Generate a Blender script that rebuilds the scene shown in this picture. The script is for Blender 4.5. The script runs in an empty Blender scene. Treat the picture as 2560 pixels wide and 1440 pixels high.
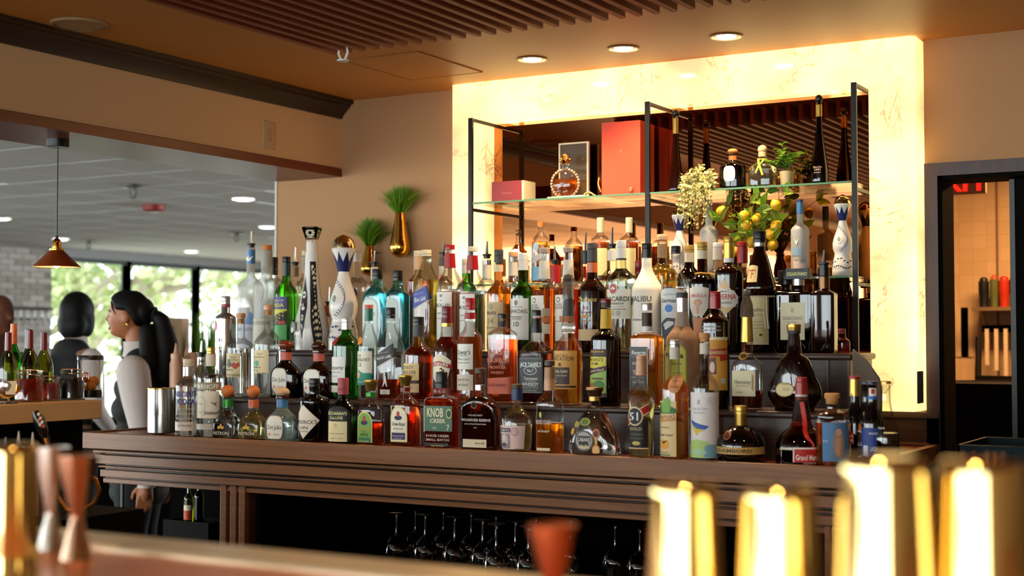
import bpy, bmesh, math, random
import numpy as np
from mathutils import Vector, Matrix, noise
S = bpy.context.scene
COL = S.collection
random.seed(7)
# ------------------------------------------------------------------ camera
FPX = 3510.0; YAW = math.radians(30.075); PIT = math.radians(2.121)
CZ = 1.43
CAMP = np.array([0, 0, CZ])
_F0 = np.array([-math.sin(YAW), math.cos(YAW), 0]); _R = np.array([math.cos(YAW), math.sin(YAW), 0]); _Z = np.array([0, 0, 1.])
_F = _F0*math.cos(PIT)+_Z*math.sin(PIT); _U = -_F0*math.sin(PIT)+_Z*math.cos(PIT)
def ray(x, y): return _F+_R*(x-1280)/FPX-_U*(y-720)/FPX
def onY(x, y, Y): d = ray(x, y); return CAMP+d*(Y/d[1])
def onX(x, y, X): d = ray(x, y); return CAMP+d*(X/d[0])
def onZ(x, y, z): d = ray(x, y); return CAMP+d*((z-CZ)/d[2])
def onD(x, y, dd): return CAMP+ray(x, y)*dd
def depth(p): return float((np.array(p)-CAMP)@_F)
cd = bpy.data.cameras.new('camera'); cam = bpy.data.objects.new('camera', cd); COL.objects.link(cam)
cam.location = (0, 0, CZ); cam.rotation_euler = (math.pi/2+PIT, 0, YAW)
cd.sensor_width = 36; cd.lens = 36*FPX/2560; cd.clip_start = .05; cd.clip_end = 200
cd.dof.use_dof = True; cd.dof.focus_distance = 4.95; cd.dof.aperture_fstop = 2.5
S.camera = cam
# ------------------------------------------------------------------ world, exposure, render switches
S.view_settings.view_transform = 'Standard'; S.view_settings.look = 'None'
S.view_settings.exposure = 0.0; S.view_settings.gamma = 1; S.view_settings.use_curve_mapping = False
cy = S.cycles
cy.max_bounces = 12; cy.diffuse_bounces = 3; cy.glossy_bounces = 5; cy.transmission_bounces = 10; cy.transparent_max_bounces = 32
cy.caustics_reflective = False; cy.caustics_refractive = False; cy.sample_clamp_indirect = 4; cy.sample_clamp_direct = 0
cy.use_denoising = True; cy.blur_glossy = 0.5
cy.use_adaptive_sampling = True; cy.adaptive_threshold = 0.02
w = bpy.data.worlds.new('sky'); S.world = w; w.use_nodes = True
WN = w.node_tree; WN.nodes.clear()
_o = WN.nodes.new('ShaderNodeOutputWorld'); _b = WN.nodes.new('ShaderNodeBackground')
_b.inputs[0].default_value = (.88, .96, 1, 1); _b.inputs[1].default_value = 11
WN.links.new(_b.outputs[0], _o.inputs[0])
def lamp(kind, name, loc, power, col, rot=(0, 0, 0), **kw):
    l = bpy.data.lights.new(name, kind); l.energy = power; l.color = col
    for k, v in kw.items(): setattr(l, k, v)
    o = bpy.data.objects.new(name, l); o.location = loc; o.rotation_euler = rot; COL.objects.link(o); return o
def portal(loc, rot, sx, sy):
    o = lamp('AREA', 'daylight_portal', loc, 1, (1, 1, 1), rot, shape='RECTANGLE', size=sx, size_y=sy)
    o.data.cycles.is_portal = True
portal((-12.62, 8.5, 1.6), (0, math.radians(-90), 0), 1.7, 15)     # the dining room's window wall
portal((-.5, -4.42, 1.35), (math.radians(90), 0, 0), 6.3, 2.1)      # the windows behind the front bar
WARM = (1, .60, .26); WARM2 = (1, .76, .48)
DOWN = [(-2.559, 4.57), (-2.178, 4.565), (-1.782, 4.562)]
for i, (x, y) in enumerate(DOWN):
    lamp('SPOT', 'ceiling_spot', (x, y, 2.462), 60, WARM2, (math.radians(-6), 0, 0), spot_size=math.radians(105), spot_blend=.8, shadow_soft_size=.03)
ADDED_SPOTS = [(-3.1, 1.2), (-1.9, 2.6), (-.6, 2.9), (-3.2, 3.0), (-.4, .9), (-1.6, .2)]  # added spots without fixtures, put in to light the header and bar front
for x, y in ADDED_SPOTS:
    lamp('SPOT', 'ceiling_spot', (x, y, 2.37), 42, (1, .64, .32), (0, 0, 0), spot_size=math.radians(120), spot_blend=.9, shadow_soft_size=.035)
# ------------------------------------------------------------------ colour + materials
def C(h):
    h = h.lstrip('#'); v = [int(h[i:i+2], 16)/255 for i in (0, 2, 4)]
    return tuple((c/12.92 if c <= .04045 else ((c+.055)/1.055)**2.4) for c in v)+(1,)
MATS = {}
def nodes(name):
    m = bpy.data.materials.new(name); m.use_nodes = True; m.node_tree.nodes.clear()
    nt = m.node_tree; out = nt.nodes.new('ShaderNodeOutputMaterial'); return m, nt, out
def N(nt, t, **kw):
    n = nt.nodes.new('ShaderNode'+t)
    for k, v in kw.items(): setattr(n, k, v)
    return n
def pm(name, col, rough=.5, metal=0., spec=.5, coat=0., emit=None, es=0., bump=0., bscale=60., vary=0., sss=0.):
    if name in MATS: return MATS[name]
    m, nt, out = nodes(name); p = N(nt, 'BsdfPrincipled'); nt.links.new(p.outputs[0], out.inputs[0])
    c = C(col) if isinstance(col, str) else tuple(col)+(1,)
    p.inputs['Base Color'].default_value = c; p.inputs['Roughness'].default_value = rough; p.inputs['Metallic'].default_value = metal
    p.inputs['Specular IOR Level'].default_value = spec; p.inputs['Coat Weight'].default_value = coat
    if emit is not None:
        p.inputs['Emission Color'].default_value = C(emit); p.inputs['Emission Strength'].default_value = es
    if vary or bump:
        tc = N(nt, 'TexCoord'); no = N(nt, 'TexNoise'); no.inputs['Scale'].default_value = bscale; no.inputs['Detail'].default_value = 3
        nt.links.new(tc.outputs['Object'], no.inputs['Vector'])
        if vary:
            mx = N(nt, 'MixRGB'); mx.inputs[1].default_value = tuple(x*(1-vary) for x in c[:3])+(1,); mx.inputs[2].default_value = tuple(min(1, x*(1+vary)) for x in c[:3])+(1,)
            nt.links.new(no.outputs[0], mx.inputs[0]); nt.links.new(mx.outputs[0], p.inputs['Base Color'])
        if bump:
            b = N(nt, 'Bump'); b.inputs['Strength'].default_value = bump; b.inputs['Distance'].default_value = .002
            nt.links.new(no.outputs[0], b.inputs['Height']); nt.links.new(b.outputs[0], p.inputs['Normal'])
    MATS[name] = m; return m
def colm(h, rough=.45):           # printed colour
    c = C(h); k = 1.28 if max(c[:3]) > .12 else 1.; return pm('print_'+h.strip('#')+('_%d' % int(rough*100)), tuple(min(.86, x*k) for x in c[:3]), rough, spec=.4)
def wood(name, dark, light, axis=0, rough=.45, scale=1.0):
    if name in MATS: return MATS[name]
    m, nt, out = nodes(name); p = N(nt, 'BsdfPrincipled'); nt.links.new(p.outputs[0], out.inputs[0])
    tc = N(nt, 'TexCoord'); mp = N(nt, 'Mapping'); sc = [70*scale]*3; sc[axis] = 2.2*scale; mp.inputs['Scale'].default_value = sc
    no = N(nt, 'TexNoise'); no.inputs['Scale'].default_value = 1; no.inputs['Detail'].default_value = 5; no.inputs['Roughness'].default_value = .65
    r = N(nt, 'ValToRGB'); r.color_ramp.elements[0].position = .3; r.color_ramp.elements[1].position = .7
    r.color_ramp.elements[0].color = C(dark); r.color_ramp.elements[1].color = C(light)
    b = N(nt, 'Bump'); b.inputs['Strength'].default_value = .12; b.inputs['Distance'].default_value = .002
    L = nt.links.new
    L(tc.outputs['Object'], mp.inputs[0]); L(mp.outputs[0], no.inputs['Vector']); L(no.outputs[0], r.inputs[0]); L(r.outputs[0], p.inputs['Base Color'])
    L(no.outputs[0], b.inputs['Height']); L(b.outputs[0], p.inputs['Normal'])
    p.inputs['Roughness'].default_value = rough; MATS[name] = m; return m
def shell(name, tint, refl=.55, rough=.0, alpha=1.0, body=None, base=.035):
    """thin glass wall: tinted transparency under a fresnel reflection"""
    if name in MATS: return MATS[name]
    m, nt, out = nodes(name); L = nt.links.new
    t = N(nt, 'BsdfTransparent'); t.inputs[0].default_value = tuple(tint)+(1,)
    g = N(nt, 'BsdfGlossy'); g.inputs['Roughness'].default_value = .02+rough; g.inputs[0].default_value = (1, 1, 1, 1)
    fr = N(nt, 'LayerWeight'); fr.inputs[0].default_value = .32
    mu = N(nt, 'Math', operation='MULTIPLY_ADD'); mu.inputs[1].default_value = refl; mu.inputs[2].default_value = base
    L(fr.outputs['Fresnel'], mu.inputs[0])
    src = t
    if body is not None:
        d = N(nt, 'BsdfDiffuse'); d.inputs[0].default_value = C(body); mx0 = N(nt, 'MixShader'); mx0.inputs[0].default_value = 1-alpha
        L(t.outputs[0], mx0.inputs[1]); L(d.outputs[0], mx0.inputs[2]); src = mx0
    mx = N(nt, 'MixShader'); L(mu.outputs[0], mx.inputs[0]); L(src.outputs[0], mx.inputs[1]); L(g.outputs[0], mx.inputs[2]); L(mx.outputs[0], out.inputs[0])
    MATS[name] = m; return m
def liquid(name, col, haze=.0, hcol=None, ior=1.34):
    if name in MATS: return MATS[name]
    m, nt, out = nodes(name); L = nt.links.new
    p = N(nt, 'BsdfPrincipled'); p.inputs['Transmission Weight'].default_value = 1; p.inputs['Roughness'].default_value = .0; p.inputs['IOR'].default_value = ior
    p.inputs['Base Color'].default_value = tuple(col)+(1,)
    if haze:
        t = N(nt, 'BsdfTranslucent'); d = N(nt, 'BsdfDiffuse'); a = N(nt, 'AddShader'); c = tuple(hcol or col)+(1,)
        t.inputs[0].default_value = c; d.inputs[0].default_value = c
        mx = N(nt, 'MixShader'); mx.inputs[0].default_value = haze
        L(t.outputs[0], a.inputs[0]); L(d.outputs[0], a.inputs[1]); L(p.outputs[0], mx.inputs[1]); L(a.outputs[0], mx.inputs[2]); L(mx.outputs[0], out.inputs[0])
    else: L(p.outputs[0], out.inputs[0])
    MATS[name] = m; return m
GL = {
 'clear': shell('clear_glass', (.95, .96, .95)), 'green': shell('green_glass', (.10, .50, .06)), 'dgreen': shell('dark_green_glass', (.03, .16, .02)),
 'lime': shell('lime_glass', (.22, .62, .04)), 'amber': shell('amber_glass', (.42, .12, .02)), 'damber': shell('dark_amber_glass', (.12, .02, .005)),
 'aqua': shell('aqua_glass', (.45, .86, .92)), 'frost': shell('frosted_glass', (.75, .76, .74), refl=.25, rough=.35, alpha=.5, body='#d8d2c6'),
 'pale': shell('pale_glass', (.86, .90, .80)), 'pink': shell('pink_glass', (.75, .45, .5)), 'aquad': shell('aqua_mist_glass', (.75, .86, .86), alpha=.75, body='#9fb5b0'),
 'olive': shell('olive_glass', (.42, .44, .05)), 'smoke': shell('smoke_plastic', (.45, .40, .34), refl=.3, rough=.1, alpha=.8, body='#8a8070'),
 'black': pm('black_glass', '#070404', .06, spec=.6), 'brown': pm('brown_glass', '#170502', .05, spec=.7), 'white': pm('white_ceramic', '#efe6da', .22, spec=.5),
 'whitem': pm('white_coating', '#efe4d2', .35), 'peach': pm('copper_wrap', '#b98f6c', .3, metal=.35), 'silver': pm('silver_glass', '#c9c9c6', .08, metal=.9),
 'blueb': pm('blue_black_glass', '#070a14', .06, spec=.7)}
LQ = {
 'water': liquid('clear_spirit', (.96, .97, .96)), 'whisky': liquid('amber_whisky', (.85, .22, .02), .12, (.7, .16, .01)), 'red': liquid('red_amber_whisky', (.55, .06, .01), .10, (.4, .03, .005)),
 'dark': liquid('dark_rum', (.16, .02, .004), .05, (.10, .01, .002)), 'gold': liquid('golden_spirit', (.9, .55, .08), .12, (.8, .42, .03)), 'pale': liquid('pale_gold_spirit', (.92, .82, .42), .05, (.8, .7, .25)),
 'orange': liquid('orange_spirit', (.95, .36, .02), .12, (.85, .25, .02)), 'blue': liquid('aqua_spirit', (.55, .90, .94), .05, (.2, .55, .6)), 'green': liquid('green_spirit', (.25, .7, .08), .15, (.1, .45, .03)),
 'olive': liquid('olive_spirit', (.15, .2, .01), .08, (.1, .12, .01)), 'milk': pm('cream_liquid', '#efe0bb', .4), 'redjar': liquid('red_syrup', (.5, .03, .005), .3, (.45, .03, .01)), 'brightred': liquid('bright_red_spirit', (.8, .02, .01), .3, (.7, .02, .01)),
 'gin': liquid('bourbon_red', (.9, .16, .02), .12, (.8, .12, .03))}
BLK = pm('black_plastic', '#0d0b0a', .35); STEEL = pm('polished_steel', '#c8c8c8', .16, metal=1); GOLD = pm('gold_metal', '#f0c060', .14, metal=1)
BRASS = pm('brass', '#c9923f', .18, metal=1); CORK = pm('cork', '#c98d52', .7, vary=.25, bscale=300); CREAM = pm('cream_cap', '#d9c8a8', .5); WOODCAP = pm('wooden_stopper', '#c9a479', .5, vary=.15, bscale=120)
# ------------------------------------------------------------------ objects
def thing(name, label=None, cat=None, loc=(0, 0, 0), rz=0, group=None):
    o = bpy.data.objects.new(name, None); o.empty_display_size = .05; COL.objects.link(o); o.location = loc; o.rotation_euler = (0, 0, rz)
    return tag(o, label, cat, group)
def tag(o, label=None, cat=None, group=None, kind=None):
    if label: o['label'] = label
    if cat: o['category'] = cat
    if group: o['group'] = group
    if kind: o['kind'] = kind
    return o
class M:
    def __init__(s): s.v = []; s.f = []; s.m = []
    def add(s, vs, fs, mi=0):
        b = len(s.v); s.v += [tuple(map(float, v)) for v in vs]; s.f += [tuple(b+i for i in f) for f in fs]; s.m += [mi]*len(fs); return s
    def box(s, x0, x1, y0, y1, z0, z1, mi=0):
        return s.add([(x0, y0, z0), (x1, y0, z0), (x1, y1, z0), (x0, y1, z0), (x0, y0, z1), (x1, y0, z1), (x1, y1, z1), (x0, y1, z1)],
                     [(3, 2, 1, 0), (4, 5, 6, 7), (0, 1, 5, 4), (1, 2, 6, 5), (2, 3, 7, 6), (3, 0, 4, 7)], mi)
    def lathe(s, prof, seg=28, q=1., n=2., nk=None, hw=None, o=(0, 0, 0), mi=0, cap0=True, cap1=True, zf=None):
        """prof: [(z, r)]; superellipse section blended from round (r<=nk) to exponent n, depth ratio q (r>=hw)"""
        b = len(s.v); R = []
        for z, r in prof:
            t = 1. if (nk is None or (zf is not None and z <= zf+1e-6)) else max(0, min(1, (r-nk)/max(1e-6, hw-nk)))
            nn = 2+(n-2)*t; qq = 1+(q-1)*t
            for k in range(seg):
                a = 2*math.pi*(k+.5)/seg; c, d = math.cos(a), math.sin(a)
                x = math.copysign(abs(c)**(2/nn), c)*r; y = math.copysign(abs(d)**(2/nn), d)*r*qq
                s.v.append((o[0]+x, o[1]+y, o[2]+z))
        for i in range(len(prof)-1):
            for k in range(seg):
                k2 = (k+1) % seg; s.f.append((b+i*seg+k, b+i*seg+k2, b+(i+1)*seg+k2, b+(i+1)*seg+k)); s.m.append(mi)
        if cap0: s.f.append(tuple(b+k for k in range(seg))[::-1]); s.m.append(mi)
        if cap1: s.f.append(tuple(b+(len(prof)-1)*seg+k for k in range(seg))); s.m.append(mi)
        return s
    def tube(s, pts, rad, seg=8, mi=0):
        pts = [Vector(p) for p in pts]; n = len(pts); rad = rad if hasattr(rad, '__len__') else [rad]*n; b = len(s.v)
        up = Vector((0, 0, 1)); t0 = (pts[1]-pts[0]).normalized(); a = t0.orthogonal().normalized() if abs(t0.dot(up)) > .9 else t0.cross(up).normalized()
        for i, p in enumerate(pts):
            t = (pts[min(i+1, n-1)]-pts[max(i-1, 0)]).normalized(); a = (a-t*a.dot(t)).normalized(); c = t.cross(a)
            for k in range(seg):
                th = 2*math.pi*k/seg; s.v.append(tuple(p+(a*math.cos(th)+c*math.sin(th))*rad[i]))
        for i in range(n-1):
            for k in range(seg):
                k2 = (k+1) % seg; s.f.append((b+i*seg+k, b+i*seg+k2, b+(i+1)*seg+k2, b+(i+1)*seg+k)); s.m.append(mi)
        s.f.append(tuple(b+k for k in range(seg))[::-1]); s.f.append(tuple(b+(n-1)*seg+k for k in range(seg))); s.m += [mi, mi]
        return s
    def ell(s, c, r, seg=16, rings=10, mi=0, rot=None):
        b = len(s.v); c = Vector(c)
        for i in range(rings+1):
            ph = math.pi*i/rings
            for k in range(seg):
                th = 2*math.pi*k/seg; v = Vector((r[0]*math.sin(ph)*math.cos(th), r[1]*math.sin(ph)*math.sin(th), r[2]*math.cos(ph)))
                if rot is not None: v = rot @ v
                s.v.append(tuple(c+v))
        for i in range(rings):
            for k in range(seg):
                k2 = (k+1) % seg; s.f.append((b+i*seg+k, b+(i+1)*seg+k, b+(i+1)*seg+k2, b+i*seg+k2)); s.m.append(mi)
        return s
    def mesh(s, name, mats, sharp=35):
        me = bpy.data.meshes.new(name); me.from_pydata(s.v, [], s.f)
        for m in (mats if isinstance(mats, (list, tuple)) else [mats]): me.materials.append(m)
        me.polygons.foreach_set('material_index', s.m)
        me.polygons.foreach_set('use_smooth', [True]*len(s.f)); me.update()
        me.set_sharp_from_angle(angle=math.radians(sharp)); return me
    def obj(s, name, mats, parent=None, loc=(0, 0, 0), rz=0, bev=0, sharp=35):
        o = bpy.data.objects.new(name, s.mesh(name, mats, sharp)); COL.objects.link(o); o.location = loc; o.rotation_euler = (0, 0, rz)
        if parent: o.parent = parent
        if bev:
            md = o.modifiers.new('bevel', 'BEVEL'); md.width = bev; md.segments = 2; md.limit_method = 'ANGLE'
        return o
def box(*a): return M().box(*a)
def struct(name, mb, mats, parent=None, **kw):
    o = mb.obj(name, mats, parent, **kw)
    if parent is None: o['kind'] = 'structure'
    return o
def dup(root, loc, rz=None, label=None):
    def cp(o, par):
        c = o.copy(); COL.objects.link(c)
        if par is not None: c.parent = par
        for ch in [x for x in o.children]: cp(ch, c)
        return c
    r = cp(root, None); r.location = loc
    if rz is not None: r.rotation_euler = (0, 0, rz)
    if label: r['label'] = label
    return r
_txt = {}
def text_geo(body, shear=0., bold=0.):
    """glyph outline as vertices/faces, cap height 1, centred"""
    key = (body, shear, bold)
    if key in _txt: return _txt[key]
    c = bpy.data.curves.new('t', 'FONT'); c.body = body; c.size = 1.4; c.resolution_u = 2; c.shear = shear; c.offset = bold; c.align_x = 'CENTER'
    o = bpy.data.objects.new('t', c); COL.objects.link(o); dg = bpy.context.evaluated_depsgraph_get(); me = o.evaluated_get(dg).to_mesh()
    v = [(p.co.x, p.co.y-.5) for p in me.vertices]; f = [tuple(p.vertices) for p in me.polygons]
    o.evaluated_get(dg).to_mesh_clear(); bpy.data.objects.remove(o); bpy.data.curves.remove(c)
    wd = (max(x for x, _ in v)-min(x for x, _ in v)) if v else 1
    _txt[key] = (v, f, wd); return _txt[key]
# ================================================================== ROOM SHELL
H = 2.485; YW = 4.975; XH = -3.762; XH2 = -4.115; XD = -12.7
WALL = pm('wall_paint', '#b0835a', .85, bump=.15, bscale=220); WALLR = pm('grey_wall_paint', '#9c7852', .8, bump=.1, bscale=200)
CEIL = pm('bronze_ceiling_paint', '#c8863a', .45, bump=.08, bscale=90, vary=.06); HEAD = pm('header_paint', '#d4ac80', .8)
MAHOG = wood('mahogany', '#5c200c', '#7a3016', 1, .34); MAHD = wood('dark_crown_wood', '#1d0d06', '#33190d', 1, .4)
SLAT = wood('slat_wood', '#7a3012', '#94431c', 1, .5); BARW = wood('bar_wood', '#7c5232', '#9a6a42', 0, .42); BARR = wood('bar_top_wood', '#6d3217', '#8a4523', 0, .22)
RISER = wood('riser_wood', '#3a281f', '#513a2d', 0, .35); DARKW = wood('dark_wood', '#1a0f0a', '#2a1810', 2, .45); NIGHT = pm('black_laminate', '#050403', .8, spec=.08)
FLOOR = wood('floor_wood', '#1f140d', '#2c1c12', 0, .4)
struct('floor', box(-13, 4, -4.6, 16, -.1, 0), FLOOR)
ce = struct('ceiling', box(XH2, 2.6, -4.5, YW+.2, H, H+.1), CEIL)
hatch = M(); g = .0025
for a in ((-3.19, -2.85, 4.235, 4.235+g), (-3.19, -2.85, 4.69, 4.69+g), (-3.19, -3.19+g, 4.235, 4.69), (-2.85, -2.85+g, 4.235, 4.69)): hatch.box(a[0], a[1], a[2], a[3], H-.003, H+.001)
struct('access_panel', box(-3.183, -2.857, 4.242, 4.688, H-.002, H+.001), CEIL, ce); struct('panel_seam', hatch, pm('seam_shadow', '#93642e', .9), ce)
# back wall, in pieces round the doorway
XB0, XB1 = -1.157, -.20; DT = 2.0
wb = M().box(XH2, XB0-.03, YW, YW+.16, 0, H).box(XB1+.03, 2.6, YW, YW+.16, 0, H).box(XB0-.03, XB1+.03, YW, YW+.16, DT+.03, H)
struct('wall_back', wb, WALL)
tr = struct('trim_1', M().box(XH2-.012, XH2, YW-.004, YW+.16, 0, 2.17), pm('pale_corner_bead', '#cfc6b8', .6))
struct('wall_right', box(2.5, 2.6, -4.5, YW, 0, H), WALLR)
# wall behind the camera with a run of windows
wf = M().box(XH2, 2.6, -4.6, -4.45, 0, .3).box(XH2, 2.6, -4.6, -4.45, 2.42, H)
for x0, x1 in ((XH2, -3.6), (-2.45, -2.35), (-1.2, -1.1), (.05, .15), (1.3, 1.4), (2.3, 2.6)): wf.box(x0, x1, -4.6, -4.45, .3, 2.42)
struct('wall_front', wf, WALL)
FR = pm('window_frame_grey', '#3c4442', .45)
PANE = shell('window_pane', (.97, .99, .98), refl=.5)
def window(n, a, b, z0, z1, axis, pos):
    t = .03; m = M(); gl = M()
    for u0, u1, w0, w1 in ((a, b, z0, z0+t), (a, b, z1-t, z1), (a, a+t, z0, z1), (b-t, b, z0, z1)):
        m.box(u0, u1, pos-.03, pos+.03, w0, w1) if axis == 'x' else m.box(pos-.03, pos+.03, u0, u1, w0, w1)
    gl.box(a+t, b-t, pos-.003, pos+.003, z0+t, z1-t) if axis == 'x' else gl.box(pos-.003, pos+.003, a+t, b-t, z0+t, z1-t)
    o = struct('window_%d' % n, m, FR); struct('pane', gl, PANE, o); return o
for i, (a, b) in enumerate(((-3.6, -2.45), (-2.35, -1.2), (-1.1, .05), (.15, 1.3), (1.4, 2.3))): window(20+i, a, b, .3, 2.42, 'x', -4.52)
# header beam over the pass-through, wooden soffit and crown
struct('wall_header', box(XH2+.004, XH, -4.5, YW, 2.19, H), HEAD)
sof = M().box(XH2, XH+.012, -4.5, YW, 2.150, 2.186)
struct('trim_2', sof, MAHOG)
cr = M(); prof = [(0, 2.408), (.012, 2.408), (.018, 2.42), (.05, 2.452), (.058, 2.456), (.058, 2.464), (.075, 2.470), (.075, 2.484), (0, 2.484)]
for y0, y1 in ((-4.5, YW),):
    n = len(prof); vs = [(XH+x, y, z) for y in (y0, y1) for x, z in prof]; cr.add(vs, [(i, (i+1) % n, n+(i+1) % n, n+i) for i in range(n)]+[tuple(range(n))[::-1], tuple(range(n, 2*n))])
struct('trim_3', cr, MAHD)
sw = thing('wall_plate', 'blank painted wall plate near the right end of the ceiling header', 'wall plate', tuple(onX(671, 338, XH)))
box(-.001, .005, -.036, .036, -.058, .058).obj('cover', pm('plate_paint', '#bd9f7c', .5), sw, bev=.002)
box(.004, .008, -.012, .012, -.025, .025).obj('rocker', pm('plate_paint2', '#b39370', .4), sw)
# slats
sl = thing('slatted_baffle', 'row of long dark wooden fins hung under the bronze ceiling', 'ceiling baffle', (0, 0, H))
first = None
for i in range(68):
    x = -2.925+i*.0570
    if first is None: first = M().box(0, .019, -4.0, 3.837, -.078, -.002).obj('slat', SLAT, sl, (x, 0, 0), bev=.002)
    else:
        c = first.copy(); COL.objects.link(c); c.location = (x, 0, 0)
sb = M()
for y in (-3.5, -1.5, .5, 2.3): sb.box(-2.93, .92, y, y+.03, -.014, -.001)
sb.obj('cross_batten', pm('black_batten', '#0a0705', .7), sl)
# ceiling fittings
def recessed(x, y, z, label, group, r=.045, warm=True, es=30, tilt=.0, on=True):
    t = thing('recessed_light', label, 'ceiling light', (x, y, z), 0, group)
    M().lathe([(-.003, r+.014), (-.006, r+.008), (-.002, r), (.0, r)], 28, cap0=False, cap1=False).obj('trim_ring', pm('light_trim', '#d9b890', .4), t)
    M().lathe([(-.004, 0.001), (-.007, r*.66), (0, r*.78), (.001, r)], 24, cap0=False, cap1=False).obj('diffuser', pm('lamp_face_%s' % warm, '#fff2d8' if warm else '#f4f7ff', .5, emit='#fff0d0' if warm else '#eef4ff', es=es), t)
    return t
for (x, y), l in zip(DOWN, ('recessed ceiling light over the left bay of the lit onyx frame', 'middle recessed ceiling light in front of the onyx frame', 'recessed ceiling light nearest the right end of the slats')):
    recessed(x, y, H, l, 'recessed lights before the onyx frame')
sp = thing('ceiling_speaker', 'flat round beige speaker grille in the bronze ceiling', 'speaker', tuple(onZ(198, 58, H)))
M().lathe([(-.006, .001), (-.006, .085), (0, .092)], 40, cap0=False, cap1=False).obj('grille', pm('speaker_grille', '#a98a66', .6), sp)
M().lathe([(-.009, .084), (-.009, .09), (-.001, .096)], 40, cap0=False, cap1=False).obj('rim', pm('speaker_rim', '#a3835e', .5), sp)
def sprinkler(p, label, col, s=1.):
    t = thing('sprinkler_head', label, 'sprinkler', tuple(p)); m = pm('sprinkler_'+col.strip('#'), col, .4)
    M().lathe([(0, .036*s), (-.006*s, .036*s), (-.010*s, .02*s)], 20).obj('escutcheon', m, t)
    f = M().tube([(-.009*s, 0, -.008*s), (-.013*s, 0, -.026*s), (-.005*s, 0, -.042*s)], .0028*s, 6).tube([(.009*s, 0, -.008*s), (.013*s, 0, -.026*s), (.005*s, 0, -.042*s)], .0028*s, 6)
    f.lathe([(-.008*s, .007*s), (-.018*s, .005*s)], 10); f.obj('frame', m, t)
    M().lathe([(-.042*s, .014*s), (-.045*s, .014*s)], 14).obj('deflector', m, t)
sprinkler(onZ(858, 104, 2.44), 'white ceiling sprinkler head at the tips of the slats', '#e6e0da', 1.5)
# ------------------------------------------------------------------ onyx frame, mirror
def onyx_mat():
    m, nt, out = nodes('backlit_onyx'); L = nt.links.new
    tc = N(nt, 'TexCoord'); n1 = N(nt, 'TexNoise'); n1.inputs['Scale'].default_value = 2.6; n1.inputs['Detail'].default_value = 2.5
    n2 = N(nt, 'TexNoise'); n2.inputs['Scale'].default_value = 4.5; n2.inputs['Detail'].default_value = 9; n2.inputs['Roughness'].default_value = .62; n2.inputs['Distortion'].default_value = 1.6
    r1 = N(nt, 'ValToRGB'); e = r1.color_ramp.elements; e[0].position = .33; e[0].color = (1, .60, .25, 1); e[1].position = .62; e[1].color = (1, .735, .255, 1)
    r2 = N(nt, 'ValToRGB'); e = r2.color_ramp.elements; e[0].position = .486; e[0].color = (0, 0, 0, 1); e[1].position = .5; e[1].color = (1, 1, 1, 1); k = e.new(.514); k.color = (0, 0, 0, 1)
    n3 = N(nt, 'TexNoise'); n3.inputs['Scale'].default_value = 3.3; n3.inputs['Detail'].default_value = 1
    r3 = N(nt, 'ValToRGB'); e = r3.color_ramp.elements; e[0].position = .46; e[0].color = (0, 0, 0, 1); e[1].position = .56; e[1].color = (1, 1, 1, 1)
    ml = N(nt, 'Math', operation='MULTIPLY'); ml2 = N(nt, 'Math', operation='MULTIPLY'); ml2.inputs[1].default_value = .95
    mx = N(nt, 'MixRGB'); mx.inputs[2].default_value = (.22, .08, .015, 1)
    st = N(nt, 'MapRange'); st.inputs[1].default_value = .35; st.inputs[2].default_value = .65; st.inputs[3].default_value = .85; st.inputs[4].default_value = 2.6
    p = N(nt, 'BsdfPrincipled'); p.inputs['Base Color'].default_value = C('#d9c49a'); p.inputs['Roughness'].default_value = .08
    for n in (n1, n2, n3): L(tc.outputs['Object'], n.inputs['Vector'])
    L(n1.outputs[0], r1.inputs[0]); L(n2.outputs[0], r2.inputs[0]); L(n3.outputs[0], r3.inputs[0]); L(r2.outputs[0], ml.inputs[0]); L(r3.outputs[0], ml.inputs[1]); L(ml.outputs[0], ml2.inputs[0])
    L(ml2.outputs[0], mx.inputs[0]); L(r1.outputs[0], mx.inputs[1]); L(mx.outputs[0], p.inputs['Emission Color']); L(n1.outputs[0], st.inputs[0]); L(st.outputs[0], p.inputs['Emission Strength'])
    L(p.outputs[0], out.inputs[0]); return m
ONYX = onyx_mat(); YO = 4.86; YM = 4.93
fr = thing('onyx_surround', 'tall backlit cream onyx frame round the bronze mirror', 'lit stone frame', (-2.15, YO, 0))
def part(mb, name, mt, par, bev=0):       # world-space mesh under a thing
    ox, oy, oz = par.location; mb.v = [(x-ox, y-oy, z-oz) for x, y, z in mb.v]; return mb.obj(name, mt, par, bev=bev)
g = .0015
part(box(-3.098, -2.940-g, YO, YW, 1.184, H-.003), 'onyx_slab', ONYX, fr)
ZOP = 2.314
part(box(-2.940, -1.372, YO, YW, ZOP+.0005, H-.003), 'onyx_slab', ONYX, fr)
part(box(-1.372+g, -1.222, YO, YW, 1.184, H-.003), 'onyx_slab', ONYX, fr)
part(box(-1.222+.0005, -1.207, YO+.001, YW, 1.186, H-.006), 'onyx_edge_strip', ONYX, fr)
mm, nt, out = nodes('bronze_mirror'); gl = N(nt, 'BsdfGlossy'); gl.inputs[0].default_value = (.46, .18, .065, 1); gl.inputs['Roughness'].default_value = .0; nt.links.new(gl.outputs[0], out.inputs[0])
mir = M().box(-2.9395, -1.3725, YM, YM+.01, 1.08, ZOP).obj('bronze_mirror', mm); tag(mir, 'large bronze-tinted wall mirror inside the lit onyx frame', 'mirror')
ou = thing('outlet', 'grey double socket plate on the right edge of the onyx frame', 'socket', tuple(onX(2299, 968, -1.206)))
box(-.0005, .005, -.035, .035, -.055, .055).obj('cover', pm('grey_plate', '#4a4340', .4), ou, bev=.002)
for z in (-.022, .022): M().box(.005, .007, -.016, .016, z-.014, z+.014).obj('socket', pm('socket_face', '#2b2624', .4), ou)
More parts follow.
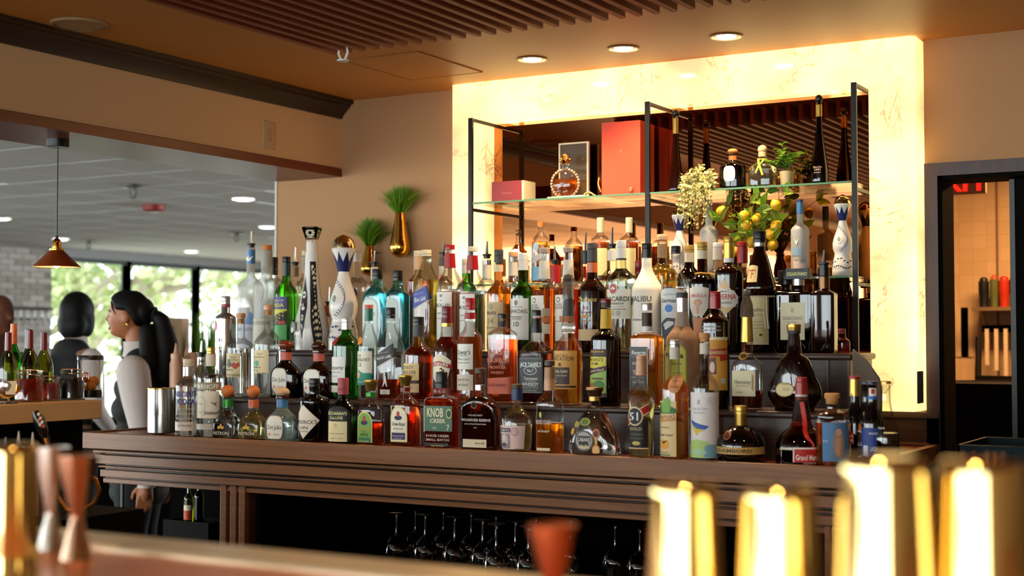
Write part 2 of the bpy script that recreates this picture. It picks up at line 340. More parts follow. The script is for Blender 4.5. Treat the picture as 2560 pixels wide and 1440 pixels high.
struct('wainscot', M().box(-3.2, -1.16, YW-.03, YW, 0, 1.18).box(-3.2, -1.16, YW-.045, YW-.03, 1.16, 1.18), RISER)
# ------------------------------------------------------------------ doorway to the kitchen
FRW = wood('door_frame_wood', '#2a120a', '#45200f', 2, .4)
d1 = struct('door_1', M().box(XB0-.045, XB0, YW-.03, YW+.16, 0, DT+.045).box(XB1, XB1+.045, YW-.03, YW+.16, 0, DT+.045).box(XB0, XB1, YW-.03, YW+.16, DT, DT+.045), FRW)
struct('door_stop', M().box(XB0, XB0+.012, YW-.01, YW+.16, 0, DT).box(XB0, XB1, YW-.01, YW+.16, DT-.012, DT), NIGHT, d1)
p0 = onY(2528, 700, 5.06); p1 = onY(2541, 700, 5.06)
struct('door_leaf', M().box(p1[0], XB1, 5.05, 5.09, .02, DT-.015), NIGHT, d1); struct('door_edge', M().box(p0[0], p1[0], 5.045, 5.095, .02, DT-.015), pm('door_edge_metal', '#35342f', .4, metal=.3), d1)
TILE = pm('kitchen_tile', '#d8b890', .3, bump=.25, bscale=12)
def tiles_mat():
    m, nt, out = nodes('tiled_wall'); L = nt.links.new; tc = N(nt, 'TexCoord'); mp = N(nt, 'Mapping'); mp.inputs['Rotation'].default_value = (math.pi/2, 0, 0)
    b = N(nt, 'TexBrick'); b.offset = 0; b.inputs['Color1'].default_value = C('#d9bd97'); b.inputs['Color2'].default_value = C('#cfb18a'); b.inputs['Mortar'].default_value = C('#c8a880')
    b.inputs['Scale'].default_value = 1; b.inputs['Brick Width'].default_value = .075; b.inputs['Row Height'].default_value = .075; b.inputs['Mortar Size'].default_value = .002
    p = N(nt, 'BsdfPrincipled'); p.inputs['Roughness'].default_value = .25; L(tc.outputs['Object'], mp.inputs[0]); L(mp.outputs[0], b.inputs[0]); L(b.outputs[0], p.inputs[0]); L(p.outputs[0], out.inputs[0]); return m
TW = tiles_mat()
KY = 8.2
c = onY(2493, 600, KY)
struct('wall_kitchen', M().box(-4.0, 1.5, KY, KY+.1, 0, 2.6), TW); struct('trim_4', M().box(c[0]-.006, c[0]+.006, KY-.006, KY, 0, 2.5), pm('corner_strip', '#7a5a3c', .5))
struct('wall_kitchen_side', M().box(-4.1, -4.0, YW+.16, KY, 0, 2.6).box(1.5, 1.6, YW+.16, KY+.9, 0, 2.6), WALLR)
struct('ceiling_kitchen', M().box(-4.1, 1.6, YW+.16, KY+.9, 2.5, 2.6), pm('kitchen_ceiling', '#c8a070', .8))
lamp('AREA', 'kitchen_light', (-1.1, 7.0, 2.46), 70, (1, .52, .2), (0, 0, 0), shape='RECTANGLE', size=1.0, size_y=.3)
ex = thing('exit_sign', 'red lettered EXIT sign under the kitchen ceiling beyond the doorway', 'sign', tuple(onY(2396, 456, 6.6)))
EXM = pm('exit_red', '#ff2a18', .5, emit='#ff1a0c', es=2.5)
box(-.15, .12, 0, .03, -.055, .09).obj('housing', pm('exit_housing', '#caa57c', .5), ex, bev=.004)
v, f, wd = text_geo('EXIT', 0, .02); k = .095
M().add([(x*k*1.05-.012, -.002, y*k+.008) for x, y in v], [t for t in f]).obj('lettering', EXM, ex)
# ================================================================== BACK BAR
BX0, BX1, BY0, BY1, BZ = -4.232, -1.160, 3.920, 4.944, 1.07
bar = thing('back_bar', 'long brown wooden back bar with stepped mouldings carrying the bottles', 'bar counter', (BX0, BY0, 0))
part(box(BX0, BX1, BY0, BY0+.022, 1.008, BZ), 'front_board', BARW, bar, .003)
part(box(BX0, BX0+.022, BY0+.022, BY1, 1.008, BZ), 'end_board', BARW, bar, .003)
part(box(BX1-.03, BX1, BY0+.022, BY1, 1.008, BZ), 'end_board', BARW, bar, .003)
part(box(BX0+.022, BX1-.03, BY0+.022, BY1, 1.012, BZ-.006), 'bar_top', BARR, bar)
part(box(BX0+.022, BX1-.03, BY1-.03, BY1, BZ-.004, BZ+.004), 'back_rail', BARW, bar)
for i, (z0, z1, yo) in enumerate(((.992, 1.002, .016), (.949, .984, .022), (.933, .941, .034), (.897, .925, .040), (.873, .891, .050))):
    part(box(BX0+.055+yo*.6, BX1-.02-yo*.4, BY0+yo, BY0+.10, z0, z1), 'moulding', BARW, bar, .0025)
part(box(BX0+.085, BX1-.04, BY0+.062, BY0+.10, .873, 1.012), 'apron', MAHD, bar)
for xs in ([552, 577, 599], [2062, 2080]):
    for px in xs:
        a = onY(px, 1250, BY0+.05)[0]; b = onY(px+15, 1250, BY0+.05)[0]; part(box(a, b, BY0+.045, BY0+.075, .03, .896), 'fluted_post', BARW, bar, .002)
a = onY(552, 1250, BY0+.05)[0]; b = onY(614, 1250, BY0+.05)[0]; part(box(a, b+.03, BY0+.07, BY0+.10, .03, .89), 'post_backing', MAHD, bar)
xa, xb = b+.03, onY(2060, 1250, BY0+.05)[0]
part(box(xa-.02, xa, BY0+.10, BY1-.05, .03, .9), 'divider', NIGHT, bar); part(box(xb, BX1-.04, BY0+.10, BY1-.05, .03, 1.0), 'side_panel', DARKW, bar)
part(box(xa, xb, BY1-.08, BY1-.05, .03, .9), 'back_panel', NIGHT, bar); part(box(xa, xb, BY0+.10, BY1-.08, .585, .605), 'shelf', NIGHT, bar)
part(box(BX0+.1, xa-.02, BY0+.10, BY1-.12, .53, .55), 'shelf', NIGHT, bar); part(box(BX0+.1, BX1-.06, BY0+.10, BY1-.08, .05, .08), 'bottom_shelf', NIGHT, bar)
part(M().tube([(BX0+.12, BY0+.12, 0), (BX0+.12, BY0+.12, .9)], .008), 'leg', BLK, bar); part(M().tube([(BX0+.12, BY1-.15, 0), (BX0+.12, BY1-.15, .95)], .012), 'leg', BLK, bar)
# risers
ri = thing('bottle_riser', 'dark two-step wooden riser standing on the back bar under the bottles', 'display riser', (-2.4, 4.5, BZ-.006))
T2Y, T3Y, T2Z, T3Z = 4.135, 4.42, 1.212, 1.387
x20, x21 = onY(556, 985, T2Y)[0], onY(2066, 1030, T2Y)[0]; x30, x31 = onY(590, 880, T3Y)[0], onY(2130, 885, T3Y)[0]
part(box(x20, x21, T2Y, T3Y+.02, T2Z-.022, T2Z), 'lower_step', RISER, ri, .008); part(box(x20+.012, x21-.012, T2Y+.02, T3Y+.01, BZ-.006, T2Z-.022), 'lower_front', RISER, ri)
part(box(x30, x31, T3Y, 4.70, T3Z-.022, T3Z), 'upper_step', RISER, ri, .008); part(box(x30+.012, x31-.012, T3Y+.02, 4.69, BZ-.006, T3Z-.022), 'upper_front', RISER, ri)
for px in (2066, 2118): part(box(onY(px, 950, T3Y+.01)[0], onY(px, 950, T3Y+.01)[0]+.006, T3Y+.012, T3Y+.02, BZ, T3Z-.022), 'edge_strip', pm('riser_edge', '#6d5a50', .3), ri)
# metal and glass rack
rk = thing('glass_rack', 'thin black metal rack with glass shelves in front of the mirror', 'shelf rack', (-2.15, 4.72, BZ))
YF = 4.72; IR = pm('blackened_steel', '#15120f', .35, metal=.4)
RX = [-2.926, -2.157, -1.383]; zt = 2.312; ZG2, ZG1 = 1.975, 1.650; q = .0125
for x in RX:
    part(box(x-q/2-.003, x+q/2+.003, YF, YF+q, 1.066, zt), 'upright', IR, rk, .001)
    part(box(x-q/2, x+q/2, YF+q, YM-.001, zt-q, zt), 'bracket_arm', IR, rk, .001)
    for z in (ZG2, ZG1): part(box(x-q/2, x+q/2, YF+q, YM-.001, z-.022-q, z-.022), 'bracket_arm', IR, rk, .001)
    sc = M()
    for z in (zt-.006, zt-.035): sc.ell((x+q/2+.003, YF+.006, z), (.002, .003, .003), 8, 6)
    part(sc, 'screw', STEEL, rk)
GSH = shell('shelf_glass', (.84, .92, .86), refl=.38, base=.02); GED = pm('glass_edge', '#5d8a6c', .1, emit=None)
for z, xs in ((ZG2, ((0, 1), (1, 2))), (ZG1, ((0, 1), (1, 2)))):
    for a, b in xs:
        part(box(RX[a]+.010, RX[b]-.010, YF+.004, YM-.004, z-.008, z), 'glass_shelf', GSH, rk); part(box(RX[a]+.010, RX[b]-.010, YF+.002, YF+.004, z-.007, z-.0005), 'polished_edge', GED, rk)
# ================================================================== FRONT BAR (foreground)
COP = pm('copper_bar_top', '#e08c5c', .28, metal=.4, vary=.05, bscale=8)
fb = thing('front_bar', 'out-of-focus copper-topped front bar along the bottom of the view', 'bar counter', (-.9, .95, 0))
part(box(-3.7, 1.6, .45, 1.46, 1.09, 1.13), 'copper_top', COP, fb, .006)
part(box(-3.7, 1.6, 1.452, 1.548, 1.085, 1.138), 'metal_rail', pm('bar_rail_metal', '#ead8b4', .3, metal=.5), fb, .006)
part(box(-3.7, 1.6, .50, 1.50, 0, 1.088), 'bar_body', DARKW, fb)
# shakers and jiggers
GSK = pm('brushed_gold', '#fbdc94', .07, metal=1); RIMC = pm('copper_rim', '#d9773a', .2, metal=1)
def tin(px, yt, hw, d, label, r0=1.22, mt=None):
    p = onD(px, yt, d); s = d/FPX; r = hw*s; h = p[2]-1.13
    t = thing('shaker_tin', label, 'cocktail shaker', (p[0], p[1], 1.13), 0, 'gold shaker tins on the front bar')
    M().lathe([(0, r*r0+.002), (.004, r*r0), (h*.25, r*(1+(r0-1)*.75)), (h*.5, r*(1+(r0-1)*.5)), (h*.75, r*(1+(r0-1)*.25)), (h-.012, r*1.012), (h-.007, r*1.004), (h-.004, r-.001), (h-.001, r-.0035), (h, r-.005), (h, .001)], 48, cap1=False).obj('tin_body', mt or GSK, t)
    M().lathe([(0, r*r0+.001), (.0, r*r0+.004), (.006, r*r0+.004), (.006, r*r0)], 40, cap0=False, cap1=False).obj('rolled_rim', GSK, t); return t
tin(1712, 1205, 84, 1.35, 'blurred gold shaker tin, leftmost of the four at lower right')
tin(1948, 1215, 92, 1.30, 'shorter blurred gold shaker tin, second from left at lower right')
tin(2208, 1142, 104, 1.20, 'tall blurred gold shaker tin third from left at lower right')
tin(2452, 1150, 104, 1.20, 'tall blurred gold shaker tin at the bottom right corner')
tin(20, 1108, 72, 1.73, 'blurred gold shaker tin cut off by the left edge', 1.1)
def jigger(px, yt, hw, d, yw, label, mt, h=None):
    p = onD(px, yt, d); s = d/FPX; r = hw*s; H_ = h or (p[2]-1.13); zw = H_-(yw-yt)*s; rw = r*.26; rb = r*.78
    t = thing('jigger', label, 'jigger', (p[0], p[1], p[2]-H_))
    M().lathe([(zw, rw), (H_-.001, r), (H_, r), (H_, r-.0015), (zw+.006, rw*.5)], 36, cap0=False).obj('upper_cup', mt, t)
    M().lathe([(0, rb-.0015), (0, rb), (zw, rw)], 36, cap0=False, cap1=True).obj('lower_cup', mt, t)
    M().lathe([(zw-.003, rw+.001), (zw-.002, rw+.003), (zw+.002, rw+.003), (zw+.003, rw+.001)], 24).obj('collar', mt, t); return t
STJ = pm('satin_steel_jigger', '#d8cfc4', .24, metal=1)
jigger(130, 1118, 44, 2.02, 1285, 'blurred steel hourglass jigger beside the gold tin at left', STJ)
jigger(195, 1138, 52, 1.93, 1293, 'blurred rose steel hourglass jigger, right of the other jigger', pm('rose_steel', '#d3a98c', .2, metal=1))
jigger(1382, 1312, 62, 1.50, 1480, 'blurred copper jigger below the hanging wine glasses', pm('copper_cup', '#c8683c', .3, metal=.9))
# steel mixing cup on the bar
p = onY(406, 1030, 4.06); s = depth(p)/FPX
cup = thing('mixing_cup', 'brushed steel cup with rolled rim at the left end of the back bar', 'steel cup', (p[0], 4.06, BZ)); r = 36*s; h = onY(406, 970, 4.06)[2]-BZ
M().lathe([(0, r*.97), (.002, r), (h-.004, r), (h, r*.985), (h-.004, r*.96), (.004, r*.95), (.004, .001)], 48, cap1=False).obj('cup_body', pm('brushed_steel', '#b9b6b0', .22, metal=1), cup)
M().lathe([(h-.004, r), (h-.003, r+.0022), (h, r+.0022), (h+.001, r)], 48, cap0=False, cap1=False).obj('rim', BRASS, cup)
v, f, wd = text_geo('KENSINGTON'); k = .007
M().add([((r+.0004)*math.sin(x*k/r+.15), -(r+.0004)*math.cos(x*k/r+.15), h*.42+y*k) for x, y in v], f).obj('etching', pm('etched', '#6f6c66', .6), cup)
# wine glasses upside down
WG = shell('stemware_glass', (.93, .94, .92), refl=1.0, base=.10); wg = None; ZT = .805
WL = [((991, 1280), 'at the left end of the under-bar group'), ((1038, 1273), 'second from left, back row of the under-bar group'), ((1063, 1284), 'third from left under the bar'), ((1108, 1273), 'back-row glass just right of the under-bar divider gap'),
 ((1137, 1290), 'front-row glass left of the cluster centre'), ((1178, 1279), 'back-row glass at the cluster centre'), ((1207, 1297), 'middle-row glass at the cluster centre'), ((1240, 1286), 'back-row glass behind the front central one'),
 ((1241, 1309), 'front central glass of the cluster'), ((1289, 1300), 'middle-row glass right of the cluster centre'), ((1340, 1291), 'back-row glass above the copper jigger'), ((1322, 1314), 'front-row glass left of the copper jigger'),
 ((1373, 1304), 'glass directly behind the copper jigger'), ((1427, 1294), 'glass just right of the copper jigger'), ((1538, 1308), 'lone glass apart at the right'), ((1600, 1318), 'lone glass against the leftmost gold tin')]
def make_glass():
    t = thing('wine_glass', 'x', 'wine glass', (0, 0, .605), 0, 'upturned wine glasses under the back bar')
    M().lathe([(.2, .001), (.2, .031), (.1985, .0325), (.197, .031), (.192, .006), (.18, .0034), (.130, .0034), (.122, .006)], 24, cap0=False, cap1=False).obj('foot_and_stem', shell('stem_glass', (.9, .9, .86), refl=1.0, base=.28), t)
    M().lathe([(.124, .004), (.117, .014), (.100, .033), (.078, .044), (.055, .047), (.0, .036)], 28, cap0=False, cap1=False).obj('bowl', WG, t); return t
for (px, py), l in WL:
    p = onZ(px, py, ZT); y = min(max(p[1], 4.08), 4.70); p = onY(px, py, y); l = 'upturned wine glass, '+l
    if wg is None: wg = make_glass(); wg.location = (p[0], y, .605); wg['label'] = l
    else: dup(wg, (p[0], y, .605), None, l)
lo = None
for (px, py), l in (((775, 1371), 'left'), ((828, 1360), 'right')):
    p = onY(px, py, 4.15); dup(wg, (p[0], 4.15, .422), None, 'dim upturned wine glass low in the dark cabinet, %s one of the two' % l)
part(box(xa, onY(950, 1400, 4.1)[0], BY0+.10, 4.6, .41, .42), 'shelf', NIGHT, bar)
# ================================================================== BOTTLES
ROWS = {'1': (3.950, 1.064, 'bottles in the front row on the bar'), '1b': (4.030, 1.064, 'bottles in the front row on the bar'), '2': (4.150, T2Z, 'bottles on the lower step'), '2b': (4.27, T2Z, 'bottles on the lower step'),
        '3': (4.432, T3Z, 'bottles on the upper step'), '4': (4.560, T3Z, 'back row bottles on the upper step'), 'g': (4.748, ZG1, 'bottles on the lower glass shelf'), 'G': (4.748, ZG2, 'bottles on the upper glass shelf')}
KM = {'blk': BLK, 'steel': STEEL, 'gold': pm('gold_cap', '#c7a24f', .3, metal=.7), 'mgold': pm('matt_gold_cap', '#b08d3f', .45, metal=.3), 'cork': CORK, 'cream': CREAM, 'wood': WOODCAP, 'red': pm('red_cap', '#a3161a', .3), 'dred': pm('maroon_cap', '#6e1218', .3),
      'pink': pm('rose_cap', '#9c3f48', .45), 'white': pm('white_cap', '#d9d4cc', .4), 'grey': pm('charcoal_cap', '#3a3836', .5), 'teal': pm('teal_foil', '#1f6a55', .35), 'green': pm('green_foil', '#2f8a25', .25, metal=.3), 'dgreen': pm('dark_green_sleeve', '#0f3320', .4),
      'blue': pm('blue_foil', '#3d74a8', .35), 'navy': pm('navy_foil', '#27365e', .4), 'orange': pm('orange_foil', '#c9622d', .35), 'silver': pm('silver_foil', '#bdb9b4', .25, metal=.6), 'taupe': pm('taupe_cap', '#a8927e', .5), 'bron': pm('bronze_stopper', '#6b4a2c', .25, metal=.7),
      'brown': pm('brown_cap', '#4a3527', .5), 'ocork': pm('orange_cork', '#cf7432', .5, vary=.15, bscale=200), 'dcork': pm('glossy_brown_stopper', '#7a3418', .12), 'dstop': pm('glossy_dark_stopper', '#3a1c10', .1), 'peach': pm('peach_foil', '#cf9468', .35), 'gstop': pm('antique_gold_stopper', '#a8873f', .25, metal=.8),
      'paper': pm('neck_paper', '#d8cdb8', .6), 'yel': pm('yellow_neck_paper', '#d9a92a', .5), 'lime': pm('lime_ribbon', '#c8d83a', .6), 'tan': pm('tan_foil', '#c79a70', .4), 'navyc': pm('navy_crown', '#1c2448', .35), 'smoke': GL['smoke'], 'pink2': pm('pink_neck_label', '#c9604f', .45)}
def smooth(t): return t*t*(3-2*t)
def B(label, cx, yt, row, hw, nk, yc, yn, ys, g='clear', l=None, ly=None, cap=(), L=(), q=1., n=2., rot=10, e=1.5, prof=None, name='liquor_bottle', cat='bottle', grp=1, taper=1., seg=28, dx=0):
    Yf, zb, gn = ROWS[row]; s0 = depth(onY(cx, 900, Yf))/FPX; hwW = hw*s0
    Yc = Yf+hwW*q*(1.12 if n > 2.5 else 1)+.003
    P = onY(cx, 950, Yc); P = np.array([P[0], Yc, zb]); s = depth(P)/FPX
    phi = abs(math.atan2(-P[0], Yc)-math.radians(rot))
    r = hw*s; nkr = nk*s
    if n > 2.5: r = r/(math.cos(phi)+q*math.sin(phi))*1.04; r = max(r, nkr*1.02)
    elif q != 1: r = r/math.sqrt(math.cos(phi)**2+(q*math.sin(phi))**2)
    kx = r/(hw*s)
    H_ = onY(cx, yt, Yc)[2]-zb; Zt = lambda y: H_-(y-yt)*s
    t = thing(name, label, cat, P, math.radians(rot), gn if grp else None)
    if prof is None:
        pr = [(0, r*.90*taper), (.004, r*.975*taper), (.010, r*taper)]; z1, z2 = Zt(ys), Zt(yn)
        pr.append((z1, r))
        for i in range(1, 9):
            u = i/8; rr = nkr+(r-nkr)*(1-smooth(u**e)); pr.append((z1+(z2-z1)*u, rr))
        pr.append((Zt(yc), nkr))
        if prof is None: pr += [(Zt(yc)+.001, nkr*.95)]
    else:
        pr = [(max(0, Zt(y)), w*s*(kx if w > nk*1.1 else 1)) for y, w in prof][::-1]
        pr = [p for p in pr if p[0] > .003]; pr = [(0, pr[0][1]*.93), (.003, pr[0][1])]+[p for p in pr if p[0] > .004]
    A = dict(seg=seg, q=q, n=n, nk=nkr if (n > 2 or q != 1) else None, hw=r, zf=Zt(ys))
    body = M().lathe(pr, **A).obj('glass_body', GL[g], t, sharp=50)
    if l:
        zl = Zt(ly if ly else yn); inn = []
        for i, (z, rr) in enumerate(pr):
            if z >= zl: break
            inn.append((max(z, .006), rr*.955-.0003))
        za, ra = pr[len(inn)-1]; zb_, rb_ = pr[min(len(inn), len(pr)-1)]
        if zb_ > za: inn.append((zl, (ra+(rb_-ra)*(zl-za)/(zb_-za))*.955-.0003))
        inn2 = []
        for p_ in inn:
            if not inn2 or p_[0] > inn2[-1][0]+1e-5: inn2.append(p_)
        M().lathe(inn2, **A).obj('liquid', LQ[l], t, sharp=50)
    zz = [p[0] for p in pr]; rrs = [p[1] for p in pr]
    def surf(u, z, off):
        rr = float(np.interp(z, zz, rrs)); tt = 1. if (A['nk'] is None or z <= A['zf']+1e-6) else max(0, min(1, (rr-nkr)/max(1e-6, r-nkr))); nn = 2+(n-2)*tt; qq = 1+(q-1)*tt
        if nn < 2.05: th = u/max(rr, 1e-4); return ((rr+off)*math.sin(th), -(rr*qq+off)*math.cos(th), z)
        uu = max(-.995, min(.995, u/rr)); return (u, -(rr*qq*(1-abs(uu)**nn)**(1/nn)+off), z)
    for j, c in enumerate(cap):
        k = c[0]
        if k == 'P':
            _, y0, y1, cr = c; z0, z1 = Zt(y1), Zt(y0); cr *= s
            co = M().lathe([(z0-.002, cr*.9), (z0+.008, cr*.95), (z0+.010, cr*1.25), (z0+.014, cr*1.25), (z0+.016, cr*.8)], 16).obj('pourer', BLK, t)
            M().tube([(0, 0, z0+.014), (0, 0, z0+(z1-z0)*.5), (.002, -.001, z1)], [cr*.42, cr*.34, cr*.2], 8).obj('spout', STEEL, co); continue
        if k == 'o':
            _, m_, y0, y1, cr = c; z0, z1 = Zt(y1), Zt(y0); M().ell((0, 0, (z0+z1)/2), (cr*s, cr*s, (z1-z0)/2), 24, 14).obj('stopper', KM[m_], t); continue
        _, m_, y0, y1, cr = c[:5]; r1 = (c[5] if len(c) > 5 else cr)*s; cr *= s; z0, z1 = Zt(y1), Zt(y0); m_ = KM[m_]
        if k == 'c':
            pp = [(z0, r1), (z0+.004, r1)]
            if z1-z0 > .02:
                for zz_ in (.30, .36): zc = z0+(z1-z0)*zz_; rc = r1+(cr-r1)*zz_; pp += [(zc-.001, rc), (zc, rc*.95), (zc+.001, rc)]
            pp += [(z1-.003, cr), (z1-.0007, cr*.96), (z1, cr*.88)]
            M().lathe(pp, 24).obj('cap', m_, t)
        elif k == 'k': M().lathe([(z0, r1), (z0+(z1-z0)*.45, r1*1.02+(cr-r1)*.3), (z1-(z1-z0)*.3, cr), (z1-.002, cr*.98), (z1, cr*.85)], 24).obj('stopper', m_, t)
        elif k == 'n': M().lathe([(z0, r1+.0006), (z1, cr+.0006)], 24, cap0=False, cap1=False).obj('neck_band', m_, t)
    # ---- labels
    plate = None; kk = 0; let = M(); lm = []
    def mi(col):
        m_ = KM[col] if col in KM else colm(col)
        if m_ not in lm: lm.append(m_)
        return lm.index(m_)
    for it in L:
        k = it[0]; off = .0009+.00026*kk; kk += 1
        if k == 't':
            _, txt, a, y, h, col = it[:6]; mw = it[6] if len(it) > 6 else None; sh = it[7] if len(it) > 7 else 0.; bo = it[8] if len(it) > 8 else .012; al = it[9] if len(it) > 9 else 0
            v, f, wd = text_geo(txt, sh, bo); hz = h*s; sx = hz*.9
            if mw: sx = mw*r/max(wd, .01)
            let.add([surf(a*r+x*sx, Zt(y)+yy*hz+al*(x*sx)-(x*sx)**2*0, off) for x, yy in v], f, mi(col)); continue
        if k == 'r': a0, a1, y0, y1, col = it[1:6]; poly = [(a0, y0), (a1, y0), (a1, y1), (a0, y1)]
        elif k == 'p': poly, col = it[1], it[2]
        elif k == 'e': a, y, ra, ry, col = it[1:6]; poly = [(a+ra*math.cos(w_), y-ry*math.sin(w_)) for w_ in np.linspace(0, 2*math.pi, 25)[:-1]]
        elif k == 'a': a0, a1, y0, y1, ah, col = it[1:7]; poly = [(a0, y1)]+[((a0+a1)/2-(a1-a0)/2*math.cos(w_), y0+ah-ah*math.sin(w_)) for w_ in np.linspace(0, math.pi, 17)]+[(a1, y1)]
        elif k == 'o': a, y, ra, ry, col = it[1:6]; poly = [(a+ra*math.copysign(abs(math.cos(w_))**.62, math.cos(w_)), y-ry*math.copysign(abs(math.sin(w_))**.62, math.sin(w_))) for w_ in np.linspace(0, 2*math.pi, 33)[:-1]]
        pts = []
        for i in range(len(poly)):
            a_, b_ = poly[i], poly[(i+1) % len(poly)]
            nseg = max(1, int(math.hypot(b_[0]-a_[0], 0)/.12), int(abs(b_[1]-a_[1])/12))
            for w_ in range(nseg): pts.append((a_[0]+(b_[0]-a_[0])*w_/nseg, a_[1]+(b_[1]-a_[1])*w_/nseg))
        ca = sum(p[0] for p in pts)/len(pts); cyy = sum(p[1] for p in pts)/len(pts); NR = 6; ZM = lambda y_: max(Zt(y_), .0112); vs = [surf(ca*r, ZM(cyy), off)]; fs = []
        np_ = len(pts)
        for j in range(1, NR+1):
            for (a_, y_) in pts: w_ = j/NR; vs.append(surf((ca+(a_-ca)*w_)*r, ZM(cyy+(y_-cyy)*w_), off))
        for i in range(np_):
            i2 = (i+1) % np_; fs.append((0, 1+i, 1+i2))
            for j in range(NR-1): fs.append((1+j*np_+i, 1+(j+1)*np_+i, 1+(j+1)*np_+i2, 1+j*np_+i2))
        if plate is None: plate = M().add(vs, fs).obj('label', KM[col] if col in KM else colm(col), t)
        else: let.add(vs, fs, mi(col))
    if let.v: let.obj('lettering', lm, plate or t)
    return t
W, CRM, TAN, INK, RED = '#d9d2c4', '#d8c9a4', '#cdb584', '#2a2622', '#a81e1c'
# ---------------------------------------------------------------- front row
B('clear vodka bottle with blue two-line lettering and white cap', 471, 897, '1', 31, 13.5, 915, 944, 964, l='water', ly=968, rot=24, cap=[('c', 'cream', 897, 915, 13.5), ('n', 'silver', 917, 940, 13.5)], e=1.2,
  L=[('r', -1.2, 1.2, 1053, 1075, '#d6cfc4'), ('t', 'ABSOLUT', 0, 984, 14, '#25358c', 2.0, 0, .035), ('t', 'VODKA', .05, 1003, 14, '#25358c', 1.6, 0, .035), ('t', 'This Superb', 0, 1020, 6, '#b9b6ae', 1.5, .4), ('t', 'crafted in Ahus', 0, 1032, 6, '#b9b6ae', 1.7, .4), ('t', 'Market Sweden', 0, 1044, 6, '#b9b6ae', 1.5, .4), ('t', 'GLUTEN FREE', 0, 1062, 5, '#8c877e', 1.2), ('t', 'COUNTRY OF SWEDEN', 0, 1082, 5, '#77736c', 2.0)])
B('slim clear bottle with black pourer between the two vodka bottles', 503, 888, '1b', 19, 10, 892, 915, 945, l='water', ly=960, cap=[('P', 852, 890, 10), ('n', 'silver', 893, 912, 10)], L=[('t', 'RUM', 0, 903, 6, INK, 1.2)])
B('clear vodka bottle with taupe band and a white branch-print label', 527, 868, '1', 33, 12, 884, 920, 948, l='water', ly=935, cap=[('c', 'gold', 868, 884, 10.5), ('n', 'paper', 885, 915, 12)], rot=24,
  L=[('r', -1.25, 1.0, 977, 1044, '#d8d0c0'), ('r', -1.3, 1.2, 955, 975, '#8d8068'), ('t', 'SMIRNOFF', -.1, 965, 11, '#ded8ca', 2.0, 0, .02), ('e', -.45, 1010, .42, 22, '#c6bda8'), ('e', -.45, 1010, .33, 17, '#dcd6c8'), ('t', 'VANILLA', -.45, 1008, 4, '#776f60', .5), ('t', 'Smirnoff', .35, 1030, 9, INK, 1.2, .4), ('p', [(.35, 1003), (.75, 1012), (.76, 1014), (.35, 1005)], INK), ('p', [(.55, 1008), (.75, 1003), (.75, 1005), (.56, 1010)], INK), ('r', -1.3, 1.2, 1058, 1072, '#b9b6b0')])
def patron(label, cx, yt, row, hw, rib, liq, dy=0, stop='ocork', ribbon=False):
    t = B(label, cx, yt, row, hw, 13, yt+32, yt+56, yt+98, l=liq, ly=yt+62, q=.78, n=4.5, rot=6, e=.95, cap=[('o', stop, yt, yt+32, 16.5), ('n', rib, yt+36, yt+55, 13)],
      L=[('t', 'PATRON', -.05, yt+119, 8, '#c9c5b8', 1.3, 0, .02)]+[('e', -.05+a, yt+102+b, ra, rb, '#c9a24a') for a, b, ra, rb in ((0, 0, .09, 6), (-.16, 3, .12, 4), (.16, 3, .12, 4))])
    return t
patron('squat clear tequila bottle with ball cork and green neck ribbon', 570, 962, '1', 42, 'green', 'water')
patron('squat golden tequila bottle with ball cork and orange neck ribbon', 634, 963, '1', 44, 'orange', 'pale')
def donj(label, cx, yt, row, hw, g, liq, stop, band, ribbon):
    k = 1.
    return B(label, cx, yt, row, hw, 14, yt+28, yt+50, yt+88, g=g, l=liq, ly=yt+58, q=.62, n=2.0, rot=2, e=1.1, cap=[('o', stop, yt, yt+25, 19), ('c', 'steel' if g == 'clear' else 'dstop', yt+20, yt+28, 17), ('n', band, yt+30, yt+50, 14)],
      L=[('o', -.06, yt+100, .54, 31, '#9a958c'), ('o', -.06, yt+100, .50, 29, '#dcd6ca'), ('t', 'Don Julio', -.06, yt+98, 11, INK, .92, .1, .012), ('e', -.35, yt+116, .10, 4, '#8fa3b8' if g == 'clear' else '#c98a6a'), ('t', 'TEQUILA', .1, yt+116, 4, '#8c8578', .4)])
donj('round blue-ribboned clear tequila bottle with an oval white label', 706, 968, '1', 43, 'aquad', 'water', 'wood', 'blue', None)
B('black apothecary gin bottle with a cream diamond label', 786, 946, '1', 38, 13.5, 966, 985, 1008, g='black', cap=[('c', 'blk', 946, 966, 14)], e=2.4, rot=14,
  L=[('p', [(-.35, 1010), (.78, 1049), (-.35, 1095), (-1.45, 1049)], '#cfc4b2'), ('p', [(-.35, 1014), (.66, 1049), (-.35, 1090), (-1.33, 1049)], '#d8cfc0'), ('t', "HENDRICK'S", -.3, 1053, 9, INK, 1.75), ('t', 'GIN', -.35, 1067, 7, INK, .7), ('t', 'DISTILLED AND BOTTLED', -.35, 1076, 3, '#5a544a', .8)])
B('green whisky bottle with rose-red cap and cream square label', 858, 945, '1', 37, 13, 986, 992, 1028, g='dgreen', l='green', ly=1000, cap=[('c', 'pink', 945, 986, 14)], e=1.0, rot=4, q=.75,
  L=[('a', -.95, .95, 1014, 1104, 22, '#0b140d'), ('r', -.82, .72, 1052, 1104, '#d3cb9c'), ('t', "BUCHANAN'S", -.05, 1032, 8, '#d8d08a', 1.5, 0, .02), ('t', 'DeLUXE', -.05, 1043, 7, '#d8d08a', .95, 0, .02), ('e', -.05, 1062, .12, 5, '#c2b478'), ('t', 'BLENDED SCOTCH WHISKY', -.05, 1082, 3, '#8c835c', 1.2), ('t', 'AGED 12 YEARS', -.05, 1094, 3, '#8c835c', 1.0)])
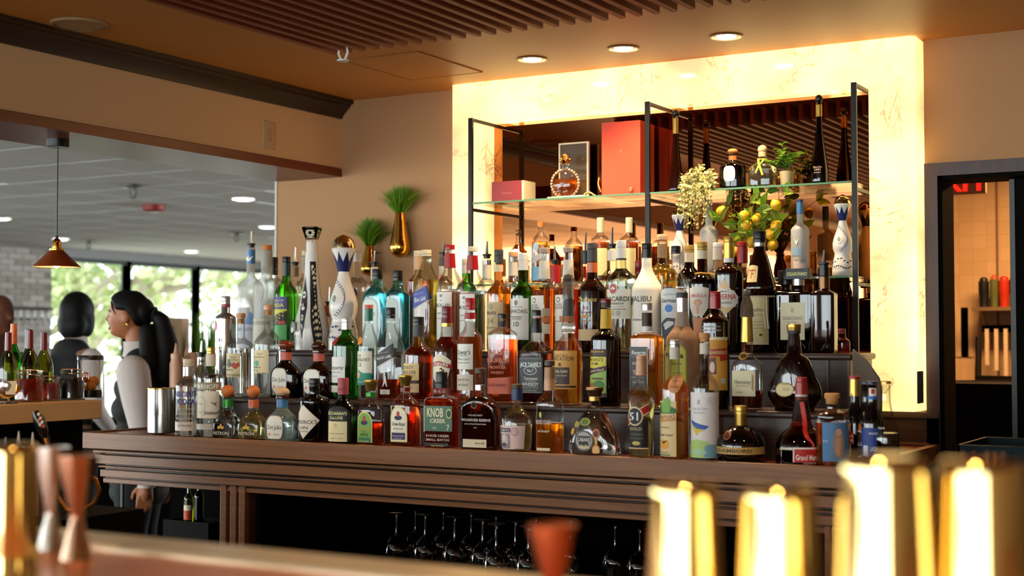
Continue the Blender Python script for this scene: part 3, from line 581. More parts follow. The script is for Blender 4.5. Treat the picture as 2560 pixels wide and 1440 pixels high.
def crown(label, cx, yt, hw, liq, plate, edge, foot, txt, extra, ly):
    t = B(label, cx, yt, '1', hw, 12.5, yt+28, yt+45, yt+80, l=liq, ly=ly, q=.72, n=2.6, rot=2, e=1.15, cap=[('k', 'gstop', yt, yt+28, 17.5, 12), ('n', foot, yt+32, yt+42, 12.5)],
      L=[('a', -.68, .58, yt+78, yt+166, 30, edge), ('a', -.62, .52, yt+82, yt+163, 28, plate), ('e', -.05, yt+106, .28, 6, '#2f2250'), ('p', [(-.05, yt+88), (.07, yt+94), (.05, yt+103), (-.15, yt+103), (-.17, yt+94)], '#a8331f'), ('t', 'Crown Royal', -.05, yt+121, 9, '#b7a04a' if foot == 'green' else INK, .95, .15, .012), ('r', -.55, .45, yt+143, yt+160, extra)]+txt)
    return t
crown('clear whisky bottle with green arched label and flared gold cap', 927, 949, 42, 'red', '#6fa04a', '#c9c46a', 'green', [('t', 'APPLE', -.05, 1085, 8, '#2a4a1c', .7), ('t', 'REGAL', -.05, 1077, 3, '#2a4a1c', .3), ('t', 'FLAVORED WHISKY', -.05, 1101, 3, '#c9d8a0', .8)], '#2f6b45', 1052)
crown('clear whisky bottle with cream and purple arched label', 1013, 937, 47, 'red', '#e3ddc2', '#cfc27a', 'dred', [('t', 'FINE DE LUXE', -.05, 1070, 3.4, '#5a544a', .7), ('t', 'BLENDED CANADIAN WHISKY', -.05, 1088, 3, '#c9c0dc', .85), ('t', 'MATURED IN OAK', -.05, 1094, 3, '#c9c0dc', .6)], '#3a2a5c', 1000)
B('flat rectangular red whisky bottle with dark green printed label', 1104, 921, '1', 46, 13.5, 970, 982, 1004, l='red', ly=996, q=.42, n=6, rot=3, e=1.6, cap=[('c', 'blk', 930, 970, 15), ('o', 'steel', 919, 934, 7)],
  L=[('r', -.9, .9, 1014, 1077, '#486a55'), ('r', -.98, -.88, 1014, 1080, '#c9a888'), ('t', 'KNOB', -.18, 1030, 22, '#d8cda8', 1.05, 0, .03), ('t', 'CREEK', .0, 1051, 10, '#d8cda8', 1.0, 0, .03), ('t', '7', .66, 1067, 14, '#d8cda8', .16, 0, .02), ('t', 'RYE', -.2, 1069, 6, '#a9b89a', .25), ('e', .72, 1033, .17, 12, '#c9bd6a'), ('e', .72, 1033, .13, 9, '#2f4a3c'),
     ('t', 'KNOB CREEK', 0, 1088, 6, '#b9b4a8', 1.5, 0, .02), ('t', 'SMALL BATCH', 0, 1098, 6, '#b9b4a8', 1.5, 0, .02), ('r', -.9, .7, 1106, 1119, '#2a2624'), ('t', '100 PROOF', 0, 1113, 4, '#c9a860', .8)])
B('broad flat dark bourbon bottle with white lettering and small foot label', 1201, 920, '1', 54, 14, 933, 977, 1022, l='dark', ly=992, q=.42, n=3.6, rot=3, e=1.05, cap=[('c', 'brown', 920, 933, 14.5), ('n', 'steel', 962, 975, 14)],
  L=[('r', -.75, .55, 1097, 1117, '#cfc2a4'), ('t', 'WOODFORD RESERVE', -.05, 1049, 6.5, '#d3cdc4', 1.6, 0, .015), ('t', 'DISTILLER\'S SELECT', -.05, 1037, 4, '#b9b2a8', .8), ('t', 'KENTUCKY STRAIGHT BOURBON WHISKEY', -.05, 1059, 3.4, '#b9b2a8', 1.2), ('t', '1838', -.05, 1068, 3, '#b9b2a8', .16), ('e', -.1, 1012, .16, 9, '#7a5a3a'), ('e', -.1, 1012, .12, 7, '#1c0d06'), ('t', 'Bottle 1838', .2, 1106, 5, INK, .5, .3)])
B('clear rum bottle with blue neck and pale portrait label', 1292, 960, '1', 42, 14, 971, 1006, 1046, l='pale', ly=1060, cap=[('c', 'brown', 960, 971, 14), ('n', 'navy', 972, 1000, 14)], e=.9, rot=16, taper=.86,
  L=[('p', [(-1.25, 1062), (.75, 1062), (.62, 1130), (-1.05, 1130)], '#d3bcb4'), ('r', -1.15, -.15, 1068, 1078, '#2a3048'), ('t', 'DIPLOMATICO', -.65, 1073, 6, '#d8cfc8', .9, 0, .02), ('e', .1, 1077, .22, 10, '#b9707a'), ('e', .1, 1077, .18, 8, '#d3bcb4'), ('t', '13', .1, 1077, 9, '#b9707a', .2), ('r', -1.0, -.2, 1082, 1118, '#8a8088'), ('e', -.6, 1098, .28, 15, '#d3c3bc'), ('e', -.6, 1098, .17, 11, '#9c9096'), ('e', -.6, 1096, .13, 8, '#d9cac2'), ('e', -.6, 1109, .2, 4, '#4a4450'), ('t', 'RUM', -.6, 1123, 4, '#4a4450', .4), ('t', 'PLANAS', .25, 1120, 4, '#4a4450', .4)])
B('wavy clear cachaca bottle with tan neck wrap and half-full amber spirit', 1374, 901, '1', 41, 14, 918, 978, 1016, l='orange', ly=1056, cap=[('c', 'brown', 901, 914, 13), ('n', 'peach', 918, 976, 12.5, 14.5)], rot=2, q=.8, n=3,
  L=[('r', -.72, .42, 1118, 1134, '#d3c39a'), ('t', 'NOVO FOGO', -.15, 1054, 11, '#cfcac0', 1.3, 0, .01), ('t', 'of brazil', -.15, 1076, 6, '#c9c4ba', 1.0, .4), ('t', 'ORGANIC CACHACA', -.15, 1126, 3.4, '#7a7050', .9), ('e', -.35, 1036, .1, 7, '#b9c04a')])
B('bell-shaped clear tequila bottle with bronze stopper and medal tag', 1486, 967, '1', 67, 14, 992, 1015, 1110, l='water', ly=1032, cap=[('k', 'bron', 967, 991, 23, 17), ('n', 'gold', 992, 1002, 14)], q=.5, rot=-2, prof=[(990, 14), (1012, 15), (1022, 20), (1040, 33), (1060, 46), (1080, 56), (1100, 63), (1120, 67), (1138, 67), (1146, 64)],
  L=[('e', -.15, 1100, .40, 26, '#55534f'), ('e', -.15, 1100, .34, 22, '#9c9a92'), ('r', -.42, .12, 1088, 1112, '#3f3d3a'), ('t', 'CABARE', -.15, 1097, 9, '#cfcac0', .5, 0, .02), ('r', -.35, .08, 1113, 1119, '#b9ac7a'), ('e', .32, 1082, .13, 13, '#b9733c'), ('e', .32, 1082, .09, 8, '#5c3018'), ('r', .27, .37, 1090, 1110, '#c99a4a'), ('e', .32, 1122, .14, 14, '#cf8f4c'), ('e', .32, 1122, .10, 10, '#e0ad70'), ('e', -.1, 1053, .2, 10, '#8a9440'), ('e', -.1, 1053, .14, 7, '#5c6a30'), ('e', -.5, 1060, .16, 8, '#9c8f3c'), ('e', -.72, 1078, .14, 9, '#c9962c'), ('e', -.78, 1115, .14, 9, '#4a4038')])
B('clear cachaca bottle with a black round number badge and red sash', 1603, 888, '1', 35, 12, 938, 950, 990, l='pale', ly=1006, cap=[('n', 'peach', 905, 938, 12.5, 14), ('c', 'peach', 888, 905, 12.5)], e=.85, taper=.86,
  L=[('p', [(-1.0, 1052), (.75, 1045), (.72, 1117), (-.85, 1117)], '#231f1c'), ('p', [(-1.1, 1043), (.8, 1006), (.8, 1030), (-1.0, 1066)], '#d3c09a'), ('p', [(-1.1, 1045), (.8, 1009), (.8, 1027), (-1.0, 1063)], '#a81f1c'), ('e', -.25, 1039, .62, 24, '#cfb088'), ('e', -.25, 1039, .52, 20, '#1e1a1a'), ('t', '51', -.25, 1039, 20, '#dedad2', .7, 0, .03), ('t', 'GOLD', -.2, 1070, 7, '#b9a880', .95, 0, .02), ('e', -.15, 1106, .3, 5, '#b9a860'), ('t', 'CACHACA', -.15, 1084, 4, '#7a7264', 1.0), ('r', -.85, .72, 1117, 1120, '#c9b080'), ('t', 'PIRASSUNUNGA', -.15, 1094, 3, '#7a7264', 1.1)])
B('orange rum bottle with tall cream label, green leaf and banana', 1687, 849, '1', 36, 12.5, 862, 935, 975, l='orange', ly=950, cap=[('c', 'silver', 849, 868, 12.5), ('n', 'paper', 868, 898, 12.5)], e=1.15, rot=-6,
  L=[('r', -1.2, .6, 1002, 1142, '#d3bd88'), ('p', [(-1.2, 1004), (-.2, 1008), (.7, 1022), (.55, 1032), (-1.15, 1034)], '#3f6a3c'), ('p', [(-.7, 1012), (.0, 990), (.25, 1003), (.15, 1030), (-.5, 1030)], '#6fa040'), ('t', 'BANANAS', -.3, 1041, 10, '#9c5a2c', 1.6, 0, .02, .08), ('p', [(-1.15, 1050), (.6, 1043), (.6, 1050), (-1.15, 1056)], '#b98a50'), ('t', 'SAO PAULO', -.25, 1067, 4, '#5a4428', .8), ('t', 'RUM BEST WHIST', -.25, 1086, 5, '#5a4428', 1.3), ('e', -.3, 1109, .38, 12, '#d99c2a'), ('p', [(-.62, 1100), (-.3, 1103), (.02, 1098), (-.3, 1108)], '#4a3010'), ('t', 'FRANCE', -.3, 1129, 3.5, '#5a4428', .7), ('r', -.75, .2, 1133, 1137, '#6a8050'), ('e', .45, 958, .45, 24, '#c98a5c'), ('t', 'PRODUCT', .45, 952, 4, '#8a5030', .5), ('t', 'OF BRAZIL', .45, 966, 4, '#8a5030', .5)])
B('tall slim bottle with white wrap showing a small blue bird', 1762, 832, '1', 35, 12, 850, 925, 972, l='water', ly=1150, cap=[('c', 'cork', 832, 845, 14), ('c', 'cork', 845, 855, 12), ('n', 'paper', 858, 885, 12)], e=1.2, rot=4,
  L=[('r', -1.55, 1.55, 980, 1154, '#d6cfca'), ('t', 'R', -.15, 1004, 12, '#6f7f8a', .25, .2), ('t', 'Casa de Rum', -.15, 1020, 7, '#8c9a98', 1.2, .35), ('t', 'blanche', -.15, 1030, 5, '#8c9a98', .9, .35), ('p', [(-.9, 1048), (-.55, 1052), (-.1, 1058), (.6, 1064), (.3, 1072), (-.3, 1070), (-.75, 1058)], '#2f4f9c'), ('p', [(-.85, 1058), (-.5, 1068), (.3, 1074), (-.1, 1078), (-.3, 1088), (-.5, 1076)], '#c9b020'), ('p', [(-.8, 1100), (-.2, 1096), (.4, 1102), (.9, 1112), (1.2, 1140), (-1.2, 1145), (-1.3, 1118)], '#a3c070'), ('p', [(.3, 1112), (1.1, 1108), (1.3, 1142), (.2, 1140)], '#6f9cb0'), ('e', -.2, 1128, .6, 8, '#9cc0a0'), ('t', 'dandelion', 0, 1146, 5, '#4a6a70', 1.3, .3), ('e', .8, 1000, .35, 10, '#c9c0bc')])
B('black globe liqueur bottle with gold waist band and gold cap', 1851, 1014, '1', 61, 14.5, 1040, 1062, 1110, g='black', cap=[('c', 'gold', 1014, 1034, 16), ('n', 'gstop', 1034, 1063, 15)], rot=4, prof=[(1036, 14.5), (1063, 15), (1067, 26), (1076, 40), (1088, 52), (1100, 59), (1112, 61), (1136, 61), (1148, 57), (1160, 46)],
  L=[('r', -1.5, 1.5, 1114, 1132, '#b08f4a'), ('t', 'CHAMBORD', -.1, 1123, 9, '#2a1c0a', 1.7, 0, .02), ('e', -.35, 1086, .19, 11, '#8a4a28'), ('e', -.35, 1086, .14, 8, '#4a1812')])
B('dark round orange-liqueur bottle with red ribbon and red label', 2003, 943, '1', 65, 15, 985, 1060, 1118, l='dark', g='amber', ly=1075, cap=[('c', 'red', 943, 960, 14), ('n', 'red', 958, 986, 14, 15), ('n', 'white', 986, 1000, 15)], rot=8, prof=[(985, 15), (1010, 17), (1030, 22), (1055, 24), (1068, 30), (1080, 46), (1094, 58), (1108, 64), (1120, 65), (1180, 65)],
  L=[('r', -.15, 1.1, 1114, 1166, '#d8cfc4'), ('r', -.10, 1.06, 1118, 1163, '#a81f1a'), ('t', 'Grand Marnier', .48, 1138, 13, '#dccfc0', 1.05, 0, .03), ('t', 'LIQUEUR', .48, 1152, 5, '#c9a090', .5), ('r', -.75, -.18, 1117, 1121, '#b9ac98')])
gm = [o for o in COL.objects if o.get('label', '').startswith('dark round orange-liqueur')][0]; s = depth(gm.location)/FPX; GX = lambda y: onY(2003, y, gm.location[1])[2]-gm.location[2]
rbm = M().lathe([(GX(1064), 24.5*s), (GX(1053), 23.8*s)], 24, cap0=False, cap1=False)
pts_ = [(4, 1004, 17), (9, 1030, 22), (13, 1056, 25), (15, 1075, 38), (24, 1090, 56), (34, 1104, 58), (36, 1122, 60)]
vs_ = []
for dx_, y_, r_ in pts_:
    yy_ = -math.sqrt(max(0, (r_*1.05)**2-dx_**2)); vs_ += [((dx_-5.5)*s, yy_*s-.0015, GX(y_)), ((dx_+5.5)*s, yy_*s-.0015, GX(y_))]
rbm.add(vs_, [(2*i, 2*i+1, 2*i+3, 2*i+2) for i in range(len(pts_)-1)]).obj('red_ribbon', pm('red_ribbon', '#c8200f', .45), gm)
B('clear cork-stoppered gin bottle with a pale blue mermaid label', 2080, 983, '1', 43, 16, 1003, 1022, 1044, l='whisky', ly=1056, cap=[('c', 'cork', 983, 996, 19), ('k', 'cork', 994, 1010, 16, 15)], rot=12, e=2.0,
  L=[('r', -.5, 1.2, 1054, 1150, '#4a6f94'), ('r', -.5, -.1, 1054, 1150, '#3d6f9c'), ('e', .45, 1105, .34, 36, '#8a7468'), ('e', .45, 1078, .16, 9, '#b98f78'), ('p', [(.3, 1090), (.6, 1090), (.55, 1128), (.4, 1140), (.25, 1126)], '#b08468'), ('t', 'GRAY WHALE', -.32, 1100, 5, '#b9cbd6', .3)])
def beer(label, cx, yt, hw, g, capm, row='1b', L=(), foil=None, yn=1000, ys=1060):
    return B(label, cx, yt, row, hw, 11.5, yt+10, yn, ys, g=g, l='dark' if g != 'clear' else 'pale', ly=ys-18, cap=[('c', capm, yt, yt+8, 13.5)]+([('n', foil, yt+8, yt+50, 11.5, 13)] if foil else []), L=L, name='beer_bottle', e=.9, rot=4)
beer('brown beer bottle with red cap, gold neck foil and red label', 2136, 940, 25, 'damber', 'red', foil='gold', L=[('p', [(-1.2, 1075), (-.2, 1062), (-.2, 1140), (-1.2, 1140)], W), ('r', -1.2, .1, 1078, 1108, '#a82018'), ('t', 'STELLA', -.5, 1088, 7, W, 1.1, 0, .02), ('t', 'ARTOIS', -.5, 1099, 7, W, 1.1, 0, .02)])
beer('dark beer bottle with navy cap and round white-rimmed label', 2165, 952, 27, 'black', 'navyc', L=[('e', -.6, 1108, .9, 34, W), ('e', -.6, 1108, .8, 30, '#1a1a1c'), ('t', 'ALE', -.5, 1108, 9, W, .8)])
beer('dark beer bottle with silver-blue neck tag and blue label', 2180, 953, 27, 'black', 'navyc', row='1', L=[('r', -1.1, 1.1, 1068, 1140, '#22387a'), ('r', -.2, .5, 970, 990, W), ('r', 0, .3, 972, 984, '#a82018'), ('r', -.4, .8, 990, 998, '#2f5fa8'), ('r', -.7, -.2, 1112, 1138, '#b9bcc8'), ('t', 'LIGHT', .4, 1120, 10, '#c9ccd8', .8), ('t', 'BREWED', .3, 1082, 5, '#c9ccd8', .8)])
beer('clear beer bottle with gold cap, rightmost on the bar', 2214, 952, 33, 'pale', 'gold', row='1', foil=None, yn=990, ys=1100, L=[('t', 'Extra', -.2, 1068, 6, W, .5)])
def can(label, cx, yt, hw, col, dot=None):
    Yc = 4.50; P = onY(cx, 960, Yc); s = depth(P)/FPX; r = hw*s; h = onY(cx, yt, Yc)[2]-1.064
    t = thing('drink_can', label, 'drink can', (P[0], Yc, 1.064), 0, 'slim cans behind the beer bottles')
    M().lathe([(0, r*.8), (.008, r), (h-.012, r), (h-.002, r*.82), (h, r*.82)], 24).obj('can_body', pm('can_'+col.strip('#'), col, .3, metal=.3), t)
    M().lathe([(h-.002, r*.84), (h+.002, r*.84), (h+.002, r*.78), (h-.001, r*.76), (h-.001, .001)], 24, cap0=False, cap1=False).obj('can_lid', STEEL, t)
    if dot:
        for z in (.55, .68, .8): M().lathe([(h*z-.010, .001), (h*z, .008), (h*z+.010, .001)], 12, o=(r*.5, -r*.9, 0)).obj('printed_spot', colm(dot), t)
can('slim navy blue drink can behind the red-capped beer bottle', 2104, 955, 14, '#1c2a5e'); can('slim white drink can with tan spots behind the beer bottles', 2127, 956, 14, '#d3c6b4', '#a8905c')
# ---------------------------------------------------------------- lower step
t = B('tall mirror-silver vodka bottle with red oval seal', 563, 740, '2', 26, 11, 760, 782, 800, g='silver', cap=[('c', 'silver', 740, 760, 11.5), ('n', 'pink', 760, 768, 11.2)], e=2, L=[('e', -.75, 815, .34, 13, '#b01f22'), ('t', 'SVEDKA', -.3, 850, 9, '#6a6a6a', 1.3), ('t', 'VODKA', -.3, 870, 6, '#6a6a6a', 1.0)])
def casa(label, cx, yt, hw, ys, L2):
    return B(label, cx, yt, '2', hw, 10.5, yt+14, yt+58, ys, l='water', ly=ys+2, cap=[('c', 'peach', yt, yt+13, 11.5), ('n', 'cork', yt+14, yt+26, 8)], e=1.25, rot=6, L=[('r', -1.05, .62, ys+13, ys+72, '#d3c396')]+L2)
casa('clear tequila bottle with cream label bearing red lips', 601, 783, 35, 870, [('t', 'George', 0, 892, 5, '#6a6048', .5, .3), ('t', 'Tequila Reposado Mezcal', -.2, 899, 3.5, '#6a6048', 1.3, .3), ('p', [(-.65, 912), (-.3, 896), (.0, 912), (-.3, 920)], '#4a5a40'), ('p', [(-.1, 914), (.1, 905), (.3, 909), (.5, 904), (.55, 914), (.25, 923)], '#b03a2c'), ('t', 'CASAMIGOS', -.3, 924, 4, '#4a4438', .8), ('t', 'Rande Gerber', .0, 936, 5, '#6a6048', 1.1, .4)])
casa('clear tequila bottle with cream label bearing a teal agave', 670, 762, 35, 862, [('t', 'Casa', -.1, 884, 5, '#6a6048', .5, .3), ('t', 'Tequila Blanco', -.2, 892, 3.5, '#6a6048', 1.0, .3), ('e', -.35, 908, .25, 7, '#3fa08a'), ('t', 'CASAMIGOS', -.35, 918, 4, '#4a4438', .8), ('t', 'Tequila', -.35, 925, 3.5, '#4a4438', .4), ('t', 'Gerber', .1, 932, 5, '#6a6048', .8, .4)])
donj('dark tequila bottle with glossy orange-brown stopper and oval label', 715, 850, '2', 40, 'damber', 'dark', 'dcork', 'pink2', None)
donj('dark tequila bottle with near-black stopper and oval label', 797, 853, '2', 44, 'brown', None, 'dstop', 'pink2', None)
B('round green gin bottle with red seal and white label', 866, 793, '2', 36, 12.5, 823, 832, 866, g='green', l='green', ly=845, cap=[('c', 'silver', 793, 812, 12.5), ('n', 'silver', 812, 824, 12.5)], rot=2, e=1.3,
  L=[('r', -1.1, .5, 892, 956, '#d3d2cc'), ('t', 'Tanqueray', -.28, 918, 10, INK, 1.3, .35), ('t', 'LONDON DRY GIN', -.28, 930, 4, '#77736c', .9), ('r', -1.1, .0, 963, 980, '#c9c4b8'), ('e', -.5, 852, .36, 12, '#a01c1e'), ('e', -.5, 852, .26, 9, '#7a1014'), ('t', 'IMPORTED', -.28, 940, 3, '#77736c', .5)])
B('clear whisky bottle with teal neck foil and number 12 label', 921, 762, '2', 27, 10.5, 786, 806, 868, l='water', ly=995, cap=[('c', 'pink2', 762, 772, 11), ('n', 'teal', 772, 802, 10.6)], e=1.0, rot=0,
  L=[('r', -1.0, .95, 878, 935, '#dcd3bf'), ('t', 'THE', -.35, 889, 7, INK, .5), ('t', 'GLENLIVET', -.1, 899, 8, INK, 1.7), ('t', '12', -.3, 911, 9, INK, .4), ('p', [(-1.0, 936), (-.5, 924), (.1, 932), (.9, 932), (.9, 962), (-1.0, 962)], '#1f7f6a'), ('e', -.5, 937, .28, 9, '#c9a070'), ('t', 'SINGLE MALT', 0, 954, 4, '#b9d8c8', 1.3), ('e', -.4, 852, .40, 10, '#cf7a20')])
B('square clear whisky bottle with slanting black label and walking man', 976, 769, '2', 37, 11.5, 796, 804, 868, l='red', ly=948, cap=[('c', 'blk', 769, 796, 12)], e=.85, q=.9, n=5, rot=4,
  L=[('p', [(-.96, 888), (.75, 858), (.96, 892), (-.96, 920)], '#2a2a2a'), ('p', [(-.96, 919), (.96, 891), (.96, 893), (-.96, 922)], '#c9bfa8'), ('t', 'BLACK LABEL', -.1, 893, 7, '#d6d2c8', 1.5, 0, .02, .17), ('t', 'JOHNNIE WALKER', -.2, 882, 3.5, '#a8a49a', 1.1, 0, 0, .17), ('e', -.05, 936, .08, 5, '#d8d2c4'), ('p', [(-.12, 940), (.08, 940), (.15, 952), (.25, 966), (.15, 966), (.02, 955), (-.15, 966), (-.25, 966), (-.12, 952)], '#d8d2c4'), ('r', -.45, .5, 973, 985, '#b9b4a8'), ('t', '12', 0, 979, 8, INK, .2)])
B('red whisky bottle with black neck sleeve and gold square label', 1046, 792, '2', 37, 13.5, 842, 855, 892, l='red', ly=868, cap=[('c', 'blk', 792, 812, 14), ('n', 'grey', 812, 842, 14, 13.5)], e=1.6, rot=0,
  L=[('r', -1.15, .62, 908, 950, '#cfb377'), ('t', 'MONKEY', -.35, 918, 9, '#3a2c18', 1.2), ('t', 'SHOULDER', -.28, 930, 9, '#3a2c18', 1.4), ('t', 'BLENDED MALT SCOTCH WHISKY', -.28, 939, 3.4, '#3a2c18', 1.3), ('r', -1.0, .62, 958, 980, '#c9a97a'), ('r', -.6, .5, 951, 957, '#2a1a14'), ('t', 'BATCH 27', -.2, 968, 4, '#6a5030', .8)])
B('red whisky bottle with maroon foil neck and scrolled crest label', 1117, 766, '2', 34, 12.5, 806, 838, 880, l='red', ly=842, cap=[('c', 'dred', 766, 795, 12.5), ('n', 'dred', 795, 808, 12.5, 14), ('n', 'gold', 808, 817, 14)], e=1.3, rot=2,
  prof=[(806, 12.5), (818, 15), (834, 15.5), (843, 17), (855, 27), (866, 32), (880, 34), (1000, 34)],
  L=[('p', [(-.95, 900), (-.4, 888), (.0, 884), (.5, 892), (.85, 902), (.8, 915), (.6, 945), (-.1, 962), (-.8, 945)], '#d8ccae'), ('p', [(-.95, 906), (0, 902), (.9, 912), (.85, 922), (0, 914), (-.95, 917)], '#9c2420'), ('t', 'CHIVAS', -.05, 910, 9, '#e0d6c2', 1.35, 0, .025, -.06), ('r', -.95, .8, 969, 985, '#8a2018'), ('t', 'REGAL 12', -.1, 977, 7, '#d8ccae', 1.1)])
B('amber whisky bottle with red neck and white two-part label', 1175, 745, '2', 31, 12.5, 780, 812, 838, l='whisky', ly=842, cap=[('c', 'red', 745, 775, 12), ('n', 'red', 782, 798, 12.5, 14)], rot=2, prof=[(776, 12), (800, 13.5), (815, 13), (826, 18), (836, 27), (848, 31), (1000, 31)],
  L=[('r', -1.0, .75, 860, 923, '#ddd5c4'), ('t', "Dewar's", -.1, 880, 12, INK, 1.25, 0, .02), ('t', 'White Label', -.12, 897, 7, '#77706a', 1.2), ('t', 'BLENDED SCOTCH', -.1, 889, 3, '#55504a', .9), ('t', 'the true scotch', -.1, 906, 4, INK, 1.1, .4), ('r', -1.0, .75, 936, 975, '#d8cbb8'), ('t', 'Dewar & Sons', -.1, 948, 6, '#6a6058', 1.1), ('t', 'John Dewar', -.1, 961, 6, '#6a6058', 1.0, .4)])
B('wide ruby bourbon bottle with embossed letters and orange foot label', 1256, 784, '2', 43, 12, 796, 818, 842, l='gin', ly=848, cap=[('c', 'blk', 784, 796, 12), ('n', 'grey', 803, 817, 11)], q=.62, n=3.2, rot=4, e=1.8,
  L=[('p', [(-.98, 946), (.7, 942), (.95, 940), (.95, 984), (-.98, 984)], '#bf5a38'), ('t', 'BULLEIT', -.05, 880, 12, '#c77a52', 1.5, 0, .01), ('t', 'BOURBON', -.05, 900, 12, '#c77a52', 1.6, 0, .01), ('t', 'FRONTIER', -.05, 918, 7, '#c77a52', 1.2), ('t', 'WHISKEY', -.05, 931, 7, '#c77a52', 1.0), ('t', 'BULLEIT BOURBON', -.1, 962, 7, '#7a2c18', 1.3)])
B('square whiskey bottle with black label and white scrollwork', 1341, 775, '2', 44, 13.5, 790, 848, 880, l='dark', ly=884, q=.95, n=7, rot=3, e=1.0, cap=[('c', 'blk', 775, 789, 12.5), ('n', 'blk', 796, 832, 11.5, 14)],
  L=[('r', -.97, .93, 893, 982, '#3f4240'), ('t', "JACK DANIEL'S", 0, 911, 11, '#dcdad2', 1.7, 0, .03), ('e', -.02, 926, .52, 11, '#b9bab2'), ('e', -.02, 926, .46, 9, '#3f4240'), ('t', 'No.7', -.02, 926, 8, '#dcdad2', .5, 0, .02), ('t', 'Tennessee', 0, 945, 8, '#dcdad2', 1.1, .15, .01), ('t', 'SOUR MASH', 0, 952, 3, '#b9bab2', .8), ('t', 'WHISKEY', 0, 960, 9, '#dcdad2', 1.3, 0, .02), ('t', 'DISTILLED AND BOTTLED', 0, 968, 3, '#b9bab2', 1.3), ('t', 'LYNCHBURG TENN', 0, 975, 3, '#b9bab2', 1.0)]+[('r', a0, a1, y0, y1, '#8f918a') for a0, a1, y0, y1 in ((-.9, .86, 896, 897), (-.9, .86, 979, 980), (-.9, -.885, 897, 979), (.85, .865, 897, 979))])
B('amber rum bottle with orange label, bulbous neck and dark cap', 1421, 745, '2', 36, 12.5, 790, 842, 872, l='orange', ly=876, cap=[('n', 'grey', 752, 790, 12, 14), ('c', 'grey', 745, 753, 11)], rot=0, prof=[(788, 13.5), (800, 14.5), (815, 18.5), (828, 17), (838, 15), (846, 21), (858, 32), (870, 36), (1012, 36)],
  L=[('r', -1.15, 1.1, 877, 972, '#c9913f'), ('t', 'Original Rum', -.2, 887, 5, '#4a2c10', 1.2, .35), ('t', 'PLANTATION', -.15, 896, 11, '#2f1c0e', 2.0), ('r', -1.1, .55, 918, 960, '#3a2418'), ('t', 'ORIGINAL DARK', -.3, 928, 7, '#d8c49a', 1.5, 0, .01), ('t', 'rich exotic fruits', -.3, 938, 4, '#d8c49a', 1.4, .3), ('t', 'DOUBLE', -.75, 946, 4, '#d8c49a', .6), ('t', 'AGED RUM', -.7, 953, 4, '#d8c49a', .6), ('p', [(-.25, 915), (-.22, 905), (-.15, 911), (-.08, 905), (-.05, 915)], '#2f1c0e'), ('r', -1.1, 1.0, 963, 969, '#5a3f20')])
B('dark rum bottle with yellow neck label and banner-striped label', 1515, 747, '2', 38, 12.5, 772, 823, 852, l='dark', g='damber', ly=835, cap=[('c', 'dred', 747, 757, 13.5), ('c', 'brown', 756, 770, 12.5), ('n', 'yel', 773, 822, 12.6, 14.5)], e=1.5, rot=-2,
  L=[('r', -1.05, .55, 873, 992, '#3a2018'), ('t', 'JAMAICAN RUM', -.25, 879, 5, '#d8a83a', 1.2), ('r', -1.05, .5, 892, 920, '#cfc03a'), ('t', "MYERS'S", -.3, 899, 8, '#2a1c10', 1.2), ('t', 'RUM', -.35, 909, 7, '#2a1c10', .6), ('p', [(-1.05, 926), (.5, 914), (.5, 924), (-1.05, 938)], '#4a2030'), ('t', 'Original Dark', -.3, 926, 6, '#d6cdb8', 1.3, .25, .01, .13), ('p', [(-1.05, 940), (.5, 926), (.5, 982), (-1.05, 982)], '#8fae50'), ('e', -.5, 968, .4, 12, '#b9582a'), ('e', 0, 962, .4, 12, '#3f7a30'), ('r', -.5, .3, 944, 948, '#5a2c20')])
B('wide glowing amber bottle with dark panel label and silver neck', 1618, 757, '2', 45, 13, 784, 830, 852, l='orange', ly=836, cap=[('c', 'silver', 757, 768, 13.5), ('n', 'silver', 768, 776, 12.5), ('n', 'brown', 782, 816, 12.5), ('n', 'white', 816, 829, 13)], q=.8, n=6, rot=2, e=2.6,
  L=[('r', -.9, .35, 867, 975, '#3c3c3e'), ('r', -.88, .33, 868, 895, '#54545a'), ('t', 'Reserva', -.28, 881, 10, '#d8d3c8', 1.0, .2), ('t', 'ANEJO', -.28, 908, 8, '#b9ac88', .9), ('t', 'TEQUILA', -.28, 930, 10, '#b9ac88', .8), ('r', -.8, .25, 942, 943, '#9c9484'), ('t', '100% AGAVE', -.28, 955, 5, '#b9ac88', .8), ('r', -.94, -.9, 866, 976, '#b9b4a8'), ('r', .35, .39, 866, 976, '#b9b4a8')])
B('copper-wrapped bottle with tall lime yellow arched label', 1706, 731, '2b', 42, 14.5, 780, 816, 850, g='peach', cap=[('c', 'grey', 731, 745, 14.5), ('n', 'silver', 745, 780, 14), ('n', 'taupe', 780, 816, 14.5, 19)], rot=-4, prof=[(779, 14), (816, 19), (828, 28), (842, 38), (852, 42), (1018, 42)],
  L=[('a', -1.05, .72, 858, 990, 22, '#a8a23a'), ('a', -.98, .65, 862, 986, 20, '#d3cb4a'), ('t', 'Pisana', -.12, 888, 13, '#231f14', 1.3, 0, .03), ('t', 'Italia', .05, 908, 6, '#5a5420', .7, .4), ('t', 'LICOR', -.12, 872, 5, '#5a5420', .5), ('t', 'MADE FROM PEACH', .2, 932, 3, '#6a6428', .6)])
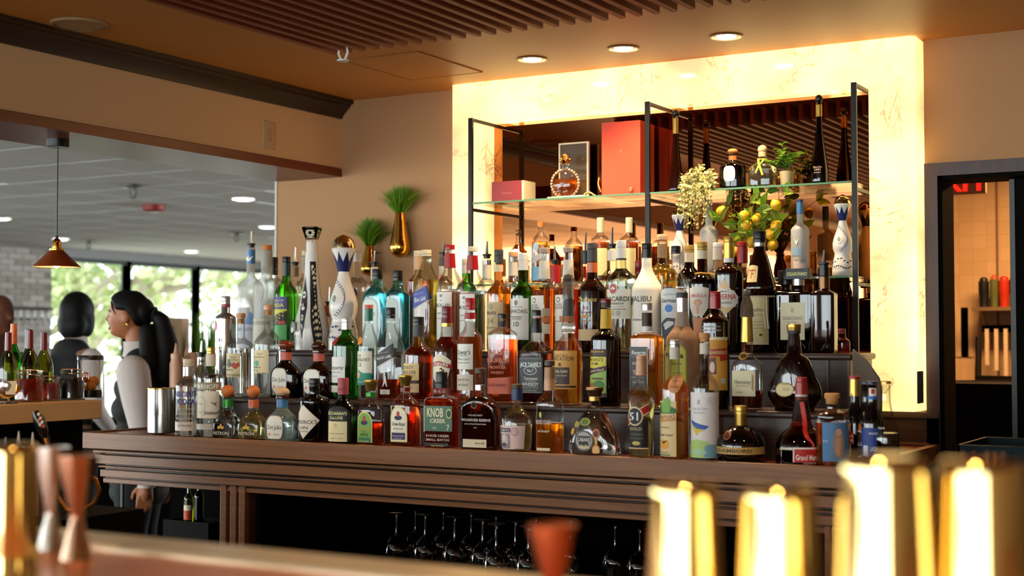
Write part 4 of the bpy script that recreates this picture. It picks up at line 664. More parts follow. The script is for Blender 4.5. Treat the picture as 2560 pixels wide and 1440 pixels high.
B('black vermouth bottle with red cap and ochre poster label', 1789, 729, '2', 35, 13, 776, 782, 812, g='brown', cap=[('c', 'red', 729, 745, 13.5), ('n', 'red', 745, 772, 13.5)], rot=6, e=1.9,
  L=[('r', -.2, 1.25, 843, 975, '#c98f35'), ('r', -.2, 1.25, 843, 850, '#dccba0'), ('p', [(-.2, 874), (1.25, 870), (1.25, 900), (.6, 903), (.6, 890), (-.2, 892)], '#a82c1c'), ('t', 'BARBERO', .52, 881, 9, '#e0c890', 1.3, 0, .02), ('p', [(-.15, 895), (.3, 893), (.35, 935), (-.15, 935)], '#6a3a30'), ('e', .05, 918, .18, 14, '#d3b8a0'), ('r', .65, 1.0, 945, 958, '#b9b4ac'), ('t', 'VERMOUTH AMARO', -.1, 826, 5, '#9c9890', 1.6), ('t', 'VERMOUTH', -.1, 817, 5, '#9c9890', 1.4)])
B('cognac bottle with gold neck foil, grey cover and cream label', 1868, 790, '2', 44, 14.5, 855, 882, 918, l='dark', ly=976, cap=[('n', 'gold', 793, 855, 13, 15.5), ('k', 'smoke', 722, 793, 9, 17)], q=.6, n=2.6, rot=0, e=1.05,
  L=[('r', -.85, .72, 926, 990, '#cfc398'), ('r', -.80, .67, 929, 987, '#d3c9a2'), ('t', 'Hennessy', -.1, 954, 11, '#3a382c', 1.1, .05, .01), ('t', 'VERY SPECIAL', -.1, 964, 4, '#8a8464', .9), ('p', [(.52, 932), (.62, 940), (.6, 978), (.5, 970)], '#a8763c'), ('t', 'COGNAC', -.3, 980, 4, '#6a6448', .5), ('e', -.1, 890, .32, 9, '#b98a3c'), ('e', -.1, 890, .25, 6, '#5a3818')])
B('curvy black cognac decanter with metal stopper and round gold label', 1986, 810, '2', 68, 14.5, 834, 880, 960, g='brown', cap=[('k', 'gstop', 810, 826, 18, 17), ('k', 'grey', 824, 834, 17, 16)], q=.55, rot=-2, prof=[(834, 14), (860, 16), (884, 18), (892, 30), (902, 38), (920, 44), (940, 52), (960, 62), (975, 67), (990, 67), (1005, 61), (1018, 50), (1027, 44)],
  L=[('e', -.18, 973, .36, 18, '#b9a06a'), ('e', -.18, 973, .32, 15, '#dcc795'), ('t', 'X.O', -.1, 972, 8, '#8a6a30', .25)])
# ---------------------------------------------------------------- upper step, front line
B('frosted vodka bottle with blue neck sleeve and tall steel pourer', 625, 612, '3', 33, 10.5, 620, 690, 722, g='frost', l='water', ly=770, cap=[('P', 578, 618, 9.5), ('n', 'blue', 625, 660, 10.6)], e=1.4,
  L=[('r', -.8, 1.1, 812, 880, '#b9b8c0'), ('p', [(0, 812), (.5, 780), (.9, 792), (1.0, 812)], '#6f8fb8'), ('t', 'GREY GOOSE', .1, 824, 8, '#4a5468', 1.7), ('p', [(-.35, 642), (-.12, 646), (.0, 636), (.02, 648), (.35, 640), (.1, 654), (-.2, 652)], W), ('p', [(-.5, 740), (-.3, 752), (-.1, 738), (-.3, 762)], W)])
B('frosted vodka bottle with pale wooden cap and etched birch trees', 665, 613, '3', 33, 14, 626, 692, 716, g='frost', l='water', ly=760, cap=[('c', 'ocork', 613, 625, 13), ('n', 'paper', 628, 668, 13.5)],
  L=[('r', -1.0, .9, 798, 880, '#b9b2a0'), ('t', 'BELVEDERE', -.1, 808, 8, '#6a6448', 1.7)]+[('p', [(a, 760), (a+.03, 760), (a+.07+.1*i_, 724), (a+.04+.1*i_, 724)], '#d8d4c8') for i_, a in enumerate((-.8, -.55, -.3, -.05, .2, .45))])
B('lime green mezcal bottle with purple and yellow art label', 714, 642, '3', 28, 10.5, 660, 700, 736, g='lime', l='green', ly=800, cap=[('c', 'blk', 642, 662, 10.5), ('n', 'dgreen', 660, 690, 10.6)], rot=0, e=1.15,
  L=[('r', -1.15, .75, 743, 775, '#4a3f7a'), ('r', -1.15, .75, 774, 800, '#c9c02c'), ('t', 'DEL MAGUEY', -.1, 752, 4.5, '#c9c0a0', 1.2), ('t', 'VIDA', -.15, 764, 9, '#d8cf2a', 1.3, 0, .03), ('p', [(-1.1, 812), (-.5, 790), (.2, 782), (.75, 778), (.75, 812), (-1.1, 830)], '#2a2416'), ('r', .0, .6, 803, 811, '#c0392b'), ('p', [(-1.15, 825), (-.6, 814), (.75, 812), (.75, 850), (-1.15, 850)], '#4fa050')]+[('e', -.7+.28*i_, 806-6*i_+8*j_, .07, 2, '#c9b23a') for i_ in range(5) for j_ in range(2)])
def clase(label, cx, yt, row, k, dark=False, sc=1.):
    """ceramic decanter: silver-gold ball stopper over a pleated crown, waisted painted body"""
    Y = lambda d: yt+d*sc
    w = lambda x: x*sc*k
    P_ = [(Y(58), w(15)), (Y(66), w(19)), (Y(80), w(17)), (Y(92), w(13)), (Y(100), w(14)), (Y(120), w(19)), (Y(140), w(26)), (Y(158), w(32)), (Y(175), w(36)), (Y(195), w(35)), (Y(212), w(29)), (Y(222), w(30)), (Y(240), w(34)), (Y(270), w(38)), (Y(300), w(39))]
    navy = '#23285a'
    Lb = [('e', -.25, Y(162), .26, 14*sc, '#e6dccb'), ('e', -.25, Y(162), .16, 9*sc, '#8a8878')]
    lf = lambda a_, y_, an, ln=.13: Lb.append(('p', [(a_, Y(y_)), (a_+math.cos(an-.5)*ln*.55, Y(y_-math.sin(an-.5)*ln*22)), (a_+math.cos(an)*ln, Y(y_-math.sin(an)*ln*42)), (a_+math.cos(an+.5)*ln*.55, Y(y_-math.sin(an+.5)*ln*22))], navy))
    for i in range(17):
        u = i/16; a_ = -.45+.95*math.sin(u*2.7); y_ = 112+90*u; an = 1.9+u*2.2
        lf(a_, y_, an-.9); lf(a_, y_, an+.9)
    for i in range(9): Lb.append(('e', -.9+.22*i, Y(238+8*math.sin(i*1.3)), .07, 2.6*sc, navy))
    for i in range(8): Lb.append(('e', -.5+.16*i, Y(262-5*math.sin(i*.9)), .06, 2.6*sc, navy))
    t = B(label, cx, yt, row, w(39), w(13), Y(50), Y(92), Y(180), g='white', prof=P_, L=Lb, name='ceramic_decanter')
    s = depth(t.location)/FPX; r = w(30)*s; zt_ = onY(cx, yt, t.location[1])[2]-t.location[2]; z = lambda d: zt_-d*sc*s
    m = M().lathe([(z(92), w(13)*s), (z(80), w(17)*s+.001), (z(66), w(21)*s), (z(52), w(26)*s), (z(40), w(30)*s), (z(37), w(31)*s), (z(35), w(29)*s)], 28, cap0=False, cap1=False); m.obj('crown_collar', GL['white'], t)
    m = M()
    for i in range(8):
        a0 = 2*math.pi*i/8; ps = []
        rr_ = lambda d: float(np.interp(d, [40, 52, 66, 80, 92], [30, 26, 21, 17.3, 13.5]))*sc*k*s+.0009
        for d in (88, 76, 66): ps.append((rr_(d), d))
        vs = []
        for da, d in ((-.39, 90), (.39, 90), (.39, 70), (0, 44), (-.39, 70)): vs.append((rr_(d)*math.sin(a0+da), -rr_(d)*math.cos(a0+da), z(d)))
        b0 = (rr_(76)*math.sin(a0), -rr_(76)*math.cos(a0), z(76)); m.add([b0]+vs, [(0, 1, 2), (0, 2, 3), (0, 3, 4), (0, 4, 5), (0, 5, 1)])
    m.lathe([(z(94), rr_(92)+.0003), (z(82), rr_(82)+.0004), (z(72), rr_(72)+.0005)], 28, cap0=False, cap1=False); m.obj('blue_zigzag', colm(navy, .3), t)
    M().lathe([(z(36), w(29)*s), (z(30), w(29)*s), (z(16), w(25)*s), (z(7), w(17)*s), (z(0), w(1)*s)], 28).obj('stopper', pm('mirror_gold_ball', '#e0c89a', .08, metal=1), t)
    return t
clase('white ceramic decanter with gold dome and blue crown on the step', 858, 586, '3', 1., sc=1.)
# black and white sculpted decanter
t = B('white three-lobed tequila decanter printed with black folk skulls', 778, 598, '3', 43, 13, 604, 650, 800, g='white', rot=22, name='ceramic_decanter', prof=[(602, 13), (612, 14.5), (625, 14), (640, 17), (665, 17), (690, 18.5), (715, 21), (740, 25), (765, 31), (790, 38), (815, 43), (835, 44), (855, 42), (880, 37)],
  L=[('p', [(.0, 655), (.35, 655), (.40, 700), (.55, 760), (.95, 830), (.95, 872), (.45, 870), (.2, 800), (.05, 720)], '#1c1a18'), ('p', [(-.30, 690), (-.10, 735), (-.05, 770), (-.16, 815), (-.30, 850), (-.42, 810), (-.52, 770), (-.45, 735)], '#26262c'),
     ('e', -.30, 738, .13, 9, '#d8d2c4'), ('e', -.35, 738, .035, 3, '#26262c'), ('e', -.25, 738, .035, 3, '#26262c'), ('e', -.3, 772, .12, 5, '#d8d2c4'), ('e', -.3, 795, .08, 8, '#d8d2c4'), ('e', -.3, 795, .04, 4, '#26262c')]+[('e', .15+.05*i_, 668+14*i_, .07, 4.5, '#d3c4a8') for i_ in range(4)]+[('e', .42+.06*i_, 770+17*i_, .10, 5, '#c9b48e') for i_ in range(6)]+[('e', .19+.035*i_+.07*sx_, 675+11*i_, .022, 3, '#d3c4a8') for i_ in range(9) for sx_ in (-1, 1)]+[('e', .42+.055*i_+.14*sx_, 778+15*i_, .03, 4, '#c9b48e') for i_ in range(6) for sx_ in (-1, 1)]+[('p', [(-.30+.10*c_, 758), (-.26+.10*c_, 766), (-.34+.10*c_, 766)], '#d8d2c4') for c_ in (-1, 0, 1)]+[('e', -.3+.06*c_, 810+abs(c_)*4, .018, 6, '#d8d2c4') for c_ in (-2, -1, 1, 2)]+
    [('e', -.86, 818, .26, 14, '#85827c'), ('e', -.86, 826, .13, 7, '#e2ded6'), ('t', 'AY AY AY!', -.82, 842, 9, '#2a2828', .6, 0, .01), ('t', 'TEQUILA', -.82, 855, 7, '#2a2828', .42, 0, .02), ('r', -1.05, -.6, 848, 849, '#2a2828'), ('r', -1.05, -.6, 862, 863, '#2a2828')])
s = depth(t.location)/FPX; zt_ = onY(778, 598, t.location[1])[2]-t.location[2]
hat = M().lathe([(zt_-.001, 18*s), (zt_+30*s-.004, 29*s), (zt_+30*s, 27*s), (zt_+32*s, 2*s)], 4).obj('square_stopper', GL['black'], t)
hp = M()
for j in range(4):
    a = math.pi/2*j
    n_ = Matrix.Rotation(a, 3, 'Z'); FP = lambda u, v_: n_ @ Vector((u, -((18+11*(15+v_/s)/30)*s*.7071+.0009), zt_+15*s+v_))
    for k_ in range(14):
        b = 2*math.pi*k_/14; cb, sb_ = math.cos(b), math.sin(b); r0_, r1_, w_ = 4*s, 11*s, 1.5*s
        hp.add([FP(r0_*cb-w_*.4*sb_, r0_*sb_+w_*.4*cb), FP(r1_*cb-w_*sb_, r1_*sb_+w_*cb), FP((r1_+1.5*s)*cb, (r1_+1.5*s)*sb_), FP(r1_*cb+w_*sb_, r1_*sb_-w_*cb), FP(r0_*cb+w_*.4*sb_, r0_*sb_-w_*.4*cb)], [(0, 1, 2, 3, 4)])
    for k_ in (-1, 1): hp.add([FP(-11*s, k_*13*s), FP(11*s, k_*13*s), FP(11*s, k_*12*s), FP(-11*s, k_*12*s)], [(0, 1, 2, 3)])
hp.obj('white_rosette', colm('#d3c4a8'), t)
fc = M()
for a in (-.35, .35): fc.lathe([(zt_-8*s, .0005), (zt_-6.5*s, .0022), (zt_-5*s, .0005)], 8, o=(a*.02, -13.8*s, 0))
fc.obj('painted_face', colm(INK), t)
bs = dict(g='aqua', l='blue', q=.62, n=4, e=.9)
B('pale blue gin bottle with steel pourer, left one of the pair', 943, 672, '3', 42, 13, 698, 706, 742, ly=720, cap=[('c', 'blk', 673, 698, 13.5)], rot=-4, L=[('a', -.85, .5, 745, 870, 22, '#aeb8b0'), ('a', -.8, .45, 749, 870, 20, '#c9d2c8'), ('t', 'BOMBAY', -.15, 765, 6, '#3a5a5c', .7), ('t', 'SAPPHIRE', -.15, 785, 7, '#3a5a5c', .9), ('e', -.15, 800, .2, 9, '#8aa8a0')], **bs)
B('pale blue gin bottle with plain black cap, right one of the pair', 994, 676, '3', 34, 12.5, 702, 710, 742, ly=725, cap=[('c', 'blk', 676, 702, 13)], rot=-4, L=[('a', -.85, .5, 745, 870, 22, '#aeb8b0'), ('t', 'SAPPHIRE', -.15, 785, 7, '#3a5a5c', .9)], **bs)
B('whisky bottle with tan foil neck half hidden behind the blue label', 1045, 627, '4', 27, 11.5, 675, 684, 705, l='red', ly=700, cap=[('n', 'tan', 640, 675, 11.5), ('c', 'cream', 627, 641, 11.5)], L=[('r', -1.2, .9, 742, 870, '#b9b4ac'), ('t', 'WHISKY', -.2, 755, 5, INK, 1.0), ('t', 'SINGLE CASK', -.2, 790, 4, '#6a6660', 1.2)])
B('square greenish whisky bottle with slanting blue label and tied tag', 1065, 625, '3', 36, 12.5, 640, 650, 704, g='pale', l='gold', ly=700, cap=[('c', 'cream', 625, 641, 13)], q=.9, n=5, rot=4, e=.85,
  L=[('p', [(-.97, 736), (.6, 714), (.97, 748), (-.97, 777)], '#3a4a94'), ('p', [(-.97, 776), (.97, 747), (.97, 749), (-.97, 779)], '#d3c9b0'), ('p', [(.45, 716), (.6, 714), (.97, 748), (.7, 752)], '#1f2450'), ('t', 'Blue Label', -.1, 748, 12, '#d8d4e0', 1.1, 0, .02, .2), ('t', 'JOHNNIE WALKER', -.2, 735, 3.5, '#a8aed0', .9, 0, 0, .2), ('e', .02, 704, .12, 6, '#a88a4c'), ('e', .02, 704, .05, 3, '#4a3a20')])
def mac(label, cx, yt, num, capm, rot=0, row='3'):
    return B(label, cx, yt, row, 32, 12.5, yt+13, yt+62, yt+108, l='water', ly=yt+112, cap=[('c', capm, yt, yt+12, 12.5), ('n', 'red', yt+22, yt+58, 12.8, 15)], rot=rot, prof=[(yt+13, 12), (yt+30, 12.5), (yt+58, 15), (yt+66, 16), (yt+78, 24), (yt+92, 30), (yt+106, 32), (yt+270, 32)],
      L=[('r', -1.1, .75, yt+117, yt+240, '#8a2c2c'), ('r', -1.07, .72, yt+119, yt+238, '#dcd0c4'), ('p', [(-.9, yt+75), (-.2, yt+75), (-.55, yt+94)], '#c0503a'), ('t', num, -.55, yt+81, 5, '#e0c8b0', .2), ('t', 'MACALLAN', -.17, yt+152, 9, '#4a3a34', 1.5), ('t', 'THE', -.17, yt+140, 4, '#4a3a34', .2), ('r', -.3, -.05, yt+125, yt+132, '#8a7a70'), ('t', 'SHERRY OAK', -.17, yt+172, 4, '#7a6a60', .8), ('t', 'HIGHLAND SINGLE MALT', -.17, yt+185, 3, '#7a6a60', 1.1)])
mac('clear whisky bottle with red cap and red neck, number 15 tag', 1124, 612, '15', 'red'); mac('clear whisky bottle with tan cap over a red neck, number 12 tag', 1181, 617, '12', 'cream')
B('amber whisky bottle with grey cap, buff label and oval neck seal', 1247, 624, '3', 30, 12, 658, 706, 736, l='orange', ly=700, cap=[('c', 'grey', 624, 648, 11.5), ('n', 'grey', 648, 660, 11.5)], rot=0, e=1.3,
  L=[('r', -1.1, .9, 756, 875, '#bfa87a'), ('r', -.9, .6, 663, 680, '#cdb78c'), ('e', -.25, 668, .28, 13, '#cdb78c'), ('t', 'OBAN', -.25, 783, 9, '#5a4a34', 1.1), ('t', '14', -.25, 803, 14, '#8a7450', .5), ('e', -.25, 768, .25, 8, '#a08a60'), ('t', 'WEST HIGHLAND', -.25, 820, 4, '#6a5a40', 1.2)])
B('green whisky bottle with white cap and white number 10 label', 1308, 633, '3', 31, 12.5, 672, 706, 740, g='lime', l='olive', ly=716, cap=[('c', 'white', 633, 662, 11.5), ('n', 'white', 662, 676, 11.5, 13)], rot=0, e=1.3,
  L=[('r', -1.15, .95, 747, 850, '#d6d0c4'), ('t', 'LAPHROAIG', -.1, 779, 10, INK, 1.9, 0, .012), ('t', '10', -.15, 811, 12, INK, .5), ('e', -.1, 758, .16, 7, '#77726a'), ('t', 'ISLAY SINGLE MALT', -.1, 793, 3.4, INK, 1.1), ('t', 'SCOTCH WHISKY', -.1, 798, 3.2, INK, .9), ('r', -.7, .5, 768, 769, '#55504a')])
def basil(label, cx, yt, row='3'):
    return B(label, cx, yt, row, 33, 12, yt+14, yt+76, yt+108, l='whisky', ly=yt+106, cap=[('c', 'taupe', yt, yt+13, 13.5, 12), ('n', 'paper', yt+32, yt+78, 12.3, 14.5)], rot=0, prof=[(yt+13, 11.5), (yt+30, 12), (yt+60, 13.5), (yt+78, 14.5), (yt+90, 22), (yt+100, 30), (yt+110, 33), (yt+270, 33)],
      L=[('r', -1.15, .45, yt+120, yt+235, '#d8cdbc'), ('t', 'BASIL', -.35, yt+144, 7, '#5a5048', .75), ('t', 'HAYDEN', -.35, yt+152, 7, '#5a5048', .95), ('e', -.35, yt+132, .17, 7, '#6a625a'), ('e', -.35, yt+132, .10, 4, '#d8cdbc'), ('r', .35, .95, yt+152, yt+172, '#a88a70'), ('r', -.2, .95, yt+173, yt+188, '#b9683c'), ('r', .2, .9, yt+190, yt+215, '#c9b8a0'), ('r', -1.0, -.2, yt+185, yt+187, '#8a8078')])
basil('bourbon bottle with taupe cap and white belted label, left twin', 1361, 620); basil('bourbon bottle with taupe cap and white belted label, right twin behind the tan cover', 1421, 618)
B('dark rum bottle with black cap and gold script lettering', 1481, 608, '3', 35, 13, 655, 690, 730, g='brown', cap=[('c', 'grey', 608, 632, 13), ('n', 'grey', 632, 656, 12.5), ('n', 'orange', 657, 682, 13)], rot=2, e=1.15,
  L=[('r', -1.1, .9, 824, 852, '#c9a97a'), ('t', 'Zacapa', -.1, 749, 12, '#c9a24a', 1.7, .3, .02), ('t', '23', -.1, 771, 8, '#b03a2c', .5), ('t', 'CENTENARIO', -.1, 782, 4, '#a03a2c', 1.1), ('e', -.1, 792, .3, 5, '#b98a50'), ('t', 'SOLERA', -.1, 803, 4, '#b98a50', .9), ('e', -.1, 816, .05, 5, '#b03a2c')])
B('clear green-tinted white rum bottle with red bat roundel and white cap', 1554, 602, '3', 37, 12.5, 638, 668, 706, l='water', g='pale', ly=672, cap=[('c', 'white', 602, 628, 12.5), ('n', 'white', 628, 650, 12.5), ('n', 'grey', 646, 650, 12.8)], rot=2, q=.7, e=1.25,
  L=[('r', -1.0, .95, 724, 798, '#cdc8b4'), ('e', -.3, 723, .33, 14, '#b9b4a4'), ('e', -.3, 723, .28, 12, '#b03a38'), ('p', [(-.5, 722), (-.3, 717), (-.1, 722), (-.2, 726), (-.3, 723), (-.4, 726)], '#c9c4b4'), ('t', 'BACARDI', -.05, 748, 12, '#2f2c28', 1.7, 0, .02), ('t', 'SUPERIOR', -.05, 760, 5, '#4a463e', 1.0), ('r', -.6, .5, 767, 768, '#77726a'), ('e', -.35, 784, .14, 7, '#a8a494'), ('e', .05, 784, .14, 7, '#a8a494'), ('t', 'PUERTO RICAN RUM', -.05, 774, 3, '#4a463e', 1.2)])
B('matt white coconut rum bottle with black cap and palm tree print', 1618, 608, '3', 41, 12.5, 645, 662, 728, g='whitem', cap=[('c', 'blk', 608, 628, 12.5), ('n', 'blk', 628, 645, 12.5)], rot=2, e=.85,
  L=[('t', 'MALIBU', -.1, 748, 14, '#4a463f', 1.5, 0, .01), ('e', -.7, 757, .12, 7, '#3f5a34'), ('p', [(-.72, 765), (-.66, 765), (-.63, 790), (-.7, 790)], '#c9a030'), ('t', 'CARIBBEAN RUM', 0, 800, 5, '#6a6458', 1.3)])
B('clear cachaca bottle with black cap and round blue dot label', 1691, 615, '3', 37, 12, 634, 672, 716, l='water', ly=722, cap=[('c', 'blk', 615, 634, 12)], rot=2, e=1.2,
  L=[('a', -1.1, 1.0, 722, 860, 12, '#b9bcb8'), ('t', 'CACHACA', -.1, 737, 5, '#7a7e80', 1.2), ('t', 'Germana', -.1, 752, 10, '#3a3a3c', 1.5, 0, .03), ('e', -.15, 772, .36, 12, '#d8dcdc'), ('e', -.15, 772, .31, 10, '#3f74b8'), ('p', [(-.9, 810), (-.3, 795), (.4, 797), (.5, 850), (-.5, 862)], '#2c3444'), ('p', [(-.6, 812), (-.2, 803), (.2, 805), (.2, 812), (-.4, 826)], '#b9bcb8')])
am = B('brown cream-liqueur bottle with gold cap and elephant label', 1757, 604, '3', 33, 12.5, 648, 680, 712, g='damber', l='dark', ly=690, cap=[('c', 'mgold', 604, 625, 13), ('n', 'cream', 626, 648, 12.5)], rot=2, e=1.5,
  L=[('p', [(-.85, 722), (0, 716), (.85, 722), (.8, 770), (.35, 792), (-.35, 792), (-.8, 770)], '#c9c2b4'), ('t', 'AMARULA', 0, 740, 9, '#b04a48', 1.35), ('e', 0, 757, .34, 8, '#b98f78'), ('p', [(-.15, 755), (.15, 755), (.08, 785), (-.08, 785)], '#c9a080'), ('p', [(-.4, 795), (.5, 795), (.4, 850), (-.3, 850)], '#b98058')])
s = depth(am.location)/FPX; zr = onY(1757, 684, am.location[1])[2]-am.location[2]
M().tube([(17*s*math.cos(a), 17*s*math.sin(a), zr+.001*math.sin(3*a)) for a in np.linspace(0, 2*math.pi, 25)]+[(30*s, -.004, zr-.004), (38*s, -.006, zr-.01)], .0032, 8).obj('gold_cord', pm('gold_cord', '#c98f2a', .7), am)
B('dark amaro bottle with gold neck foil and pale diamond label', 1824, 592, '3', 35, 13, 650, 658, 690, g='brown', cap=[('c', 'gold', 592, 612, 13), ('n', 'gold', 610, 646, 13.2), ('n', 'white', 646, 657, 13)], rot=6, e=1.9,
  L=[('p', [(-.1, 697), (.95, 757), (-.05, 790), (-1.0, 745)], '#c9a878'), ('p', [(-.95, 735), (-.3, 722), (.6, 728), (.97, 745), (.7, 768), (0, 770), (-.95, 755)], '#c9c4b8'), ('t', 'AMARO', -.1, 730, 5, '#3a342c', .7), ('t', 'AVERNA', 0, 743, 13, '#b03a24', 1.5, 0, .03), ('t', 'SICILIANO', -.05, 758, 5, '#3a342c', 1.0)])
fr_ = B('brown monk-shaped liqueur bottle with white cord and cream label', 1901, 578, '3', 41, 14, 618, 630, 760, g='brown', cap=[('c', 'blk', 578, 607, 16.5), ('n', 'silver', 607, 620, 14)], rot=0, prof=[(606, 14), (630, 15), (640, 20), (660, 26), (690, 33), (715, 40), (728, 41), (736, 36), (745, 35), (760, 36), (880, 37)],
  L=[('r', -.75, .85, 742, 862, '#b9a878'), ('t', 'Frangelico', -.1, 775, 10, '#3a342c', 1.4, 0, .01), ('t', 'LIQUEUR', .1, 788, 4, '#6a5f44', .7), ('r', -.6, .6, 805, 806, '#6a5f44'), ('r', -.6, .6, 813, 814, '#6a5f44'), ('r', -.6, .6, 821, 822, '#6a5f44'), ('e', .35, 838, .2, 8, '#cdb460'), ('e', .35, 838, .1, 4, '#5a4a20'), ('a', -.55, .15, 664, 707, 6, '#cdb07a'), ('t', 'F', -.2, 686, 24, '#b03a24', .2, .2), ('r', -.45, .05, 676, 678, '#b03a24')])
s = depth(fr_.location)/FPX; zw = onY(1901, 742, fr_.location[1])[2]-fr_.location[2]
cordm = pm('white_cord', '#c9b89a', .8)
M().tube([(37*s*math.cos(a), 37*s*math.sin(a), zw) for a in np.linspace(0, 2*math.pi, 25)], .003, 8).obj('waist_cord', cordm, fr_)
for dx_ in (.55, .75): M().tube([(37*s*dx_, -37*s*.75, zw), (37*s*(dx_+.02), -37*s*.8, zw-40*s), (37*s*(dx_+.12), -37*s*.75, zw-80*s)], [.0028, .0028, .004], 8).obj('cord_end', cordm, fr_)
B('square ruby almond-liqueur bottle with wide black cap and ivory label', 1998, 700, '3', 56, 13, 714, 726, 742, g='damber', l='red', ly=728, cap=[('n', 'silver', 698, 714, 14)], q=.75, n=9, rot=2, e=3,
  L=[('r', -.72, .52, 757, 850, '#d8cba8'), ('t', 'DISARONNO', -.1, 796, 9, '#5a5444', 1.0, 0, 0), ('e', -.1, 776, .08, 7, '#b9a67c'), ('t', 'ORIGINALE', -.1, 806, 3, '#8a8468', .5), ('t', 'VELVET', -.1, 825, 4, '#8a8468', .5)])
dt = [o for o in COL.objects if o.get('label', '').startswith('square ruby almond')][0]; s = depth(dt.location)/FPX; z0 = onY(1998, 699, dt.location[1])[2]-dt.location[2]; z1 = z0+28*s
box(-30*s, 30*s, -13*s, 13*s, z0, z1).obj('square_cap', pm('flat_black', '#1c1b1a', .45), dt, bev=.0015)
v, f, wd = text_geo('DISARONNO', 0, .02); k_ = 9*s; M().add([(x*50*s/wd, -13*s-.0006, (z0+z1)/2+y*k_) for x, y in v], f).obj('lettering', colm('#d3cf7a'), dt)
tx = M()
for sx in (-1, 1):
    for i in range(60):
        tx.ell((sx*(.055*.74+random.uniform(-.003, .005)), -.0335+random.uniform(-.003, .001), random.uniform(.012, .155)), (random.uniform(.0012, .0025), .001, random.uniform(.0015, .004)), 6, 4)
tx.obj('hammered_edges', GL['damber'], dt)
B('dark brown square liqueur bottle with pourer beside the upright', 2062, 668, '3', 34, 12, 685, 722, 742, g='brown', cap=[('P', 625, 668, 12), ('n', 'blk', 668, 690, 12.5), ('n', 'bron', 692, 722, 13)], q=.9, n=7, rot=2, e=2.2)
# ---------------------------------------------------------------- upper step, second line
def bk(label, cx, yt, hw, nk, yc, yn, ys, **k): return B(label, cx, yt, '4', hw, nk, yc, yn, ys, **k)
bk('clear bottle with black neck sleeve behind the frosted bottles', 684, 643, 24, 9, 660, 690, 712, l='water', ly=760, cap=[('c', 'blk', 643, 688, 9)])
bk('clear bottle with steel pourer and tan neck label behind the lime one', 736, 650, 24, 9.5, 666, 700, 730, l='water', ly=740, cap=[('P', 618, 664, 8.5), ('n', 'tan', 668, 692, 9)])
bk('clear white-capped bottle hidden by the skull decanter', 762, 627, 24, 9.5, 640, 690, 718, l='water', ly=735, cap=[('c', 'cream', 627, 640, 9), ('n', 'paper', 642, 684, 9)])
bk('clear bottle with pourer and orange neck between the decanters', 822, 752, 22, 11, 765, 790, 812, l='water', ly=820, cap=[('P', 718, 763, 9), ('n', 'orange', 764, 792, 11)])
bk('clear wide bottle with blue printed flower right of the gold dome decanter', 892, 640, 34, 11, 655, 690, 720, l='water', ly=730, cap=[('c', 'white', 632, 655, 10)], L=[('e', .3, 735, .16, 12, '#34407c')])
bk('clear bottle with steel pourer behind the left blue gin bottle', 935, 660, 22, 9, 668, 700, 720, l='water', ly=760, cap=[('P', 627, 664, 9), ('n', 'paper', 668, 700, 9)])
bk('whisky bottle with grey neck and steel pourer left of the red necks', 1108, 636, 26, 10, 645, 690, 715, l='whisky', ly=730, cap=[('P', 603, 640, 9.5), ('n', 'grey', 644, 666, 10), ('n', 'paper', 666, 690, 10.5)])
bk('green bottle with cream cap between the red-necked whiskies', 1165, 647, 26, 10.5, 660, 700, 728, g='lime', l='green', ly=705, cap=[('c', 'cream', 647, 660, 10.5), ('n', 'paper', 661, 684, 10.5)])
bk('clear bottle with steel pourer and lined neck label', 1217, 636, 26, 11, 652, 695, 720, l='water', ly=735, cap=[('P', 603, 645, 9.5), ('n', 'steel', 650, 662, 10.5), ('n', 'paper', 663, 700, 11)])
bk('clear bottle with rose-tan cap between buff and white labels', 1283, 630, 27, 11.5, 642, 690, 718, l='water', ly=735, cap=[('c', 'peach', 630, 642, 12), ('n', 'silver', 643, 655, 11), ('n', 'paper', 656, 690, 11.5)])
bk('bottle with bright red wax neck and steel pourer', 1387, 655, 27, 12, 664, 700, 725, l='red', ly=720, cap=[('P', 616, 660, 9), ('n', 'red', 664, 708, 12.5, 14)])
bk('bottle with black neck and tall steel pourer left of the dark rum', 1464, 621, 28, 10.5, 640, 690, 718, l='whisky', ly=735, cap=[('P', 581, 637, 9.5), ('n', 'blk', 628, 660, 10.5)])
bk('white rum bottle with steel pourer behind the bat roundel', 1531, 608, 32, 11.5, 622, 670, 706, l='water', g='pale', ly=712, cap=[('P', 568, 620, 10), ('n', 'white', 625, 652, 11.5)])
bk('clear bottle with maroon cap behind the matt white bottle', 1597, 652, 26, 9, 668, 700, 725, l='water', ly=735, cap=[('c', 'dred', 652, 685, 8.5)])
bk('clear faceted bottle with pale cork stopper behind the white bottle', 1657, 586, 36, 13, 600, 655, 690, l='gold', ly=672, cap=[('c', 'wood', 586, 600, 13.5), ('n', 'wood', 610, 645, 12.5)])
bk('brown bottle with yellow-gold cap behind the blue dot label', 1725, 613, 30, 12, 634, 665, 700, g='damber', l='dark', ly=670, cap=[('c', 'mgold', 613, 632, 12.5), ('n', 'cream', 632, 656, 12)])
bk('clear bottle with white screw cap left of the gold-foiled neck', 1796, 607, 30, 12, 625, 665, 700, l='water', ly=700, cap=[('c', 'white', 607, 625, 12), ('n', 'paper', 625, 650, 12)])
bk('clear bottle with bright red cap behind the amaro bottle', 1858, 605, 28, 13, 622, 668, 700, l='pale', ly=700, cap=[('c', 'red', 605, 622, 13), ('n', 'red', 622, 658, 13)])
bk('dark bottle with pourer stopper behind the black square cap', 1966, 690, 34, 12, 712, 724, 740, g='brown', q=.8, n=7, e=3, cap=[('c', 'blk', 676, 712, 20)])
bk('small pink glass bottle at the right end of the step', 2106, 822, 20, 10, 835, 842, 858, g='pink', l='redjar', ly=862, cap=[('c', 'pink', 822, 835, 9)])
